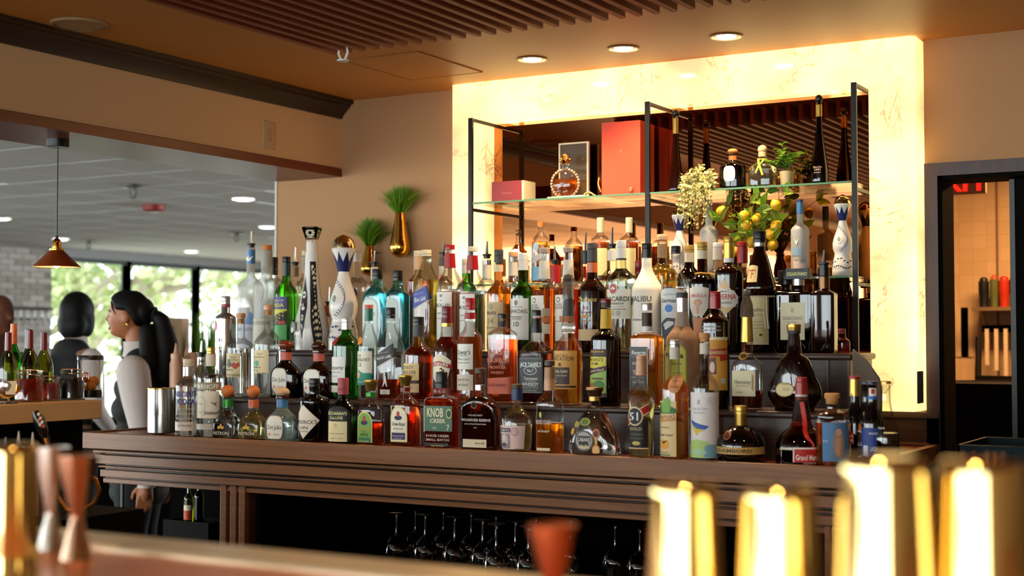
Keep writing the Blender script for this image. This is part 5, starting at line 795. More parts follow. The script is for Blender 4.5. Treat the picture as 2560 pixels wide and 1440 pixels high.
# ---------------------------------------------------------------- glass shelves in the rack
def gk(label, cx, yt, hw, nk, yc, yn, ys, row='g', **k): return B(label, cx, yt, row, hw, nk, yc, yn, ys, **k)
gk('teardrop cognac bottle behind the left rack upright on the glass shelf', 1296, 575, 26, 7, 592, 605, 655, l='whisky', ly=612, cap=[('c', 'bron', 575, 592, 7)], L=[('e', -.1, 640, .6, 17, '#b9bcbc')])
gk('square whisky bottle with cork and slanting steel blue label', 1352, 555, 25, 8, 568, 580, 612, l='gold', ly=606, q=.9, n=5, cap=[('c', 'ocork', 555, 567, 8.5)], L=[('p', [(-.95, 648), (.9, 626), (.9, 640), (-.95, 664)], '#8a9098'), ('e', -.3, 618, .35, 10, '#7a93a8'), ('r', -.95, .9, 668, 720, '#5a86ac')])
gk('amber bottle with pale wax neck, left one behind the pourers', 1502, 545, 24, 8.5, 548, 585, 602, l='whisky', ly=606, cap=[('n', 'cream', 548, 582, 8.5), ('c', 'cream', 544, 550, 9)], L=[('r', -1.0, 1.0, 622, 690, '#d3c08a')])
gk('amber bottle with pale wax neck, right one left of the uprights', 1574, 545, 24, 8.5, 548, 585, 602, l='whisky', ly=606, cap=[('n', 'cream', 548, 582, 8.5), ('c', 'cream', 544, 550, 9)], L=[('r', -1.0, 1.0, 622, 690, '#d3c08a')])
clase('blue and white ceramic decanter behind the hanging dried flowers', 1701, 515, 'g', 1., sc=.66)
clase('blue and white ceramic decanter at the right end of the glass shelf', 2110, 486, 'g', 1., sc=.70)
gk('tall frosted bottle behind the trailing dried flowers', 1774, 500, 23, 9, 515, 560, 585, g='frost', l='water', ly=660, cap=[('c', 'cream', 500, 515, 9)])
gk('frosted vodka bottle with blue neck left of the rack upright', 2003, 500, 23, 8, 508, 556, 580, g='frost', l='water', ly=660, cap=[('n', 'blue', 506, 536, 8.2), ('c', 'navy', 499, 507, 8)], L=[('r', -.6, .8, 660, 700, '#b9a8a0'), ('t', 'GREY GOOSE', .1, 652, 6, '#5a5468', 1.3), ('r', -.9, .3, 620, 640, '#7a93a8'), ('p', [(-.5, 598), (-.3, 608), (0, 596), (-.25, 616)], W)])
# upper glass shelf
gk('tall slender dark tequila bottle left of the hanging dried flowers', 1692, 276, 21, 7, 292, 330, 470, row='G', g='brown', e=.75, cap=[('o', 'blk', 274, 294, 10), ('n', 'gold', 296, 335, 7.2)])
gk('tall slender dark tequila bottle at the right end of the top shelf', 2053, 238, 22, 7.5, 258, 290, 430, row='G', g='damber', l='dark', e=.75, ly=310, cap=[('o', 'blk', 236, 258, 10), ('n', 'gold', 262, 292, 7.6)], L=[('t', 'Don Julio', -.1, 420, 5, '#c9a890', 1.0, .1), ('t', '1942', -.1, 427, 5, '#c9a890', .7), ('t', 'ANEJO', -.1, 434, 3, '#c9a890', .8)])
donk = B('dark tequila bottle with orange-brown stopper on the top glass shelf', 1835, 371, 'G', 32, 9.5, 387, 402, 420, g='damber', l='dark', ly=405, q=.7, n=2.2, rot=4, e=1.3, cap=[('o', 'ocork', 371, 386, 13), ('n', 'orange', 390, 401, 9.8)], L=[('o', -.08, 436, .46, 19, '#d8cfae'), ('t', 'Don Julio', -.08, 437, 5, '#a8946a', .7, .1)])
pt = B('clear tequila bottle with round stopper and yellow ribbon on the top shelf', 1910, 362, 'G', 37, 10, 388, 400, 424, l='pale', ly=408, q=.7, n=4, rot=4, e=1.2, cap=[('o', 'wood', 362, 386, 12), ('n', 'wood', 380, 392, 10)])
s = depth(pt.location)/FPX; zr = onY(1910, 399, pt.location[1])[2]-pt.location[2]
M().tube([(11*s*math.cos(a), 11*s*math.sin(a), zr) for a in np.linspace(0, 2*math.pi, 17)], .0022, 6).tube([(-8*s, -11*s, zr), (-2*s, -24*s, zr-15*s), (8*s, -28*s, zr-42*s)], .004, 6).tube([(8*s, -11*s, zr), (-4*s, -22*s, zr-18*s), (-10*s, -26*s, zr-36*s)], .0035, 6).obj('yellow_ribbon', KM['lime'], pt)
# smoky plastic pourer cover on the rum bottle
pc = [o for o in COL.objects if o.get('label', '').startswith('amber rum bottle with orange label')][0]; s = depth(pc.location)/FPX; z0 = onY(1421, 748, pc.location[1])[2]-pc.location[2]
M().lathe([(z0, 15*s), (z0+45*s, 13.5*s), (z0+60*s, 11*s), (z0+64*s, 1*s)], 24, cap0=False).obj('pourer_cover', GL['smoke'], pc)
# ================================================================== DECOR ON THE TOP SHELF
def atp(px, py, Y): return onY(px, py, Y)
p0 = atp(1233, 495, 4.77); p1 = atp(1300, 495, 4.77); p2 = atp(1233, 447, 4.77)
bk_ = thing('gift_box', 'small dark red gift box lying on the glass shelf by the left upright', 'gift box', ((p0[0]+p1[0])/2, 4.80, ZG2)); wbx = (p1[0]-p0[0])/2*1.12; hbx = .082
box(-wbx, wbx, -.03, .065, .0, hbx).obj('lid', pm('deep_red_paper', '#8f2320', .5), bk_, bev=.001)
box(wbx, wbx+.010, -.029, .064, .001, hbx-.001).obj('white_tray', pm('cream_paper', '#e6d3a8', .5), bk_)
v, f, wd = text_geo('COGNAC'); M().add([(x*.008, -.0306, hbx*.42+y*.008) for x, y in v], f).obj('lettering', colm('#b5685a'), bk_)
# tall red box
p0 = atp(1508, 478, 4.765); p1 = atp(1598, 476, 4.765); h = atp(1600, 300, 4.765)[2]-ZG2
rb = thing('presentation_box', 'tall bright red presentation box on the top glass shelf', 'gift box', ((p0[0]+p1[0])/2, 4.79, ZG2), math.radians(3)); w_ = (p1[0]-p0[0])/2*1.05
RDM = pm('bright_red_paper', '#e2431a', .5); box(-w_, w_, -.03, .115, 0, h).obj('box_body', RDM, rb, bev=.0015)
M().box(-w_-.0006, w_+.0006, .030, .0325, 0, h+.0006).obj('lid_seam', pm('red_seam', '#8a2210', .6), rb)
M().lathe([(0, .006), (.006, .008), (.018, .006)], 16, o=(0, 0, 0)).obj('emblem', pm('dull_gold_print', '#d9784a', .4), rb).location = (w_*.55, -.034, .01)
v, f, wd = text_geo('A'); M().add([(x*.012, -.0306, h*.60+y*.012) for x, y in v], f).obj('lettering', colm('#e0734a'), rb)
# baroque decanter on a white book, mirror frame behind
p0 = atp(1365, 490, 4.78); p1 = atp(1458, 488, 4.78)
wbk = thing('white_tray', 'thin cream display tray under the round crystal decanter', 'tray', ((p0[0]+p1[0])/2+.01, 4.82, ZG2)); w_ = (p1[0]-p0[0])/2
box(-w_, w_, -.05, .05, 0, .010).obj('tray_board', pm('cream_tray', '#e3d3a4', .4), wbk, bev=.002)
pd = atp(1413, 430, 4.82); s = depth(pd)/FPX; R_ = 34*s; zc = ZG2+.010+R_*1.02
dc = thing('crystal_decanter', 'round crystal cognac decanter with beaded rim and gold stopper', 'decanter', (pd[0], 4.82, ZG2+.010), math.radians(12))
M().ell((0, 0, R_*1.02), (R_, R_*.5, R_*1.02), 32, 20).obj('flask', GL['clear'], dc)
m = M().ell((0, 0, R_*.98), (R_*.86, R_*.40, R_*.80), 28, 16); m.v = [(x, y, min(z, R_*1.35)) for x, y, z in m.v]; m.obj('cognac', LQ['whisky'], dc)
m = M()
for i in range(26):
    a = math.radians(-150+300*i/25); a += math.pi/2
    m.ell((R_*1.04*math.cos(a), 0, R_*1.02+R_*1.04*math.sin(a)), (.006, .006, .006), 8, 6)
m.obj('beaded_edge', pm('bead_glass', '#e6c8a0', .08, metal=.5), dc)
M().lathe([(R_*1.95, .013), (R_*2.1, .011), (R_*2.35, .011), (R_*2.38, .016), (R_*2.48, .016)], 20).obj('neck', GL['clear'], dc)
m = M().lathe([(R_*2.46, .015), (R_*2.72, .021), (R_*3.05, .016), (R_*3.2, .005)], 16)
for i in range(6): a = i*math.pi/3; m.ell((.019*math.cos(a), .019*math.sin(a), R_*2.72), (.007, .007, .008), 8, 6)
m.obj('gold_stopper', GOLD, dc)
m = M()
for cx_, cz_ in ((-.35, .62), (.25, .6), (0, 1.05)): m.lathe([(-.002, .011), (.001, .010), (.0015, .007)], 16, o=(0, 0, 0))
emb = M()
for cx_, cz_ in ((-.42, .42), (.12, .40), (-.15, 1.0)): emb.ell((R_*cx_, -R_*.47, R_*cz_), (R_*.2, .004, R_*.2), 16, 10)
emb.obj('medallion', GL['clear'], dc)
pf = atp(1434, 420, 4.885); s = depth(pf)/FPX; wf_, hf_ = 42*s, (onY(1434, 356, 4.885)[2]-ZG2)
mf = thing('silver_frame', 'pale-edged standing picture frame behind the crystal decanter', 'picture frame', (pf[0], 4.89, ZG2))
fm = M()
for a in ((-wf_, wf_, hf_-.006, hf_), (-wf_, wf_, 0, .006), (-wf_, -wf_+.006, .006, hf_-.006), (wf_-.008, wf_, .006, hf_-.006)): fm.box(a[0], a[1], -.006, .006, a[2], a[3])
fm.obj('frame', pm('pale_frame', '#f2e0b8', .35), mf); box(-wf_+.006, wf_-.008, -.001, .003, .006, hf_-.006).obj('panel', pm('grey_panel', '#5c4a33', .25), mf)
tl = thing('beaded_stopper_chain', 'gold beaded ornament trailing off the cream tray', 'ornament', (0, 0, 0)); m = M()
for i in range(34):
    u = i/33; px = 1462+ (u*70 if u < .6 else 42-(u-.6)*20+28*(u-.6)*2); py = 484-8*math.sin(u*6)
    q_ = (1462+60*u, 486-5*math.sin(u*9)) if u < .62 else (1500-4*math.sin(u*9), 480-(u-.62)*90)
    p = atp(q_[0], q_[1], 4.80); p[2] = max(p[2], ZG2+.004); m.ell(tuple(p), (.0042, .0042, .0042), 8, 6)
m.obj('gold_bead', GOLD, tl)
# ------------------------------------------------------------------ foliage helpers
def leaf(m, p, d, up, ln, wd, mi=0, fold=.25):
    d = Vector(d).normalized(); s_ = d.cross(Vector(up)); s_ = s_.normalized() if s_.length > 1e-4 else Vector((1, 0, 0)); n_ = s_.cross(d); p = Vector(p)
    m.add([p, p+d*ln*.35+s_*wd*.5+n_*fold*wd, p+d*ln*.75+s_*wd*.35+n_*fold*wd*.6, p+d*ln-n_*ln*.1, p+d*ln*.75-s_*wd*.35+n_*fold*wd*.6, p+d*ln*.35-s_*wd*.5+n_*fold*wd, p+d*ln*.5], [(0, 1, 6), (1, 2, 6), (2, 3, 6), (3, 4, 6), (4, 5, 6), (5, 0, 6)], mi)
def leafmat(name, col, tr=.4):
    if name in MATS: return MATS[name]
    m, nt, out = nodes(name); p = N(nt, 'BsdfPrincipled'); p.inputs['Base Color'].default_value = C(col); p.inputs['Roughness'].default_value = .45; t = N(nt, 'BsdfTranslucent'); t.inputs[0].default_value = C(col)
    mx = N(nt, 'MixShader'); mx.inputs[0].default_value = tr; nt.links.new(p.outputs[0], mx.inputs[1]); nt.links.new(t.outputs[0], mx.inputs[2]); nt.links.new(mx.outputs[0], out.inputs[0]); MATS[name] = m; return m
LF = leafmat('fresh_leaf', '#7fa52c'); LFD = leafmat('dark_leaf', '#3f6a1c'); LFY = leafmat('lemon_leaf', '#8f9a2c'); STM = pm('stem', '#7a7a30', .6)
def rv(s_=1.): return Vector((random.gauss(0, s_), random.gauss(0, s_), random.gauss(0, s_)))
# potted plant
p = atp(1968, 445, 4.80); s = depth(p)/FPX
pp = thing('potted_plant', 'small bright green leafy plant in a pale pot on the top shelf', 'potted plant', (p[0], 4.80, ZG2))
M().lathe([(0, 15*s), (36*s, 20*s), (38*s, 20*s), (38*s, 17*s), (34*s, 17*s), (34*s, .001)], 24, cap1=False).obj('pot', pm('pale_pot', '#a89468', .4), pp)
random.seed(3); st = M(); n_ = 0
for i in range(7):
    a = random.uniform(0, 6.28); top = Vector((.05*math.cos(a)-.01, .03*math.sin(a), 60*s+random.uniform(.0, 38*s))); 
    if i == 0: top = Vector((-.018, 0, 108*s))
    base = Vector((0, 0, 34*s)); mid = (base+top)/2+Vector((0, 0, .01)); st.tube([base, mid, top], .0015, 5)
    for k in range(8 if i else 10):
        u = .25+.75*k/8; q_ = base.lerp(mid, u*2) if u < .5 else mid.lerp(top, min(1, u*2-1)); lm_ = M(); d = Vector((math.cos(k*2.4+i), math.sin(k*2.4+i), .35)); leaf(lm_, q_, d, (0, 0, 1), random.uniform(.026, .042)*(1 if i else .7), random.uniform(.018, .028)*(1 if i else .7))
        lm_.obj('leaf', LF if k % 3 else LFD, pp)
st.obj('stems', STM, pp)
# hanging dried eucalyptus
random.seed(5); cx3 = atp(1745, 480, 4.74); s = depth(cx3)/FPX
df = thing('dried_flowers', 'pale green dried bunch spilling over the top shelf beside the middle upright', 'dried flowers', (cx3[0], 4.76, ZG2))
fl = M(); sm = M(); EUC = leafmat('pale_seed_leaf', '#c9c07c', .3)
for i in range(112):
    a = random.uniform(-1, 1); top = Vector((a*52*s+random.gauss(0, 6*s), random.uniform(-.06, .03), random.uniform(.0, 68*s)*(1-.5*abs(a)))); hang = random.random() < .5
    if hang: end = Vector((top.x*.75+random.gauss(0, 4*s), -.075+random.uniform(-.02, .01), -random.uniform(20*s, 115*s)*(1-.35*abs(a)))); start = Vector((top.x*.7, -.055, .012))
    else: end = top; start = Vector((top.x*.4, -.01, .006))
    pts = [start.lerp(end, u)+Vector((0, 0, .02*math.sin(u*3.1))) for u in (0, .33, .66, 1)]; sm.tube(pts, .0008, 4)
    for k in range(13):
        u = k/12; q_ = start.lerp(end, u)+Vector((0, 0, .02*math.sin(u*3.1)))+rv(.004); n_ = rv(1).normalized(); n_.y -= .6; n_.normalize(); t1 = n_.orthogonal().normalized(); t2 = n_.cross(t1); r_ = random.uniform(.0046, .0070)
        fl.add([q_]+[q_+t1*math.cos(w_)*r_+t2*math.sin(w_)*r_*.8+n_*.0015 for w_ in np.linspace(0, 6.283, 7)[:-1]], [(0, 1+j, 1+(j+1) % 6) for j in range(6)])
tag(fl.obj('seed_leaves', EUC, df), kind='stuff'); sm.obj('stems', pm('dry_stem', '#8a7a3c', .7), df)
# lemon branches in a vase standing behind the tallest bottles
random.seed(11); pv = atp(1893, 700, 4.80); s = depth(pv)/FPX
lb = thing('lemon_arrangement', 'artificial lemon branches in a small vase on the lower glass shelf', 'lemon branches', (pv[0], 4.81, ZG1))
M().lathe([(0, .018), (.03, .026), (.06, .022), (.085, .012), (.1, .016)], 24, cap1=False).obj('vase', pm('brown_vase', '#6a3018', .2), lb)
LEM = pm('lemon_skin', '#efb41a', .4, bump=.3, bscale=700)
V = lambda px, py, dy=0: Vector(tuple(atp(px, py, 4.80+dy)))-Vector((pv[0], 4.81, ZG1))
brm = M(); o_ = Vector((0, 0, .09))
ends = [(1803, 529), (1860, 540), (1827, 560), (1866, 562), (1940, 512), (1940, 565), (1850, 600), (1880, 605), (1925, 585), (1932, 612), (1893, 548), (1838, 628)]
for k, (px, py) in enumerate(ends):
    e_ = V(px, py, random.uniform(-.07, .02)); mid = (o_+e_)/2+Vector((0, 0, .05)); brm.tube([o_, mid, e_+Vector((0, 0, .015))], [.003, .002, .0015], 6)
    lmn = M().ell((0, 0, 0), (13.5*s, 13.5*s, 14.5*s), 16, 12); vv = []
    for x, y, z in lmn.v: t_ = z/(14.5*s); kk_ = .25*max(0, abs(t_)-.85)/.15; vv.append((x, y, z*(1+kk_*.6)))
    lmn.v = vv; ob = lmn.obj('lemon', LEM, lb, tuple(e_)); ob.rotation_euler = (random.uniform(-.6, .6), random.uniform(-.6, .6), 0)
    for j in range(3 if k % 2 else 2):
        u = random.uniform(.35, .95); q_ = (o_.lerp(mid, u*2) if u < .5 else mid.lerp(e_, u*2-1)); l_ = M(); d = Vector((random.uniform(-1, 1), random.uniform(-.8, .1), random.uniform(-.2, .9))); leaf(l_, q_, d, (0, -1, .3), random.uniform(.045, .075), random.uniform(.02, .03)); l_.obj('leaf', LFY if j else LF, lb)
for px, py in ((1895, 500), (1915, 480), (1875, 508), (1930, 545), (1820, 515), (1800, 555), (1950, 555), (1905, 525), (1845, 575), (1960, 480), (1890, 470)):
    q_ = V(px, py, random.uniform(-.05, .02)); brm.tube([o_, (o_+q_)/2+Vector((0, 0, .05)), q_], [.0025, .0015, .001], 5)
    for j in range(2): l_ = M(); leaf(l_, q_, Vector((random.uniform(-1, 1), random.uniform(-.6, .1), random.uniform(-.3, 1))), (0, -1, .2), random.uniform(.045, .075), random.uniform(.02, .032)); l_.obj('leaf', LFY if j else LF, lb)
brm.obj('branches', STM, lb)
# gold wall vases with grass
def wall_vase(px, yt, yb, wmax, label, gy, gw, seed):
    random.seed(seed); Yw = YW-.05; p = onY(px, yb, Yw); s_ = depth(p)/FPX; H__ = (yb-yt)*s_; R__ = wmax/2*s_
    t = thing('wall_vase', label, 'wall vase', (p[0], Yw, p[2])); prof_ = [(0, .001), (H__*.02, R__*.35), (H__*.07, R__*.72), (H__*.14, R__*.93), (H__*.22, R__), (H__*.32, R__*.97), (H__*.5, R__*.80), (H__*.75, R__*.62), (H__*.97, R__*.5), (H__, R__*.47), (H__, R__*.4), (H__*.9, R__*.4)]
    M().lathe(prof_, 40, cap0=False).obj('vase_body', pm('polished_gold', '#d9a445', .1, metal=1), t)
    M().box(-.006, .006, R__*.5, .05, H__*.75, H__*.8).obj('wall_hook', BRASS, t)
    gr = M(); gh = (yt-gy)*s_
    for i in range(760):
        a = random.uniform(0, 6.28); sp = abs(random.gauss(0, .5)); L_ = gh*random.uniform(.55, 1.0)*(1-.25*min(sp, 1)); tip = Vector((math.cos(a)*sp*gw*s_*.80, math.sin(a)*sp*gw*s_*.4, L_)); tip.y = min(tip.y, .03)
        b_ = Vector((math.cos(a)*R__*.25, math.sin(a)*R__*.25, H__-.01)); mid = b_+tip*.5+Vector((-tip.x*.18, 0, .01)); e_ = b_+tip; sd = Vector((random.uniform(-1, 1), random.uniform(-1, 1), 0)).normalized()*.0022
        gr.add([b_-sd, b_+sd, mid+sd, mid-sd, e_], [(0, 1, 2, 3), (3, 2, 4)])
    tag(gr.obj('grass_tuft', leafmat('grass_green', '#6c9a1c', .35), t), kind='stuff')
wall_vase(1000, 532, 645, 52, 'upper right gold teardrop wall vase with a tuft of grass', 445, 88, 1); wall_vase(924, 614, 690, 46, 'lower left gold teardrop wall vase with a wider spray of grass', 528, 88, 2)
# grey upright board with a curved outline at the riser end
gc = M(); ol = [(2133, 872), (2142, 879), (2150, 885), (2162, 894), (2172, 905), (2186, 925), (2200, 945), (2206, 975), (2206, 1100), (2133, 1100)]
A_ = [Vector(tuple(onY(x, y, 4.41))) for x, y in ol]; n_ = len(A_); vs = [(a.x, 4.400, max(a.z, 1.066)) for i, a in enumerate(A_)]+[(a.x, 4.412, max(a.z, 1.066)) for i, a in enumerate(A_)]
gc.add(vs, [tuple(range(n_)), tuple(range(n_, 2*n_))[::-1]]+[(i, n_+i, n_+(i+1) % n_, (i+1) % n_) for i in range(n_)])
tag(gc.obj('curved_board', pm('board_grey', '#7d6a58', .7), None, bev=.003), 'grey curved-top board standing between the riser end and the onyx frame', 'board')
# teal rack at the lower right
p = onY(2470, 1110, 4.6)
tr_ = thing('glass_rack_crate', 'dark teal plastic rack holding glasses right of the back bar', 'glass rack', (onY(2388, 1110, 4.35)[0]+.165, 4.55, 0)); TL = pm('teal_plastic', '#0a2226', .5, spec=.15)
m = M().box(-.16, .26, -.2, -.19, 1.045, 1.115).box(-.16, .26, .19, .2, 1.045, 1.115).box(-.16, -.15, -.2, .2, 1.045, 1.115).box(.25, .26, -.2, .2, 1.045, 1.115)
for i in range(9): m.box(-.162+i*.052, -.158+i*.052, -.204, -.2, 1.045, 1.10)
m.obj('crate_wall', TL, tr_, bev=.002); box(-.18, .28, -.22, .22, 0, 1.045).obj('stand', NIGHT, tr_)
for i in range(4): M().lathe([(0, .02), (.012, .024), (.013, .02)], 14, cap0=False, cap1=False, o=(0, 0, 0)).obj('glass_rim', WG, tr_, (-.1+.1*i, -.14, 1.095))
# bottles and box in the open bay under the bar
def ub(px, py, Y): return onY(px, py, Y)
p = ub(465, 1300, 4.30); zb_ = p[2]; a = ub(412, 1300, 4.28)[0]; b = ub(525, 1300, 4.28)[0]
cr_ = thing('storage_box', 'dark open-topped box on the shelf in the left bay under the bar', 'box', ((a+b)/2, 4.33, .551)); w_ = (b-a)/2; hh = zb_-.551
M().box(-w_, w_, -.06, -.052, 0, hh).box(-w_, w_, .052, .06, 0, hh).box(-w_, -w_+.008, -.052, .052, 0, hh).box(w_-.008, w_, -.052, .052, 0, hh).box(-w_, w_, -.06, .06, 0, .01).box(-w_, w_, -.052, .052, hh-.03, hh-.02).obj('box_shell', pm('dark_crate', '#120d0b', .7, spec=.1), cr_)
ROWS['u'] = (4.29, zb_-.02, 'bottles in the open bay under the bar')
B('dim wine bottle with cream and red label under the left of the bar', 475, 1215, 'u', 12, 4.5, 1220, 1232, 1250, g='olive', l='pale', ly=1240, cap=[('c', 'silver', 1213, 1222, 5)], L=[('r', -1.1, 1.1, 1262, 1275, CRM), ('r', -1.1, 1.1, 1275, 1298, '#b8401c')])
B('dim green bottle beside the wine bottle under the bar', 500, 1200, 'u', 12, 5, 1208, 1225, 1245, g='dgreen', l='olive', ly=1225, cap=[('c', 'green', 1196, 1208, 5)])
# small tumblers on the bottom of the bay
tm = None
for i, px in enumerate((432, 448, 500, 512, 535)):
    p = ub(px, 1352, 4.10); pz = .551
    if tm is None:
        tm = thing('rocks_glass', 'leftmost small glass tumbler of five on the dark shelf under the bar', 'tumbler', (p[0], 4.10+.03*(i % 2), pz), 0, 'small tumblers under the bar'); M().lathe([(0, .022), (.004, .024), (.06, .027), (.06, .025), (.008, .022), (.008, .001)], 20, cap1=False).obj('tumbler_glass', WG, tm)
    else: dup(tm, (p[0], 4.10+.05*(i % 2), pz), None, 'small glass tumbler on the shelf under the bar, %s of the five from the left' % ('', 'second', 'third', 'fourth', 'last')[i])
# ================================================================== PENDANT + PASS-THROUGH LEDGE
xp = -3.93; pt_ = onX(145, 355, xp); pl = thing('pendant_lamp', 'copper cone pendant lamp with brass socket hanging from the wooden soffit', 'pendant lamp', (xp, pt_[1], 2.150))
s = depth(onX(140, 660, xp))/FPX; zz = lambda py: onX(140, py, xp)[2]-2.150
M().lathe([(0, 27*s), (-.026, 27*s), (-.028, 25*s)], 28).obj('canopy', BLK, pl)
M().tube([(0, 0, -.02), (0, 0, zz(586))], .0022, 6).obj('cord', BLK, pl)
M().lathe([(zz(600), 4*s), (zz(588), 3*s)], 12).obj('cord_grip', BLK, pl)
M().lathe([(zz(628), 15*s), (zz(626), 18*s), (zz(622), 18*s), (zz(620), 11*s), (zz(606), 11*s), (zz(600), 9*s), (zz(596), 5*s)], 24).obj('socket', BRASS, pl)
SHM = pm('copper_shade', '#9c4a1c', .3, metal=.6); z0, z1 = zz(668), zz(626)
M().lathe([(z0, 58*s), (z0+.002, 58.5*s), (z1, 17*s), (z1-.001, 16*s), (z0+.002, 56.5*s), (z0, 58*s)], 48, cap0=False, cap1=False).obj('shade', SHM, pl)
M().lathe([(z0+.0015, 56*s), (z1-.003, 16*s)], 48, cap0=False, cap1=False).obj('shade_lining', pm('white_lining', '#f2d9a0', .5), pl)
M().ell((0, 0, z0+.018), (.016, .016, .022), 16, 12).obj('bulb', pm('lit_bulb', '#ffe2a8', .4, emit='#ffd890', es=14), pl)
lamp('POINT', 'pendant_bulb', (xp, pt_[1], 2.150+z0+.006), 1.2, WARM2, shadow_soft_size=.018)
lg = thing('pass_ledge', 'pale marble-edged ledge of the pass-through bar at left', 'bar counter', (-3.95, 1.5, 0))
MB = pm('cream_marble', '#b89468', .35, vary=.12, bscale=9); LZ = 1.218
part(box(-4.15, -3.75, -2.4, 3.581, 1.152, LZ), 'ledge_top', MB, lg, .003); part(box(-4.10, -3.80, -2.4, 3.54, 0, 1.152), 'ledge_base', NIGHT, lg)
# jars and bottles on the ledge
def onL(px, x=-3.86): p = onX(px, 1000, x); return p
def jar(px, yt, hw, label, liq, lid, ribs=False):
    p = onL(px); s = depth(p)/FPX; t = thing('clip_jar', label, 'jar', (p[0], p[1], LZ+.001), random.uniform(0, 1), 'clip-top jars on the pass-through ledge'); r = hw*s; h = onX(px, yt, p[0])[2]-LZ
    M().lathe([(0, r*.9), (.005, r), (h*.62, r), (h*.76, r*.82), (h*.80, r*.80), (h*.84, r*.86)], 28, cap1=False).obj('glass_body', GL['clear'], t)
    M().lathe([(.004, r*.86), (.008, r*.94), (h*.60, r*.94), (h*.72, r*.82)], 28).obj('filling', liq, t)
    M().lathe([(h*.85, r*.86), (h*.93, r*.9), (h*.97, r*.85), (h*.98, r*.5)], 28, cap0=False).obj('glass_lid', GL['clear'], t)
    m = M().tube([(r*.84*math.cos(a), r*.84*math.sin(a), h*.86) for a in np.linspace(0, 6.283, 21)], .0018, 6).tube([(r*.88, 0, h*.86), (r*1.05, 0, h*.72), (r*1.02, 0, h*.62)], .0018, 6).tube([(-r*.88, 0, h*.86), (-r*.95, 0, h*.94), (0, 0, h*1.0), (r*.95, 0, h*.94)], .0018, 6); m.obj('wire_clip', STEEL, t)
    box(-r*.55, r*.55, -r*.55, r*.55, h*.985, h*1.0).obj('orange_card', pm('orange_card', '#c98a4a', .6), t)
jar(72, 925, 34, 'largest clip-top jar, with red syrup, left of the other two', LQ['redjar'], 0); jar(124, 940, 27, 'middle clip-top jar with rosy fruit', pm('fruit_filling', '#7a2a30', .3, vary=.5, bscale=60), 0); jar(178, 923, 31, 'right clip-top jar with black filling', pm('black_filling', '#0a0606', .3), 0)
p = onL(240); s = depth(p)/FPX; r = 31*s; h = onX(240, 892, p[0])[2]-LZ
ds = thing('glass_dispenser', 'large clear glass canister with dark lid and orange fruit inside', 'canister', (p[0]-.02, p[1]-.01, LZ+.001))
M().lathe([(0, r*.92), (.006, r), (h*.9, r*1.02), (h*.93, r*.96)], 32, cap1=False).obj('canister_glass', GL['clear'], ds); M().lathe([(h*.92, r*1.04), (h, r*1.04), (h+.004, r*.98)], 32).obj('lid', BLK, ds)
for a, b, c_ in ((.3, -.2, .3), (-.3, -.3, .5), (.1, .3, .4), (-.1, -.35, .2)): M().ell((r*a, r*b, h*c_), (.02, .02, .02), 14, 10).obj('orange', pm('orange_peel', '#d9822a', .45), ds)
M().lathe([(.004, r*.9), (h*.12, r*.93), (h*.2, r*.9)], 24).obj('dark_filling', pm('black_filling', '#0a0606', .3), ds)
# spritz glass at the far left
p = onL(22, -3.80); s = depth(p)/FPX; sg = thing('spritz_glass', 'stemmed glass of orange drink with citrus slice and paper tag', 'drink glass', (p[0], p[1], LZ+.001)); h = onX(22, 948, -3.8)[2]-LZ
M().lathe([(0, .03), (.002, .028), (.006, .004), (h*.22, .004), (h*.3, .018), (h*.5, 27*s), (h*.75, 29*s), (h, 26*s)], 28, cap1=False).obj('glass_body', WG, sg)
M().lathe([(h*.28, .008), (h*.34, .017), (h*.5, 25*s), (h*.72, 27*s)], 24).obj('drink', LQ['orange'], sg)
M().lathe([(0, .001), (0, 17*s), (.004, 17*s), (.004, .001)], 20, cap0=False, cap1=False).obj('orange_slice', pm('orange_slice', '#e08a2a', .4), sg).location = (0, -.01, h*.45); sg.children[-1].rotation_euler = (1.3, 0, .8)
box(-.012, .02, -.001, .001, -.02, .025).obj('paper_tag', pm('paper_tag', '#cdb490', .7), sg, (.028, -.022, h*.62), rz=math.radians(40))
def wine(px, yt, hw, label, col='red', g='olive', x=-4.0):
    p = onX(px, 940, x); s = depth(p)/FPX; t = thing('wine_bottle', label, 'wine bottle', (p[0], p[1], LZ+.001), 0, 'wine bottles behind the jars'); h = onX(px, yt, x)[2]-LZ; r = hw*s; k = 7.5*s
    M().lathe([(0, r*.95), (.005, r), (h*.48, r), (h*.58, r*.86), (h*.68, r*.5), (h*.74, k*1.05), (h*.98, k)], 26).obj('glass_body', GL[g], t, sharp=50)
    M().lathe([(.006, r*.93), (h*.40, r*.93)], 22).obj('wine', LQ['olive'], t); M().lathe([(h*.73, k*1.12), (h*.975, k*1.04), (h, k*1.04)], 18).obj('capsule', KM[col], t)
wine(20, 832, 25, 'green wine bottle with red capsule at the far left edge', 'dred'); wine(74, 826, 25, 'green wine bottle with red capsule behind the largest jar', 'dred'); wine(109, 832, 23, 'green wine bottle with red capsule, rightmost behind the jars', 'dred')
wine(33, 810, 22, 'taller wine bottle with orange-red capsule between the two leftmost', 'orange', 'green', -4.06); wine(70, 824, 22, 'wine bottle with black capsule half hidden behind the largest jar', 'blk', 'olive', -4.08)
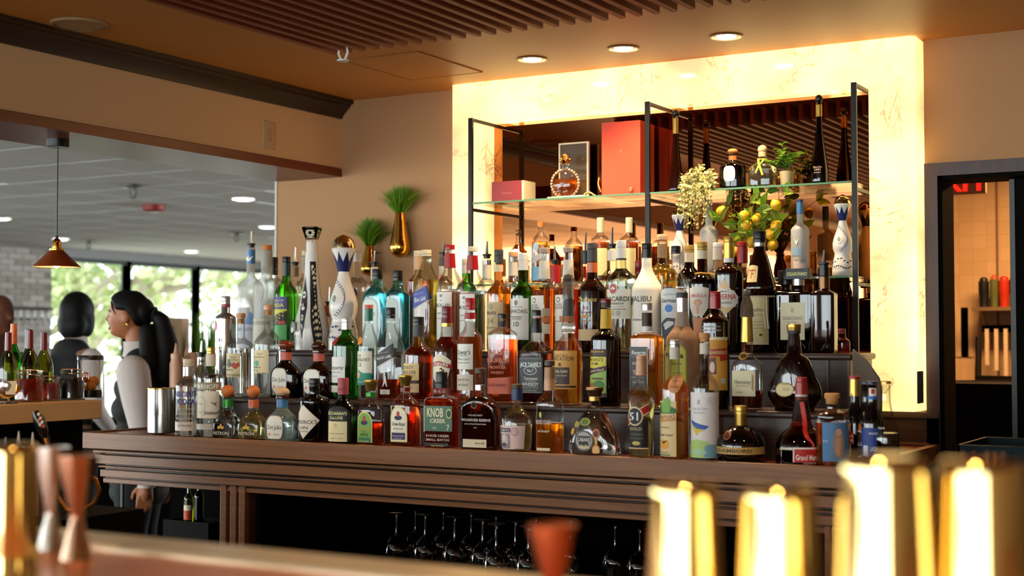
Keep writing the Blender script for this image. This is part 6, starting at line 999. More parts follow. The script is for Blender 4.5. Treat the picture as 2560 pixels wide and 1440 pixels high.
# soda gun with gold hose
sgp = onD(98, 1060, 3.9); s = 3.9/FPX; RV = Vector(tuple(_R)); UV = Vector((0, 0, 1)); P2 = lambda x, y, d=3.9: Vector(tuple(onD(x, y, d)))
sg = thing('soda_gun', 'black soda gun with coloured buttons on a gold hose', 'soda gun', tuple(P2(105, 1095)))
o3 = Vector(sg.location)
M().tube([P2(88, 1028)-o3, P2(98, 1050)-o3, P2(108, 1080)-o3, P2(112, 1095)-o3], [.008, .017, .014, .008], 10).obj('handle', pm('gun_black', '#1c1410', .2), sg)
for i, (x, y) in enumerate(((97, 1036), (102, 1046), (98, 1050), (106, 1056), (101, 1062), (109, 1066))):
    q_ = P2(x, y, 3.882)-o3; M().ell(tuple(q_), (.0045, .004, .005), 10, 8).obj('button', colm(('#c9b9a0', '#c9a890', '#b0402c')[i % 3]), sg)
M().tube([P2(111, 1092)-o3, P2(118, 1112)-o3, P2(128, 1150)-o3, P2(140, 1230)-o3, P2(165, 1275)-o3, P2(200, 1283)-o3, P2(238, 1255)-o3, P2(248, 1225)-o3, P2(240, 1200)-o3, P2(222, 1188)-o3], .0065, 10).obj('hose', pm('gold_hose', '#b0702c', .25, metal=.8), sg)
q0 = P2(100, 1070, 3.94)-o3; M().tube([q0, Vector((q0.x, q0.y+.03, q0.z-.03)), Vector((q0.x, q0.y+.03, .951-o3.z))], .006, 8).obj('holster', BLK, sg)
# squeeze bottles standing on the work counter
wc = thing('work_counter', 'dark steel work counter behind the gold shaker at left', 'counter', (-3.4, 2.3, 0)); part(box(-3.74, -2.92, 1.72, 2.95, 0, .95), 'cabinet', NIGHT, wc)
def sqz(px, yt, d, label, z0=.951, sc=1., col='#d3b8a0', grp='squeeze bottles on the work counter', w=17):
    p = onD(px, yt, d); t = thing('squeeze_bottle', label, 'squeeze bottle', (p[0], p[1], z0), 0, grp); h = p[2]-z0; s = d/FPX; m_ = pm('sq_'+col.strip('#'), col, .4)
    M().lathe([(0, w*s), (h*.6, w*s), (h*.66, w*.8*s), (h*.7, w*.8*s)], 22).obj('bottle_body', m_, t); M().lathe([(h*.70, w*.85*s), (h*.79, w*.85*s), (h*.80, w*.45*s), (h*.85, w*.28*s), (h, w*.09*s)], 18).obj('nozzle_cap', m_, t)
sqz(47, 1078, 3.9, 'white-tipped squeeze bottle beside the soda gun, left one'); sqz(82, 1081, 3.84, 'white-tipped squeeze bottle beside the soda gun, right one'); sqz(14, 1093, 3.9, 'squeeze bottle with low rounded cap at the left edge', col='#8c8a7c')
# ================================================================== DINING ROOM
CT = pm('ceiling_tile_white', '#dcd8d0', .9, bump=.2, bscale=80); CG = pm('ceiling_grid_white', '#e6e6e2', .6)
HD = 2.50
cdg = struct('ceiling_dining', box(XD, XH2, -4.5, 16, HD+.02, HD+.1), CT)
grd = M(); tile = box(-.285, .285, -.285, .285, 0, .012).mesh('ceiling_tile', CT)
for i in range(15): x = -4.2-.6*i; grd.box(x-.012, x+.012, -4.5, 16, HD, HD+.006)
for j in range(34): y = -4.2+.6*j; grd.box(XD, XH2, y-.012, y+.012, HD-.0005, HD+.0055)
struct('ceiling_grid', grd, CG, cdg)
for i in range(14):
    for j in range(34):
        x, y = -4.5-.6*i, -3.9+.6*j; cc = np.array([x, y, HD]); q_ = (cc-CAMP); dd = q_@_F
        if dd < 4: continue
        px, py = 1280+FPX*(q_@_R)/dd, 720-FPX*(q_@_U)/dd
        if -120 < px < 760 and 300 < py < 720:
            o = bpy.data.objects.new('ceiling_tile', tile); COL.objects.link(o); o.parent = cdg; o.location = (x, y, HD+.001)
struct('wall_dining_far', box(XD-.5, -4.0, 15.9, 16, 0, 2.6), WALL)
# window wall
w0, w1 = 11.27, 15.9; ZS = .45; WT = 2.395
ww = M().box(XD-.15, XD, -4.5, 16, WT, HD+.1).box(XD-.15, XD, -4.5, 16, 0, ZS).box(XD-.15, XD, 7.2, w0, ZS, WT).box(XD-.15, XD, 15.6, 16, ZS, WT).box(XD-.15, XD, -4.5, -3.9, ZS, WT)
struct('wall_windows', ww, pm('pale_grey_wall', '#a5a7a6', .8))
MUL = pm('mullion_grey', '#4c5658', .4, metal=.3)
ys = [w0, 12.52, 13.74, 15.6]
for i in range(3):
    o = struct('window_%d' % (i+1), M().box(XD-.06, XD+.03, ys[i]-.04, ys[i]+.04, ZS, WT).box(XD-.06, XD+.03, ys[i+1]-.04, ys[i+1]+.04, ZS, WT).box(XD-.06, XD+.03, ys[i], ys[i+1], WT-.05, WT).box(XD-.06, XD+.03, ys[i], ys[i+1], ZS, ZS+.06), MUL)
    struct('pane', box(XD-.05, XD-.044, ys[i]+.04, ys[i+1]-.04, ZS+.06, WT-.05), PANE, o)
ys2 = [-3.9, -2.0, -.1, 1.8, 3.7, 5.6, 7.2]
for i in range(6):
    o = struct('window_%d' % (i+4), M().box(XD-.06, XD+.03, ys2[i]-.04, ys2[i]+.04, ZS, WT).box(XD-.06, XD+.03, ys2[i+1]-.04, ys2[i+1]+.04, ZS, WT), MUL); struct('pane', box(XD-.05, XD-.044, ys2[i]+.04, ys2[i+1]-.04, ZS, WT), PANE, o)
# whitewashed brick, each brick its own
random.seed(21); wbk_ = struct('wall_brick', box(XD, XD+.08, 7.2, w0-.02, 0, WT+.1), pm('mortar', '#8d8982', .9))
bms = [box(0, .022, -.098, .098, -.029, .029).mesh('brick', pm('whitewash_%d' % i, c, .85, vary=.12, bscale=30)) for i, c in enumerate(('#b5afa6', '#a39c93', '#c0bab2'))]
for r_ in range(34):
    for k in range(5):
        y = w0-.13-k*.206-(.103 if r_ % 2 else 0); z = .25+r_*.066
        o = bpy.data.objects.new('brick', random.choice(bms)); COL.objects.link(o); o.parent = wbk_; o.location = (XD+.078+random.uniform(0, .008), y, z)
shf = thing('wall_shelf', 'small dark shelf with hanging stemware on the whitewashed brick wall', 'wall shelf', (XD+.1, 10.8, 0)); a = onX(0, 770, XD+.1); b = onX(100, 770, XD+.1)
part(box(XD+.1, XD+.32, a[1]-.4, b[1], a[2]-.02, a[2]+.01), 'shelf_board', DARKW, shf); random.seed(4)
for i in range(6): part(M().lathe([(-.02, .03), (-.024, .004), (-.10, .004), (-.13, .03), (-.20, .035)], 16, cap0=False, cap1=False, o=(XD+.2, a[1]+.1+i*.10, a[2])), 'hanging_glass', WG, shf)
# dining ceiling fixtures
for (x, y), l in zip(((608, 498), (669, 568), (478, 629), (152, 598), (2, 547)), ('recessed light in the grid ceiling just under the wooden soffit', 'recessed light in the grid ceiling by the wall corner', 'recessed light in the grid ceiling over the middle window', 'recessed light in the grid ceiling behind the pendant cord', 'recessed light in the grid ceiling at the left edge')):
    p = onZ(x, y, HD); recessed(p[0], p[1], HD-.001, l, 'recessed lights in the grid ceiling', r=.085, warm=False, es=9)
for (x, y), l in zip(((333, 462), (222, 600), (592, 580)), ('near sprinkler head under the grid ceiling', 'sprinkler head over the leftmost window', 'sprinkler head over the rightmost window')): sprinkler(onZ(x, y, HD), l, '#5a564e', 2.2)
p = onZ(385, 512, HD); sm_ = thing('fire_alarm', 'red round fire alarm on the grid ceiling', 'fire alarm', tuple(p)); M().lathe([(0, .09), (-.045, .09), (-.055, .075)], 24).obj('alarm_body', pm('alarm_red', '#8a1c14', .4), sm_); M().lathe([(-.055, .03), (-.065, .02)], 16).obj('alarm_lens', pm('alarm_white', '#cfcac0', .4), sm_)
# host stand / partition, plant, table things seen past the bar
p0 = onD(400, 795, 9.0); p1 = onD(465, 795, 9.0)
hs = thing('partition_box', 'beige panelled partition in front of the windows behind the ponytail', 'partition', ((p0[0]+p1[0])/2, (p0[1]+p1[1])/2, 0), YAW); w_ = np.linalg.norm(p1-p0)/2
PBM = pm('beige_laminate', '#b3906a', .6)
box(-w_*.9, w_, -.1, .1, 0, p0[2]).obj('panel_body', PBM, hs, bev=.005); box(w_*.1, w_*.45, -.105, -.1, .2, p0[2]-.05).obj('panel_strip', pm('tan_strip', '#9c7450', .6), hs)
def plant(px, yt, yb, label, d, wpx):
    random.seed(9); p = onD(px, yb, d); t = thing('potted_grass', label, 'potted plant', (p[0], p[1], 0)); s = d/FPX
    M().lathe([(0, .12), (p[2]-.3, .14), (p[2]-.28, .14)], 24).obj('planter', pm('grey_planter', '#6a6560', .6), t); gr = M(); hh = onD(px, yt, d)[2]-(p[2]-.3)
    for i in range(260):
        a = random.uniform(0, 6.28); sp = abs(random.gauss(0, .5))*wpx*s; b_ = Vector((math.cos(a)*.06, math.sin(a)*.06, p[2]-.3)); e_ = b_+Vector((math.cos(a)*sp, math.sin(a)*sp, hh*random.uniform(.6, 1))); sd = Vector((math.sin(a*3), math.cos(a*3), 0))*.006; m_ = b_.lerp(e_, .5)+Vector((0, 0, .05)); gr.add([b_-sd, b_+sd, m_+sd, m_-sd, e_], [(0, 1, 2, 3), (3, 2, 4)])
    tag(gr.obj('blades', leafmat('grass_green', '#5c8a1c', .3), t), kind='stuff')
plant(528, 775, 900, 'tall grassy plant before the right-hand window', 9.0, 28)
tb = thing('side_table', 'dark side table beyond the left end of the back bar', 'table', (0, 0, 0)); q_ = onD(455, 985, 6.75); tb.location = tuple(onD(492, 985, 6.62)[:2])+(0,); tb.rotation_euler = (0, 0, YAW); M().box(-.13, .20, -.12, .2, q_[2]-.04, q_[2]).obj('table_top', DARKW, tb); M().box(-.10, .17, -.09, .17, 0, q_[2]-.04).obj('table_base', NIGHT, tb)
sqz(440, 858, 6.72, 'pinkish squeeze bottle right of the woman\'s hair', q_[2]+.001, col='#d3a080', grp='pink squeeze bottles on the side table', w=15); sqz(466, 868, 6.78, 'pinkish squeeze bottle partly behind the white-capped vodka', q_[2]+.001, col='#d3a080', grp='pink squeeze bottles on the side table', w=13)
rc = thing('cup_stack', 'short stack of tan cups before the window behind the vodka bottles', 'cup stack', tuple(onD(482, 980, 6.8)[:2])+(q_[2],)); M().lathe([(0, .03), (.18, .04), (.2, .042)], 20).obj('cups', pm('tan_cups', '#b98a62', .6), rc)
# black screen added behind the woman to keep the view under the bar dark
b0, b1 = onD(-60, 1045, 8.6), onD(600, 1045, 8.6)
bt = thing('dark_screen', 'long black screen added low behind the two women to darken the view', 'added screen', ((b0[0]+b1[0])/2, (b0[1]+b1[1])/2, 0), YAW); box(-np.linalg.norm(b1-b0)/2, np.linalg.norm(b1-b0)/2, 0, .12, 0, b0[2]).obj('screen_panel', NIGHT, bt, bev=.01)
# outdoors
struct('ground_outside', box(-60, XD-.2, -30, 60, -.3, -.15), pm('lawn', '#cdc8ba', .9, vary=.3, bscale=2))
LT = [leafmat('tree_leaf_%d' % i, c, .5) for i, c in enumerate(('#8f9a6c', '#6c7f4a', '#aab486'))]; BRK = pm('tree_bark', '#7a7466', .9, bump=.4, bscale=20)
def tree(x, y, h, R__, seed, label, nl):
    random.seed(seed); t = thing('leafy_tree', label, 'tree', (x, y, -.2)); tr = M(); tips = []
    tr.tube([(0, 0, 0), (.1, .05, h*.3), (.25, -.1, h*.55)], [.22, .17, .12], 10)
    for k in range(9):
        a = k*.75+random.random(); b_ = Vector((.1, .05, h*random.uniform(.25, .5))); e_ = b_+Vector((math.cos(a)*R__*.8, math.sin(a)*R__*.8, h*random.uniform(.1, .5))); mid = (b_+e_)/2+Vector((0, 0, -.15)); tr.tube([b_, mid, e_], [.09, .06, .03], 7); tips += [mid, e_, (mid+e_)/2]
    tr.obj('trunk', BRK, t); fo = M()
    cl = [random.choice(tips)+Vector((random.gauss(0, .55), random.gauss(0, .55), random.gauss(0, .5))) for _ in range(46)]
    for i in range(nl):
        q_ = random.choice(cl)+Vector((random.gauss(0, .30), random.gauss(0, .30), random.gauss(0, .26))); a_ = rv(1).normalized(); b_ = a_.orthogonal().normalized(); c_ = a_.cross(b_); r_ = random.uniform(.06, .11); fo.add([q_-b_*r_, q_+c_*r_*.6, q_+b_*r_, q_-c_*r_*.6], [(0, 1, 2, 3)], random.randrange(3))
    tag(fo.obj('foliage', LT, t), kind='stuff')
tree(-17.0, 14.2, 4.6, 2.6, 1, 'pale-trunked leafy tree outside the left window', 3000); tree(-17.5, 17.4, 5.0, 2.6, 2, 'leafy tree outside the middle window', 2300); tree(-21, 19.5, 5.2, 3.0, 3, 'far leafy tree outside between the mullions', 2000); tree(-20, 23.6, 4.6, 2.4, 4, 'far leafy tree outside the right window', 700)
# ================================================================== KITCHEN THINGS
def kp(px, py, Y): return onY(px, py, Y)
pa, pb = kp(2428, 768, 7.95), kp(2560, 768, 7.95)
ks = thing('kitchen_shelf', 'steel wall shelf with tumblers beyond the doorway', 'shelf', (pa[0], 7.9, 0)); SST = pm('dull_steel', '#a8916f', .35, metal=.7)
part(M().box(pa[0], pb[0]+.2, 7.95, 8.19, pa[2]-.02, pa[2]), 'shelf_plate', SST, ks); part(M().tube([(pa[0]+.05, 8.0, pa[2]-.02), (pa[0]+.05, 8.19, pa[2]-.2)], .008, 6), 'bracket', SST, ks)
for px, yt, w_, col, l in ((2460, 693, 26, '#15181c', 'black insulated bottle, leftmost on the kitchen shelf'), (2486, 688, 21, '#5f6a3c', 'olive green tumbler with orange lid, second on the kitchen shelf'), (2511, 690, 27, '#c0341a', 'bright red-orange tumbler on the kitchen shelf'), (2534, 686, 18, '#1c2a33', 'dark tumbler at the door edge on the kitchen shelf')):
    p = kp(px, 760, 8.06); s = depth(p)/FPX; h = kp(px, yt, 8.06)[2]-pa[2]; t = thing('tumbler', l, 'tumbler', (p[0], 8.06, pa[2]), 0, 'tumblers on the kitchen shelf'); M().lathe([(0, w_*.42*s), (h*.4, w_*.45*s), (h*.45, w_*.5*s), (h*.85, w_*.5*s), (h*.88, w_*.4*s)], 22).obj('tumbler_body', pm('tum_'+col.strip('#'), col, .4), t); M().lathe([(h*.88, w_*.4*s), (h*.95, w_*.36*s), (h, w_*.2*s)], 18).obj('lid', pm('lid_'+col.strip('#'), '#c04a20' if 'olive' in l else col, .4), t)
p = kp(2500, 850, 7.95); kr = thing('knife_rack', 'dark magnetic rack with hanging utensils under the kitchen shelf', 'utensil rack', (p[0], 8.1, 0)); z = kp(2500, 822, 8.1)[2]; part(M().box(p[0]-.12, p[0]+.2, 8.08, 8.1, z-.02, z+.02), 'rack_bar', NIGHT, kr)
for i in range(6): part(M().box(p[0]-.1+i*.05, p[0]-.08+i*.05, 8.05, 8.07, z-.2-.03*(i % 3), z), 'utensil', pm('utensil', '#e0cdb0', .5), kr)
for px, l in ((2405, 'left'), (2418, 'right')):
    p = kp(px, 830, 8.19); t = thing('wall_notice', 'paper notice taped on the tiled kitchen wall, %s sheet' % l, 'paper notice', (p[0], 8.195, p[2]), 0, 'notices on the kitchen wall'); box(-.035, .035, -.004, 0, -.14, .14).obj('sheet', pm('notice_paper', '#d9bd93', .7), t)
p = kp(2520, 615, 8.95); ve = thing('wall_vent', 'dark slatted vent grille on the far kitchen wall', 'vent', (p[0], 8.9, p[2])); box(-.16, .3, .06, .1, -.06, .06).obj('vent_frame', pm('vent_frame', '#3a2a1c', .5), ve)
for i in range(8): box(-.13+i*.05, -.10+i*.05, .05, .062, -.05, .05).obj('vent_slat', pm('vent_slat', '#7a5c3c', .5), ve)
def chair(px, yt, Y, label, rz):
    p = kp(px, yt, Y); t = thing('bar_chair', label, 'chair', (p[0], Y, 0), rz, 'dark chairs in the doorway'); m_ = pm('black_wood', '#080605', .5); zt_ = p[2]
    for sx in (-.19, .19): M().tube([(sx, 0, 0), (sx, .02, zt_*.6), (sx*1.05, .07, zt_)], .017, 8).obj('rear_leg', m_, t); M().tube([(sx, -.38, 0), (sx, -.38, .72)], .017, 8).obj('front_leg', m_, t)
    box(-.21, .21, -.40, .02, .70, .75).obj('seat', m_, t, bev=.01)
    for z in (zt_-.30, zt_-.52): box(-.19, .19, .02, .045, z, z+.10 if z > zt_-.4 else z+.04).obj('back_rail', m_, t)
    M().tube([(-.19, -.2, .3), (.19, -.2, .3)], .012, 6).obj('stretcher', m_, t)
chair(2452, 845, 6.85, 'black high-backed chair, left one seen through the doorway', .5); chair(2520, 842, 7.45, 'black high-backed chair, right one seen through the doorway', -.3)
kc = thing('kitchen_counter', 'black counter filling the lower half of the doorway view', 'counter', (-1.6, 6.0, 0)); z = kp(2450, 958, 6.0)[2]; part(M().box(-2.4, -.5, 5.9, 6.3, 0, z), 'counter_body', NIGHT, kc)
# ================================================================== PEOPLE
def remesh(mb, name, mt, parent, vox=.009, smooth_=6, loc=(0, 0, 0), rz=0):
    me = mb.mesh('tmp', mt); o = bpy.data.objects.new('tmp', me); COL.objects.link(o)
    r = o.modifiers.new('r', 'REMESH'); r.mode = 'VOXEL'; r.voxel_size = vox; r.use_smooth_shade = True
    if smooth_: sm = o.modifiers.new('s', 'SMOOTH'); sm.iterations = smooth_; sm.factor = .5
    dg = bpy.context.evaluated_depsgraph_get(); m2 = bpy.data.meshes.new_from_object(o.evaluated_get(dg)); bpy.data.objects.remove(o); m2.name = name
    m2.materials.clear(); m2.materials.append(mt); m2.polygons.foreach_set('use_smooth', [True]*len(m2.polygons))
    n = bpy.data.objects.new(name, m2); COL.objects.link(n); n.parent = parent; n.location = loc; n.rotation_euler = (0, 0, rz); return n
def limb(m, pts, rad, seg=14, k=5):
    P_ = [Vector(p) for p in pts]; out = []; rr = []
    for i in range(len(P_)-1):
        for j in range(k): u = j/k; out.append(P_[i].lerp(P_[i+1], u)); rr.append(rad[i]+(rad[i+1]-rad[i])*u)
    out.append(P_[-1]); rr.append(rad[-1]); m.tube(out, rr, seg); m.ell(tuple(P_[0]), (rad[0],)*3, 12, 8); m.ell(tuple(P_[-1]), (rad[-1],)*3, 12, 8)
def head_mesh(m, c, k=1.):
    """head facing -Y, chin to crown .225*k, centred on c (mid height)"""
    g = lambda x, s_: math.exp(-(x/s_)**2)
    seg, rings = 64, 60; b = len(m.v); c = Vector(c)
    for i in range(rings+1):
        t = -1+2*i/rings; z = t*.113*k
        cr = math.sqrt(max(0, 1-min(1, abs((t-.05)/1.0))**2.6)) if t > .05 else math.sqrt(max(0, 1-abs((t-.05)/1.05)**3.2))
        wd = .074*cr*(1-.36*max(0, -t-.15)); fr_ = .088*cr; bk2 = .100*cr*(1-.85*max(0, -t-.1))
        for j in range(seg):
            a = 2*math.pi*j/seg; x = math.sin(a); y = -math.cos(a); d = fr_ if y < 0 else bk2; px = wd*x; py = d*y; f = max(0, -y)
            az = x  # lateral
            bump = 0
            if y < 0:
                bump += .026*g(az, .17)*g(t+.14, .11)+.012*g(az, .13)*g(t-.06, .17)      # nose
                bump += .006*g(az, .28)*g(t+.40, .055)+.006*g(az, .26)*g(t+.52, .05)      # lips
                bump -= .004*g(az, .3)*g(t+.46, .03); bump += .020*g(az, .38)*g(t+.78, .16)  # chin
                bump -= .008*(g(az-.42, .2)+g(az+.42, .2))*g(t-.06, .09)                   # eye sockets
                bump += .005*g(az, .6)*g(t-.2, .08)                                        # brow
                bump += .005*(g(az-.62, .25)+g(az+.62, .25))*g(t+.18, .16)                 # cheeks
            m.v.append((c.x+px*k, c.y+(py-bump)*k, c.z+z))
    for i in range(rings):
        for j in range(seg):
            j2 = (j+1) % seg; m.f.append((b+i*seg+j, b+i*seg+j2, b+(i+1)*seg+j2, b+(i+1)*seg+j)); m.m.append(0)
    m.f.append(tuple(b+j for j in range(seg))[::-1]); m.f.append(tuple(b+rings*seg+j for j in range(seg))); m.m += [0, 0]
    for sx in (-1, 1):
        m.ell((c.x+sx*.078*k, c.y+.010*k, c.z-.010*k), (.011*k, .019*k, .031*k), 12, 10)
def hand(m, w, d, up, k=1., side=1):
    """relaxed hand hanging from wrist w along d; up = back-of-hand direction"""
    w, d, up = Vector(w), Vector(d).normalized(), Vector(up).normalized(); s_ = d.cross(up).normalized()*side
    for i, u in enumerate((-.028, -.009, .010, .029)): limb(m, [w+s_*u*.6*k, w+d*.085*k+s_*u*k], [.014*k, .013*k], 10, 3)
    m.ell(tuple(w+d*.045*k), (.030*k, .030*k, .045*k), 14, 10)
    for i, (u, L_) in enumerate(((-.030, .062), (-.010, .075), (.011, .078), (.031, .070))):
        p0 = w+d*.085*k+s_*u*k; p1 = p0+d*L_*.45*k-up*.006*k; p2 = p1+(d*.8-up*.6).normalized()*L_*.32*k; p3 = p2+(d*.3-up).normalized()*L_*.25*k; limb(m, [p0, p1, p2, p3], [.0098*k, .009*k, .0082*k, .007*k], 10, 3)
    p0 = w+d*.025*k+s_*.030*k; p1 = p0+(d*.7+s_*.6-up*.3).normalized()*.038*k; p2 = p1+(d*.95+s_*.1-up*.3).normalized()*.030*k; limb(m, [p0, p1, p2], [.013*k, .011*k, .009*k], 10, 3)
def skinmat(name, col):
    m = pm(name, col, .5); p = [n for n in m.node_tree.nodes if n.type == 'BSDF_PRINCIPLED'][0]; p.inputs['Subsurface Weight'].default_value = .1; p.inputs['Subsurface Radius'].default_value = (.02, .008, .004); return m
HAIR = pm('black_hair', '#0b0706', .6, spec=.2, bump=.3, bscale=120); HAIRB = pm('dark_brown_hair', '#1c0d08', .38, bump=.5, bscale=250); VEST = pm('black_vest', '#0b0808', .8); SHIRT = pm('white_shirt', '#cbbcb4', .75, bump=.3, bscale=30); TROU = pm('black_trousers', '#070606', .85)
def person(name_label, pos, face, hz, skin, kind):
    """face: rotation so local -Y is the way the person looks; hz: head centre height"""
    t = thing('person', name_label, 'person', (pos[0], pos[1], 0), face); return t
# --- woman in profile: looks to image left (local -Y -> -R)
hp = onD(322, 790, 6.9); wz = hp[2]; face = YAW-math.pi/2
wm = person('laughing woman in profile with long black ponytail, white shirt and dark vest', hp, face, wz, None, 0)
# in local frame: -Y = where she looks (image left), +X = ? (towards/away camera)
SK = skinmat('skin_warm', '#a8663f')
m = M(); hc = (0, -.005, wz); head_mesh(m, hc)
limb(m, [(0, .03, wz-.06), (0, .055, wz-.19)], [.052, .055])
body = M(); sz = wz-.235
def torso(m, sz, w=.165, lean=0.):
    for z, a, b_, y in ((sz+.03, .07, .06, .06), (sz-.01, w*.92, .085, .065), (sz-.07, w, .105, .06), (sz-.20, w*.86, .112, .045), (sz-.34, w*.72, .095, .05), (sz-.44, w*.82, .105, .06), (sz-.54, w*.98, .125, .065), (sz-.62, w, .125, .06)): m.ell((0, y, z), (a, b_, .085), 20, 12)
torso(m, sz, .145)
cs = -1  # the arm nearer the camera
sd = 1
for sx in (-1, 1):
    sh = Vector((sx*.155, .065, sz-.045)); el = Vector((sx*.20, .125, sz-.31)); wr = Vector((sx*.19, .145, sz-.56))
    limb(m, [sh, el], [.052, .040]); limb(m, [el, wr], [.040, .026]); hand(m, wr, (0, -.10, -1), (sx*.9, .3, 0), 1.0, 1 if sx > 0 else -1)
    limb(m, [(sx*.085, .06, sz-.60), (sx*.09, .05, .50), (sx*.09, .07, .08)], [.088, .055, .038]); limb(m, [(sx*.09, .07, .05), (sx*.09, -.10, .035)], [.04, .03])
remesh(m, 'body', SK, wm, .0065, 3)
# shirt sleeves + collar, vest, trousers
m = M()
for sx in (-1, 1):
    sh = Vector((sx*.158, .065, sz-.035)); el = Vector((sx*.20, .125, sz-.31)); wr = Vector((sx*.19, .144, sz-.545))
    limb(m, [sh, sh.lerp(el, .45), el], [.082, .076, .060]); limb(m, [el, wr], [.055, .038]); m.ell((sx*.17, .065, sz-.06), (.062, .066, .08), 14, 10)
remesh(m, 'shirt_sleeves', SHIRT, wm, .009, 5)
cl_ = M().lathe([(wz-.20, .070), (wz-.165, .064), (wz-.125, .066), (wz-.125, .062), (wz-.165, .060), (wz-.20, .066)], 28, q=1.05, cap0=False, cap1=False, o=(0, .045, 0)); cl_.obj('collar', SHIRT, wm)
m = M()
for z, a, b_, y in ((sz+.0, .125, .082, .065), (sz-.05, .150, .105, .062), (sz-.12, .152, .122, .055), (sz-.22, .148, .125, .045), (sz-.34, .128, .110, .05), (sz-.46, .15, .122, .06), (sz-.56, .172, .140, .065), (sz-.62, .175, .142, .06)): m.ell((0, y, z), (a, b_, .09), 20, 12)
remesh(m, 'vest', VEST, wm, .01, 5)
m = M()
for sx in (-1, 1): limb(m, [(sx*.085, .06, sz-.58), (sx*.09, .05, .50), (sx*.09, .07, .10)], [.105, .075, .06])
m.ell((0, .06, sz-.58), (.172, .142, .10), 18, 10); remesh(m, 'trousers', TROU, wm, .012, 4)
# hair: cap, hairline, ponytail
def hair_cap(c, thick=.013, hl_y=(-.12, -.07, -.04, -.012, .008, .030, .05, .08), hl_z=(.080, .068, .030, .026, .024, .0, -.05, -.09), k=1.):
    m = M(); head_mesh(m, (0, 0, 0), k); vv = []
    for x, y, z in m.v:
        if abs(x) > .08: x *= .9
        hl = float(np.interp(y/k, hl_y, hl_z))*k; o = thick*max(-1.6, min(1., (z-hl)/.014)); n_ = Vector((x/.0056, y/.0085, z/.012)).normalized() if (x or y or z) else Vector((0, 0, 1)); q_ = Vector((x, y, z))+n_*o
        vv.append((c[0]+q_.x, c[1]+q_.y, c[2]+q_.z))
    m.v = vv; return m
m = hair_cap(hc); m.ell((0, .075, wz+.02), (.070, .052, .070), 20, 12); remesh(m, 'hair', HAIR, wm, .005, 2)
m = M(); limb(m, [(0, .115, wz+.01), (0, .160, wz-.02), (.0, .185, wz-.14), (.0, .175, wz-.32), (0, .155, wz-.50)], [.028, .040, .060, .066, .012])
limb(m, [(.05, .10, wz-.07), (.09, .12, wz-.24), (.09, .115, wz-.42)], [.035, .045, .01]); limb(m, [(-.05, .10, wz-.07), (-.09, .12, wz-.24), (-.09, .115, wz-.42)], [.035, .045, .01])
remesh(m, 'ponytail', HAIR, wm, .008, 3)
M().tube([(.03*math.cos(a), .125+.006*math.sin(a), wz+.008+.03*math.sin(a)) for a in np.linspace(0, 6.283, 17)], .008, 8).obj('scrunchie', pm('scrunchie_black', '#120c0c', .8), wm)
m = M()
for sx in (-1, 1): m.tube([(sx*.020, -.060, wz+.092), (sx*.040, -.074, wz+.066), (sx*.056, -.064, wz+.036), (sx*.066, -.046, wz+.005)], [.006, .006, .005, .002], 8)
m.obj('fringe_strands', HAIR, wm)
EY = pm('eye_white', '#d9d4cf', .2); IR_ = pm('iris_dark', '#140a06', .1); LIP = pm('lips', '#8f3f33', .4); TEE = pm('teeth', '#f1ece6', .25)
for sx in (-1, 1):
    M().ell((sx*.030, -.0725, wz+.006), (.0125, .011, .008), 14, 10).obj('eye', EY, wm); M().ell((sx*.030, -.082, wz+.006), (.0055, .003, .0058), 10, 8).obj('iris', IR_, wm)
    M().tube([(sx*.016, -.091, wz+.022), (sx*.030, -.090, wz+.027), (sx*.046, -.078, wz+.022)], .003, 6).obj('eyebrow', HAIR, wm)
    M().tube([(sx*.086+.0, .010+.007*math.cos(a), wz-.048+.009*math.sin(a)) for a in np.linspace(0, 6.283, 11)], .0014, 5).obj('hoop_earring', GOLD, wm)
M().ell((0, -.080, wz-.054), (.022, .012, .011), 18, 10).obj('mouth', pm('mouth_dark', '#3a1210', .5), wm); M().ell((0, -.088, wz-.049), (.021, .012, .008), 16, 8).obj('teeth', TEE, wm)
M().tube([(-.026, -.080, wz-.043), (0, -.0985, wz-.037), (.026, -.080, wz-.043)], [.002, .0045, .002], 8).obj('upper_lip', LIP, wm); M().tube([(-.026, -.080, wz-.046), (0, -.0960, wz-.064), (.026, -.080, wz-.046)], [.002, .005, .002], 8).obj('lower_lip', LIP, wm)
for sx in (-1, 1): M().lathe([(sz-.585, .041), (sz-.55, .043)], 20, cap0=False, cap1=False, o=(sx*.19, .144, 0)).obj('shirt_cuff', SHIRT, wm)
# --- second woman, dark bob seen from behind
hp2 = onD(200, 785, 8.2); z2 = hp2[2]; w2 = person('woman with black bob and dark vest turned towards the windows', hp2, YAW+math.radians(150), z2, None, 1)
SK2 = skinmat('skin_tan', '#9c6a4a'); m = M(); head_mesh(m, (0, 0, z2)); limb(m, [(0, .02, z2-.06), (0, .03, z2-.19)], [.05, .055]); s2 = z2-.235; torso(m, s2)
for sx in (-1, 1):
    sh = Vector((sx*.165, .06, s2-.03)); el = Vector((sx*.21, .07, s2-.31)); wr = Vector((sx*.15, -.12, s2-.45)); limb(m, [sh, el, wr], [.05, .04, .026]); hand(m, wr, (-sx*.2, -1, -.2), (0, 0, 1), 1, sx)
    limb(m, [(sx*.085, .06, s2-.60), (sx*.09, .05, .50), (sx*.09, .07, .08)], [.088, .055, .038]); limb(m, [(sx*.09, .07, .05), (sx*.09, -.10, .035)], [.04, .03])
remesh(m, 'body', SK2, w2, .009, 3)
m = M(); m.ell((0, .025, z2+.02), (.095, .105, .115), 20, 14); m.ell((0, .055, z2-.06), (.10, .075, .10), 18, 12); m.ell((-.06, .0, z2-.05), (.04, .05, .09), 12, 10); m.ell((.07, .02, z2-.05), (.03, .05, .09), 12, 10); remesh(m, 'hair', HAIR, w2, .009, 14)
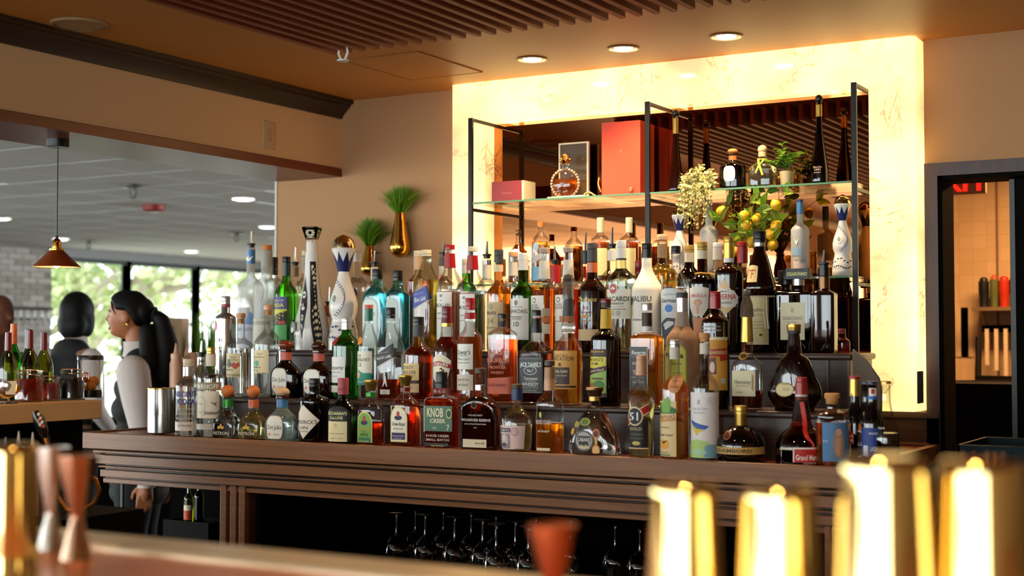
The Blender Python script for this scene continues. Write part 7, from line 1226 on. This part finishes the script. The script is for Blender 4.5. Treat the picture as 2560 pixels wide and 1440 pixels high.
m = M()
for z, a, b_, y in ((s2+.0, .14, .09, .065), (s2-.06, .165, .11, .062), (s2-.15, .165, .125, .055), (s2-.25, .155, .125, .045), (s2-.36, .135, .112, .05), (s2-.48, .16, .125, .06), (s2-.60, .18, .142, .06)): m.ell((0, y, z), (a, b_, .10), 18, 10)
remesh(m, 'vest', VEST, w2, .012, 4)
m = M()
for sx in (-1, 1): sh = Vector((sx*.165, .06, s2-.03)); el = Vector((sx*.21, .07, s2-.31)); wr = Vector((sx*.155, -.10, s2-.44)); limb(m, [sh, el, wr], [.068, .055, .038])
remesh(m, 'shirt_sleeves', SHIRT, w2, .012, 4); M().lathe([(z2-.19, .072), (z2-.13, .066)], 24, cap0=False, cap1=False, o=(0, .03, 0)).obj('collar', SHIRT, w2)
m = M()
for sx in (-1, 1): limb(m, [(sx*.085, .06, s2-.58), (sx*.09, .05, .50), (sx*.09, .07, .10)], [.105, .075, .06])
m.ell((0, .06, s2-.58), (.172, .142, .10), 18, 10); remesh(m, 'trousers', TROU, w2, .014, 3)
# --- man cut by the left edge
hp3 = onD(-4, 790, 8.0); z3 = hp3[2]; m3 = person('bald man in black clothes cut off by the left edge', hp3, YAW+math.radians(60), z3, None, 2)
m = M(); head_mesh(m, (0, 0, z3), 1.05); limb(m, [(0, .02, z3-.06), (0, .03, z3-.2)], [.06, .066]); s3 = z3-.25; torso(m, s3, .19)
for sx in (-1, 1):
    sh = Vector((sx*.19, .06, s3-.03)); el = Vector((sx*.24, .07, s3-.33)); wr = Vector((sx*.24, -.03, s3-.58)); limb(m, [sh, el, wr], [.058, .046, .03]); hand(m, wr, (0, -.1, -1), (sx, 0, 0), 1.05, sx)
    limb(m, [(sx*.095, .06, s3-.60), (sx*.10, .05, .50), (sx*.10, .07, .08)], [.095, .06, .042]); limb(m, [(sx*.1, .07, .05), (sx*.1, -.12, .035)], [.04, .03])
remesh(m, 'body', skinmat('skin_brown', '#6a3a22'), m3, .01, 3)
m = M(); torso(m, s3, .21)
for sx in (-1, 1): sh = Vector((sx*.19, .06, s3-.03)); el = Vector((sx*.24, .07, s3-.33)); wr = Vector((sx*.24, -.02, s3-.56)); limb(m, [sh, el, wr], [.078, .06, .042])
m.v = [(x*1.04, .06+(y-.06)*1.1, z) for x, y, z in m.v]; remesh(m, 'shirt', VEST, m3, .012, 4)
m = M()
for sx in (-1, 1): limb(m, [(sx*.095, .06, s3-.58), (sx*.10, .05, .50), (sx*.10, .07, .10)], [.115, .08, .065])
m.ell((0, .06, s3-.58), (.2, .16, .10), 18, 10); remesh(m, 'trousers', TROU, m3, .014, 3)
print('objects', len(COL.objects), 'tris', sum(len(o.data.polygons) for o in COL.objects if o.type == 'MESH'))
